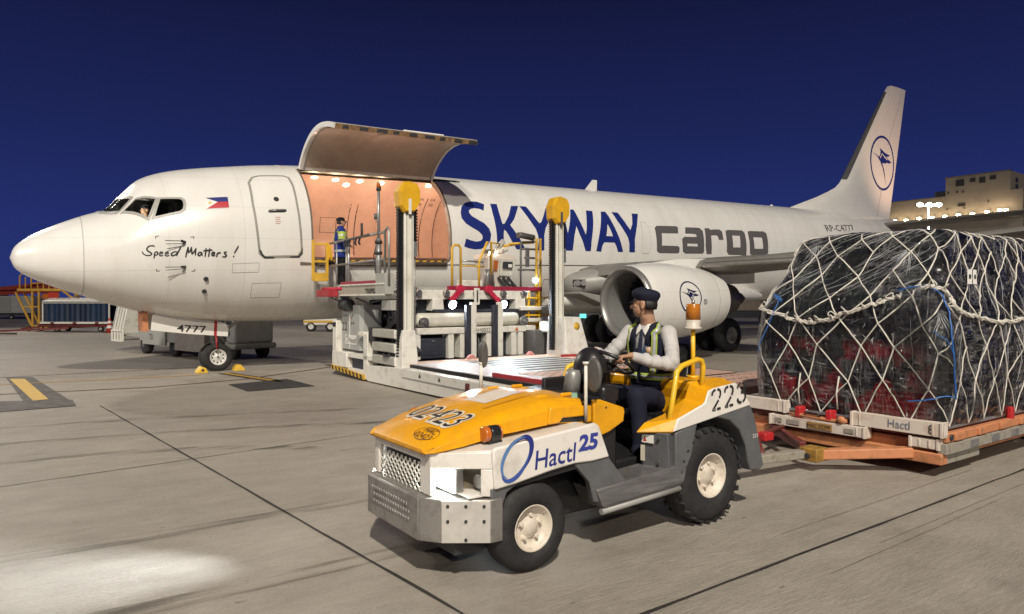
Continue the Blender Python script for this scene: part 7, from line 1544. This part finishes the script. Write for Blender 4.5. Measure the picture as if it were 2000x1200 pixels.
# gathered rope across the front and the near side
def gather(pts, r, name):
    P_ = [load(a, b, .055, False) for a, b in smooth_line(pts, 9)]; P_ = [p+Vector((rnd.uniform(-.012, .012), rnd.uniform(-.012, .012), rnd.uniform(-.014, .014))) for p in P_]; mb = MB()
    for o in range(3): mb.tube([p+Vector((-.008*cos(i*1.1+o*2.1), .010*sin(i*.9+o*2.1), .013*cos(i*.9+o*2.1))) for i, p in enumerate(P_)], r, 7)
    for q in range(0, len(P_)-2, 4):
        p = P_[q]; a = rnd.uniform(0, 6); L = rnd.uniform(.04, .09)
        mb.tube(smooth_line([p, p+Vector((-.02, L*cos(a), L*.7)), p+Vector((-.03, L*1.1*cos(a+.8), L*.1)), p+Vector((-.01, .3*L, -.25*L))], 4), r*.6, 6)
    mb.build(name, M_rope, lo_)
gather([(f0+.02, .50), (f0+.30, .465), (f0+.62, .425), (f0+.85, .43), (f0+1.10, .475), (f0+1.45, .53), (f0+1.62, .555)], .0105, 'gathering_rope')
gather([(sc_-.25, .60), (sc_+.10, .58), (sc_+.30, .50), (sc_+.75, .455), (sc_+1.3, .43), (sc_+2, .44)], .010, 'gathering_rope')
for s in (f0+.58, f0+1.0): 
    p = load(s, .02, .05, False); MB().tube([load(s+.02, .16, .05, False), load(s-.01, .08, .05, False), p], .009, 6).build('net_hook_rope', M_rope, lo_)
mb = MB(); p = load(sc_+1.55, .03, .05, False); mb.box((p.x-.04, p.y-.02, .40), (p.x+.04, p.y+.03, .55)); mb.build('net_hook', M_clip, lo_, bevel=.008)
for k, (s, w) in enumerate(((sc_+.62, .11), (sc_+.76, .09))):
    mb = MB(); a, b = load(s, .615, .06, False), load(s+w, .615, .06, False); c, d = load(s+w, .69, .06, False), load(s, .69, .06, False); mb.loft([[a, b, c, d], [q+Vector((0, .003, 0)) for q in (a, b, c, d)]]); o = mb.build('paper_label', M_wht_mark, lo_)
    e = lambda f, g: a.lerp(b, f).lerp(d.lerp(c, f), g)+Vector((0, .005, .001))
    mb = MB(); mb.face(mb._add([e(.25, .35), e(.75, .35), e(.75, .65), e(.25, .65)])); mb.build('label_print', M_black, o)
# ---------------- chocks
def chock(label, u, v, rot=0):
    r_ = thing('wheel_chock', label, 'wheel chock', u, v, 0, rot, 'yellow wheel chocks'); globals()['ORG'] = Vector((0, 0, 0))
    mb = MB(); mb.prism([(-.13, 0), (.13, 0), (.07, .12), (-.02, .15), (-.10, .06)], 'y', -.16, .16); b_ = mb.build('block', mat('chock_yellow', (.66, .42, .04), .5, var=.2, scale=14, dirt=(.40, .26, .06)), r_, bevel=.012)
    mb = MB(); mb.cyl((0, .16, .07), (0, .175, .07), .03, n=10); mb.build('rope_hole', M_dark, r_); return r_
chock('yellow wheel chock ahead of the nose wheel', 3.62, .45); chock('yellow wheel chock behind the nose wheel', 4.48, .35, pi); chock('yellow wheel chock at the main wheel below the engine', 19.95, 2.95, pi)
# ================================================================ BACKGROUND (x right, v towards the photographer, z up)
def wthing(name, label, cat, X, Y, rot=0, group=None):
    global ORG
    o = bpy.data.objects.new(name, None); COL.objects.link(o); o.location = (X, Y, 0); o.rotation_euler = (0, 0, rot); ORG = Vector((0, 0, 0)); return tag(o, label, cat, group)
def pb(name, a, b, m, par, bev=.0, taper=None): return MB().box(a, b, taper).build(name, m, par, bevel=bev)
WINS = [(15.5, 16.71, 19.94, 20.99), (17.53, 18.28, 20.35, 21.02), (18.82, 19.66, 20.05, 21.02), (20.29, 21.12, 20.39, 21.05), (14.2, 14.54, 18.87, 19.24), (15.55, 15.88, 18.89, 19.26), (16.38, 16.71, 18.85, 19.22), (19.92, 20.18, 16.92, 17.22), (15.77, 16.82, 16.71, 17.14), (16.55, 16.82, 16.32, 16.5), (14.09, 14.37, 16.33, 16.52)]
LAMPS = [(6.16, 15.31), (8.04, 15.2), (10.11, 15.33), (12.13, 15.27), (14.03, 15.28), (16.0, 15.33), (18.01, 15.32), (19.98, 15.42), (21.73, 15.54), (22.54, 15.46)]
# terminal building with a lit canopy
tb_ = wthing('terminal_building', 'tan terminal building with small dark windows and a row of warm lamps behind the tail', 'building', 62, 125, radians(-53.3))
M_tan = mat('building_tan', (.21, .18, .14), .8, var=.15, scale=.35, dirt=(.165, .14, .11)); M_win = mat('window_dark', (.03, .027, .022), .4, var=0); M_wind = mat('vent_brown', (.07, .05, .035), .6, var=.1)
pb('wall', (-30, -14, 0), (24.6, 0, 18.5), M_tan, tb_); pb('upper_block', (14.0, -14, 18.5), (23.0, .05, 21.45), M_tan, tb_); pb('plant_room', (11.9, -6, 18.5), (13.95, -1, 19.6), mat('plant_grey', (.10, .10, .09), .7), tb_)
pb('roof_edge', (-30, -.3, 18.5), (13.95, .12, 18.62), mat('roof_edge_brown', (.12, .095, .07), .7), tb_); pb('roof_edge', (13.9, -.3, 21.45), (23.1, .15, 21.6), mat('roof_edge_brown', (.12, .095, .07), .7), tb_)
for t0, t1, z0, z1 in WINS: pb('window', (t0, -.1, z0), (t1, .10, z1), M_win if t1-t0 > .5 else M_wind, tb_)
for t0, z0, z1 in ((23.02, 18.9, 19.6), (23.02, 19.9, 20.6)): pb('window', (23.0, -3, z0), (23.05, -2, z1), M_win, tb_)
pb('canopy', (-30, 0, 14.2), (24.6, 1.2, 14.5), M_tan, tb_)
for i, (t, z) in enumerate(LAMPS):
    mb = MB(); mb.cyl((t, .35, z+.25), (t, .35, z+.05), .10, .26, 12); l_ = mb.build('wall_lamp', M_dark, tb_)
    mb = MB(); mb.ell((t, .45, z-.02), (.36, .28, .24), 12, 8); mb.build('bulb', mat('terminal_lamp_glow', (1, 1, 1), .4, var=0, emit=(1, .80, .50), estr=9), l_)
    point('terminal_lamp', (t, -.9, z-.1), 150, (1, .78, .50), .15, tb_)
rb = wthing('annex_building', 'dark flat-roofed annex at the right edge beyond the terminal', 'building', 92, 126, radians(-53.3))
pb('wall', (-4, -10, 0), (16, 0, 20.8), mat('annex_brown', (.10, .085, .07), .8), rb); pb('roof', (-4.5, -10, 20.8), (16.5, .6, 21.4), mat('annex_roof', (.20, .17, .13), .7), rb); pb('shutter', (-2.2, 0, 15.5), (1.5, .08, 19.0), M_wind, rb)
for k in range(3): pb('lit_window', (-2.5+k*2.2, 0, 13.6), (-.9+k*2.2, .08, 14.8), mat('lit_window_glow', (1, 1, 1), .4, var=0, emit=(1, .86, .66), estr=5), rb)
mp_ = wthing('floodlight_mast', 'tall floodlight mast with three lit heads in front of the terminal', 'light mast', 56.4, 95)
MB().cyl((0, 0, 0), (0, 0, 14.6), .22, .10, 10).build('pole', M_lgrey, mp_)
MB().beam((-1.5, 0, 14.5), (1.5, 0, 14.5), .1, .1).build('crossarm', M_lgrey, mp_)
for x in (-1.3, -.05, 1.25):
    h_ = pb('lamp_head', (x-.35, -.2, 14.5), (x+.35, .3, 14.85), M_lgrey, mp_, .03); MB().ell((x, .25, 14.62), (.40, .22, .28), 14, 8).build('bulb', mat('mast_glow', (1, 1, 1), .4, var=0, emit=(1, .95, .85), estr=26), h_)
point('mast_lamp', (56.4, 94.4, 14.3), 7000, (1, .92, .78), .4)
# ---------------- far left: curtained trailers, steps, container, cone
M_curt = mat('curtain_navy', (.018, .036, .075), .28, var=.25, scale=3, stretch=(1, 1, .15), bump=.5, bscale=7, coat=.2)
def trailer(label, X, Y, rot, L, gap=None):
    t = wthing('baggage_trailer', label, 'trailer', X, Y, rot, 'curtained baggage trailers')
    mb = MB(); mb.loft([[(x, -1.3, 1.62), (x, 0, 1.62), (x, 0, 1.68), (x, -.65, 1.84), (x, -1.3, 1.68)] for x in (0, L)]); mb.build('roof', M_lwhite, t, bevel=.02)
    for x in (.03, L-.03):
        for v in (-.03, -1.27): MB().beam((x, v, .5), (x, v, 1.66), .06, .06).build('post', M_lwhite, t)
    mb = MB(); n = 60; mb.sm = True
    mb.loft([[(.08+(L-.16)*k/n, -.05+.035*sin(k*1.3)+.02*sin(k*.5), z) for k in range(n+1)] for z in (.56, 1.1, 1.56)], closed=False, caps=False); mb.build('curtain', M_curt, t)
    pb('curtain', (.05, -1.25, .56), (L-.05, -1.2, 1.58), M_curt, t); pb('curtain_rail', (0, -.04, 1.53), (L, .01, 1.6), M_lgrey, t)
    pb('deck', (-.1, -1.35, .44), (L+.1, .02, .55), M_lwhite, t, .01); pb('frame', (-.3, -1.2, .28), (L+.2, -.1, .43), M_maroon, t)
    for k in range(3): pb('side_latch', (.5+k*L*.33, .02, .42), (.68+k*L*.33, .06, .54), M_maroon, t)
    for x in (.7, L-.6):
        for v in (-.22, -1.1): wheel((x, v, .17), .17, .12, .08, t, rimm=M_grey)
    MB().beam((-.2, -.65, .3), (-1.6, -.65, .16), .08, .08).build('tow_bar', M_maroon, t); return t
trailer('curtained baggage trailer with white roof, behind the yellow steps', -25.2, 37.6, radians(-2), 3.7)
trailer('dark curtained trailer half hidden behind the belt loader', -21.0, 38.3, radians(-4), 3.4)
st = wthing('boarding_steps', 'yellow wheeled maintenance steps with guard rails at far left', 'steps', -26.1, 38.6); st.scale = (.9, .9, .93)
ys_ = mat('steps_yellow', (.60, .34, .05), .5, var=.15, scale=4)
for x in (-.3, .1): MB().beam((x, 0, .2), (x-.02, 0, 2.4), .10, .10).build('leg', ys_, st)
MB().beam((-1.35, 0, 2.3), (-.35, 0, .3), .08, .10).build('brace', ys_, st); MB().beam((-1.2, -.5, 2.3), (-.2, -.5, .3), .08, .10).build('brace', ys_, st); MB().beam((-.9, 0, 1.45), (.1, 0, 1.45), .06, .06).build('tie_bar', ys_, st)
pb('platform', (-1.2, -.9, 2.38), (1.5, .1, 2.52), ys_, st)
MB().tube([(-1.1, 0, 2.5), (-1.1, 0, 3.25), (-.95, 0, 3.42), (-.6, 0, 3.42), (-.4, 0, 3.25), (-.4, 0, 2.5)], .045, 8).build('hoop', ys_, st)
for x in (-.75, 0, .35, .7, 1.05): MB().beam((x, 0, 2.5), (x, 0, 3.2), .05, .05).build('rail_post', ys_, st)
MB().beam((-.4, 0, 3.2), (1.2, 0, 3.15), .05, .05).build('guard_rail', ys_, st); MB().beam((-.4, 0, 2.85), (1.3, 0, 2.85), .05, .05).build('guard_rail', ys_, st)
for v in (0, -.8): MB().beam((1.4, v, 2.5), (3.6, v, .9), .07, .10).build('stair_string', ys_, st); MB().beam((1.4, v, 3.1), (3.6, v, 1.6), .05, .05).build('hand_rail', ys_, st)
for k in range(6): pb('tread', (1.5+k*.35, -.8, 2.3-k*.255), (1.75+k*.35, 0, 2.34-k*.255), ys_, st)
for k in range(3): MB().beam((1.6+k*.7, 0, 2.35-k*.5), (1.6+k*.7, 0, 2.95-k*.48), .05, .05).build('rail_post', ys_, st)
for x in (-.5, .25): wheel((x, .05, .18), .18, .10, .09, st, rimm=ys_)
pb('chassis', (-.7, -.9, .2), (2.6, .0, .34), ys_, st); MB().ell((.55, -.3, 2.05), (.55, .3, .22), 14, 8).build('beacon_hood', M_amber, st); pb('warning_panel', (.75, .1, 1.75), (1.35, .14, 2.3), mat('panel_red', (.5, .04, .02), .5), st)
ct = wthing('cargo_container', 'grey metal cargo container on a low dolly at the left edge', 'container', -46, 63)
pb('body', (-2.5, -1.6, .55), (2.9, 0, 2.1), M_lgrey, ct, .04); pb('door', (-.2, 0, .65), (1.0, .03, 2.0), M_grey, ct, .02); pb('dolly_bed', (-2.7, -1.7, .35), (3.1, .1, .5), M_dark, ct)
for x in (-2, -.5, 1, 2.4): wheel((x, -.1, .2), .2, .15, .1, ct, rimm=M_grey)
tn = wthing('awning', 'red sloping awning above the grey container at far left', 'awning', -46, 66)
mb = MB(); mb.loft([[(-6, -2, 2.6), (-6, 1.5, 2.4), (-6, 1.5, 2.5), (-6, -2, 2.7)], [(0, -2, 2.9), (0, 1.5, 2.55), (0, 1.5, 2.65), (0, -2, 3.0)], [(4.4, -2, 4.0), (4.4, 1.5, 3.5), (4.4, 1.5, 3.6), (4.4, -2, 4.1)]]); mb.build('canopy', mat('awning_red', (.30, .035, .02), .6, var=.1), tn)
mb = MB(); mb.loft([[(-6, 1.48, 2.0), (-6, 1.5, 2.0), (-6, 1.5, 2.45), (-6, 1.48, 2.45)], [(4.4, 1.48, 2.4), (4.4, 1.5, 2.4), (4.4, 1.5, 3.5), (4.4, 1.48, 3.5)]]); mb.build('valance', mat('awning_red', (.30, .035, .02), .6, var=.1), tn)
for x in (-5.8, 0, 4.2): MB().beam((x, 1.3, 0), (x, 1.3, 2.4), .12, .12).build('post', M_lwhite, tn)
vn = wthing('service_van', 'white van roof showing over the curtained trailer', 'van', -26.5, 52)
pb('body', (-1.2, -2, .4), (4.2, 0, 2.0), M_lwhite, vn, .15); pb('roof', (.2, -1.9, 2.0), (3.6, -.1, 2.18), M_lwhite, vn, .12, (.8, .8)); pb('windscreen', (-1.22, -1.7, 1.15), (-1.1, -.3, 1.8), M_win, vn)
for x in (-.2, 3.2): wheel((x, -.1, .35), .35, .2, .2, vn, rimm=M_grey)
dk = wthing('dark_hangar', 'long dark hangar low on the horizon at far left', 'building', -150, 160)
pb('wall', (-70, -10, 0), (28, 0, 4.2), mat('hangar_dark', (.05, .05, .05), .8), dk); mb = MB(); mb.prism([(-70, 4.2), (28, 4.2), (20, 5.6), (-70, 6.4)], 'y', -10, .3); mb.build('roof', mat('hangar_roof', (.03, .03, .035), .7), dk)
co = wthing('traffic_cone', 'red and white traffic cone beside the curtained trailer', 'traffic cone', -21.0, 36.6)
mb = MB(); mb.lathe((0, 0, .03), (0, 0, 1), [(0, .17), (.72, .05), (.74, .03)], 16); b_ = mb.build('body', mat('cone_red', (.50, .05, .03), .5), co); pb('base', (-.22, -.22, 0), (.22, .22, .05), M_maroon, co)
for z0, z1 in ((.22, .36), (.48, .60)): mb = MB(); mb.lathe((0, 0, .03), (0, 0, 1), [(z0, .17-.12*z0/.72+.006), (z1, .17-.12*z1/.72+.006)], 16, closed=True); mb.build('white_band', M_wht_mark, b_)
tw = wthing('tow_bar', 'loose rusty tow bar lying on the apron at the left edge', 'tow bar', -24.6, 34.2, radians(8))
MB().beam((-2.6, 0, .12), (2.4, -.8, .3), .10, .10).build('bar', M_maroon, tw); MB().beam((-1.4, .05, .1), (.9, 1.0, .12), .10, .08).build('fork', M_brown, tw)
# ---------------- belt loader behind the nose gear
bl = wthing('belt_loader', 'grey belt loader with tilted conveyor parked behind the nose gear', 'belt loader', -12.05, 22.6, radians(-39))
M_blg = mat('belt_loader_grey', (.34, .34, .31), .45, var=.1, scale=3)
pb('chassis', (.1, -1.9, .42), (4.3, 0, .86), M_blg, bl, .02); pb('side_skirt', (.45, 0, .32), (2.0, .06, .84), M_blg, bl, .01); pb('side_skirt', (2.65, 0, .22), (4.4, .08, .84), mat('skirt_tan', (.30, .27, .23), .45), bl, .01); pb('top_plate', (.0, -1.9, .86), (4.4, .08, .92), M_lgrey, bl, .01)
text('side_code', 'TD', .24, lambda x, z: (.95+x, .066, .48+z), M_black, bl, fit=.24)
for x in (.35, 2.32): 
    for v in (-.14, -1.75): wheel((x, v, .30), .30, .22, .15, bl, rimm=M_dark)
for k, (x0, v0, m, w) in enumerate(((-1.95, .05, M_lwhite, .85), (-1.0, -.5, M_lgrey, .5))):
    q = [(x0, .56), (x0+w, .56), (x0+w+.62, 1.80), (x0+.62, 1.86)]
    c_ = MB().prism(q, 'y', v0-.55, v0).build('conveyor', m, bl, bevel=.01)
    for j in range(4): f = (j+.5)/4*w; MB().beam((x0+f, v0+.006, .6), (x0+f+.60, v0+.006, 1.80), .022, .02).build('conveyor_rib', M_grey, c_)
for z in (.36, .70): MB().beam((-1.75, .1, z), (-.9, .1, z), .05, .05).build('bumper_rail', M_lwhite, bl); MB().beam((-1.75, .1, z), (-1.75, -1.0, z), .05, .05).build('bumper_rail', M_lwhite, bl)
for x in (-1.75, -1.52, -1.3, -1.08, -.9): MB().beam((x, .1, .34), (x, .1, .72), .045, .045).build('bumper_bar', M_lwhite, bl)
pb('front_frame', (-1.5, -1.4, .5), (.2, -.1, .62), M_blg, bl, .01)
pb('dark_box', (.9, -1.0, .92), (1.5, -.4, 1.35), M_dark, bl, .02)
pb('cab', (4.42, -1.75, .45), (5.0, -.5, 1.28), M_lgrey, bl, .08); pb('cab_window', (4.55, -.5, 1.0), (4.85, -.48, 1.2), M_win, bl, .01); pb('cab_bumper', (4.42, -1.8, .30), (5.08, -.45, .46), M_blg, bl, .05); mb = MB(); mb.cyl((4.65, -.5, .78), (4.65, -.46, .78), .10, n=16); mb.build('headlamp', M_steel, bl)
for v in (-.65, -1.55): wheel((4.7, v, .28), .28, .2, .14, bl, rimm=M_dark)
# ---------------- small vehicles under the belly and behind the engine
bc = wthing('baggage_tug', 'low white baggage tug far beyond the fuselage belly', 'tug', -10.4, 38.0)
pb('body', (-.9, -1.3, .35), (.9, 0, .72), M_lwhite, bc, .05); pb('hood', (-.9, -1.2, .72), (.1, -.1, .95), M_lgrey, bc, .05); pb('stripe', (-.9, 0, .5), (.9, .03, .6), M_gold, bc)
for x in (-.5, .55): wheel((x, -.1, .28), .28, .2, .15, bc, rimm=M_rimw)
tk = wthing('service_truck', 'tan service truck parked beyond the engine exhaust', 'truck', 16.9, 48)
pb('box', (-1.9, -2.2, 1.0), (4.2, 0, 3.3), mat('truck_tan', (.26, .21, .15), .6), tk, .05); pb('cab', (-3.4, -2.2, .7), (-1.95, 0, 2.6), mat('cab_dark', (.06, .055, .05), .5), tk, .1); pb('chassis', (-3.3, -2, .5), (4.2, -.1, .95), M_dark, tk); pb('side_band', (-1.85, 0, 1.9), (4.15, .03, 2.3), mat('band_pale', (.5, .42, .32), .6), tk)
for x in (-2.6, .5, 2.8): wheel((x, -.15, .48), .48, .3, .27, tk, rimm=M_grey)
gl_ = wthing('ground_power_cart', 'dark ground power cart with a teal light under the far side of the aircraft', 'power cart', 4.1, 36)
pb('body', (-1.5, -1.4, .35), (1.4, 0, 1.05), M_dark, gl_, .05); pb('teal_lamp', (-.62, 0, .80), (-.30, .05, 1.0), mat('teal_glow', (.1, .5, .5), .4, var=0, emit=(.10, .75, .68), estr=2.2), gl_)
for x in (-.9, .9): wheel((x, -.1, .25), .25, .15, .12, gl_, rimm=M_grey)
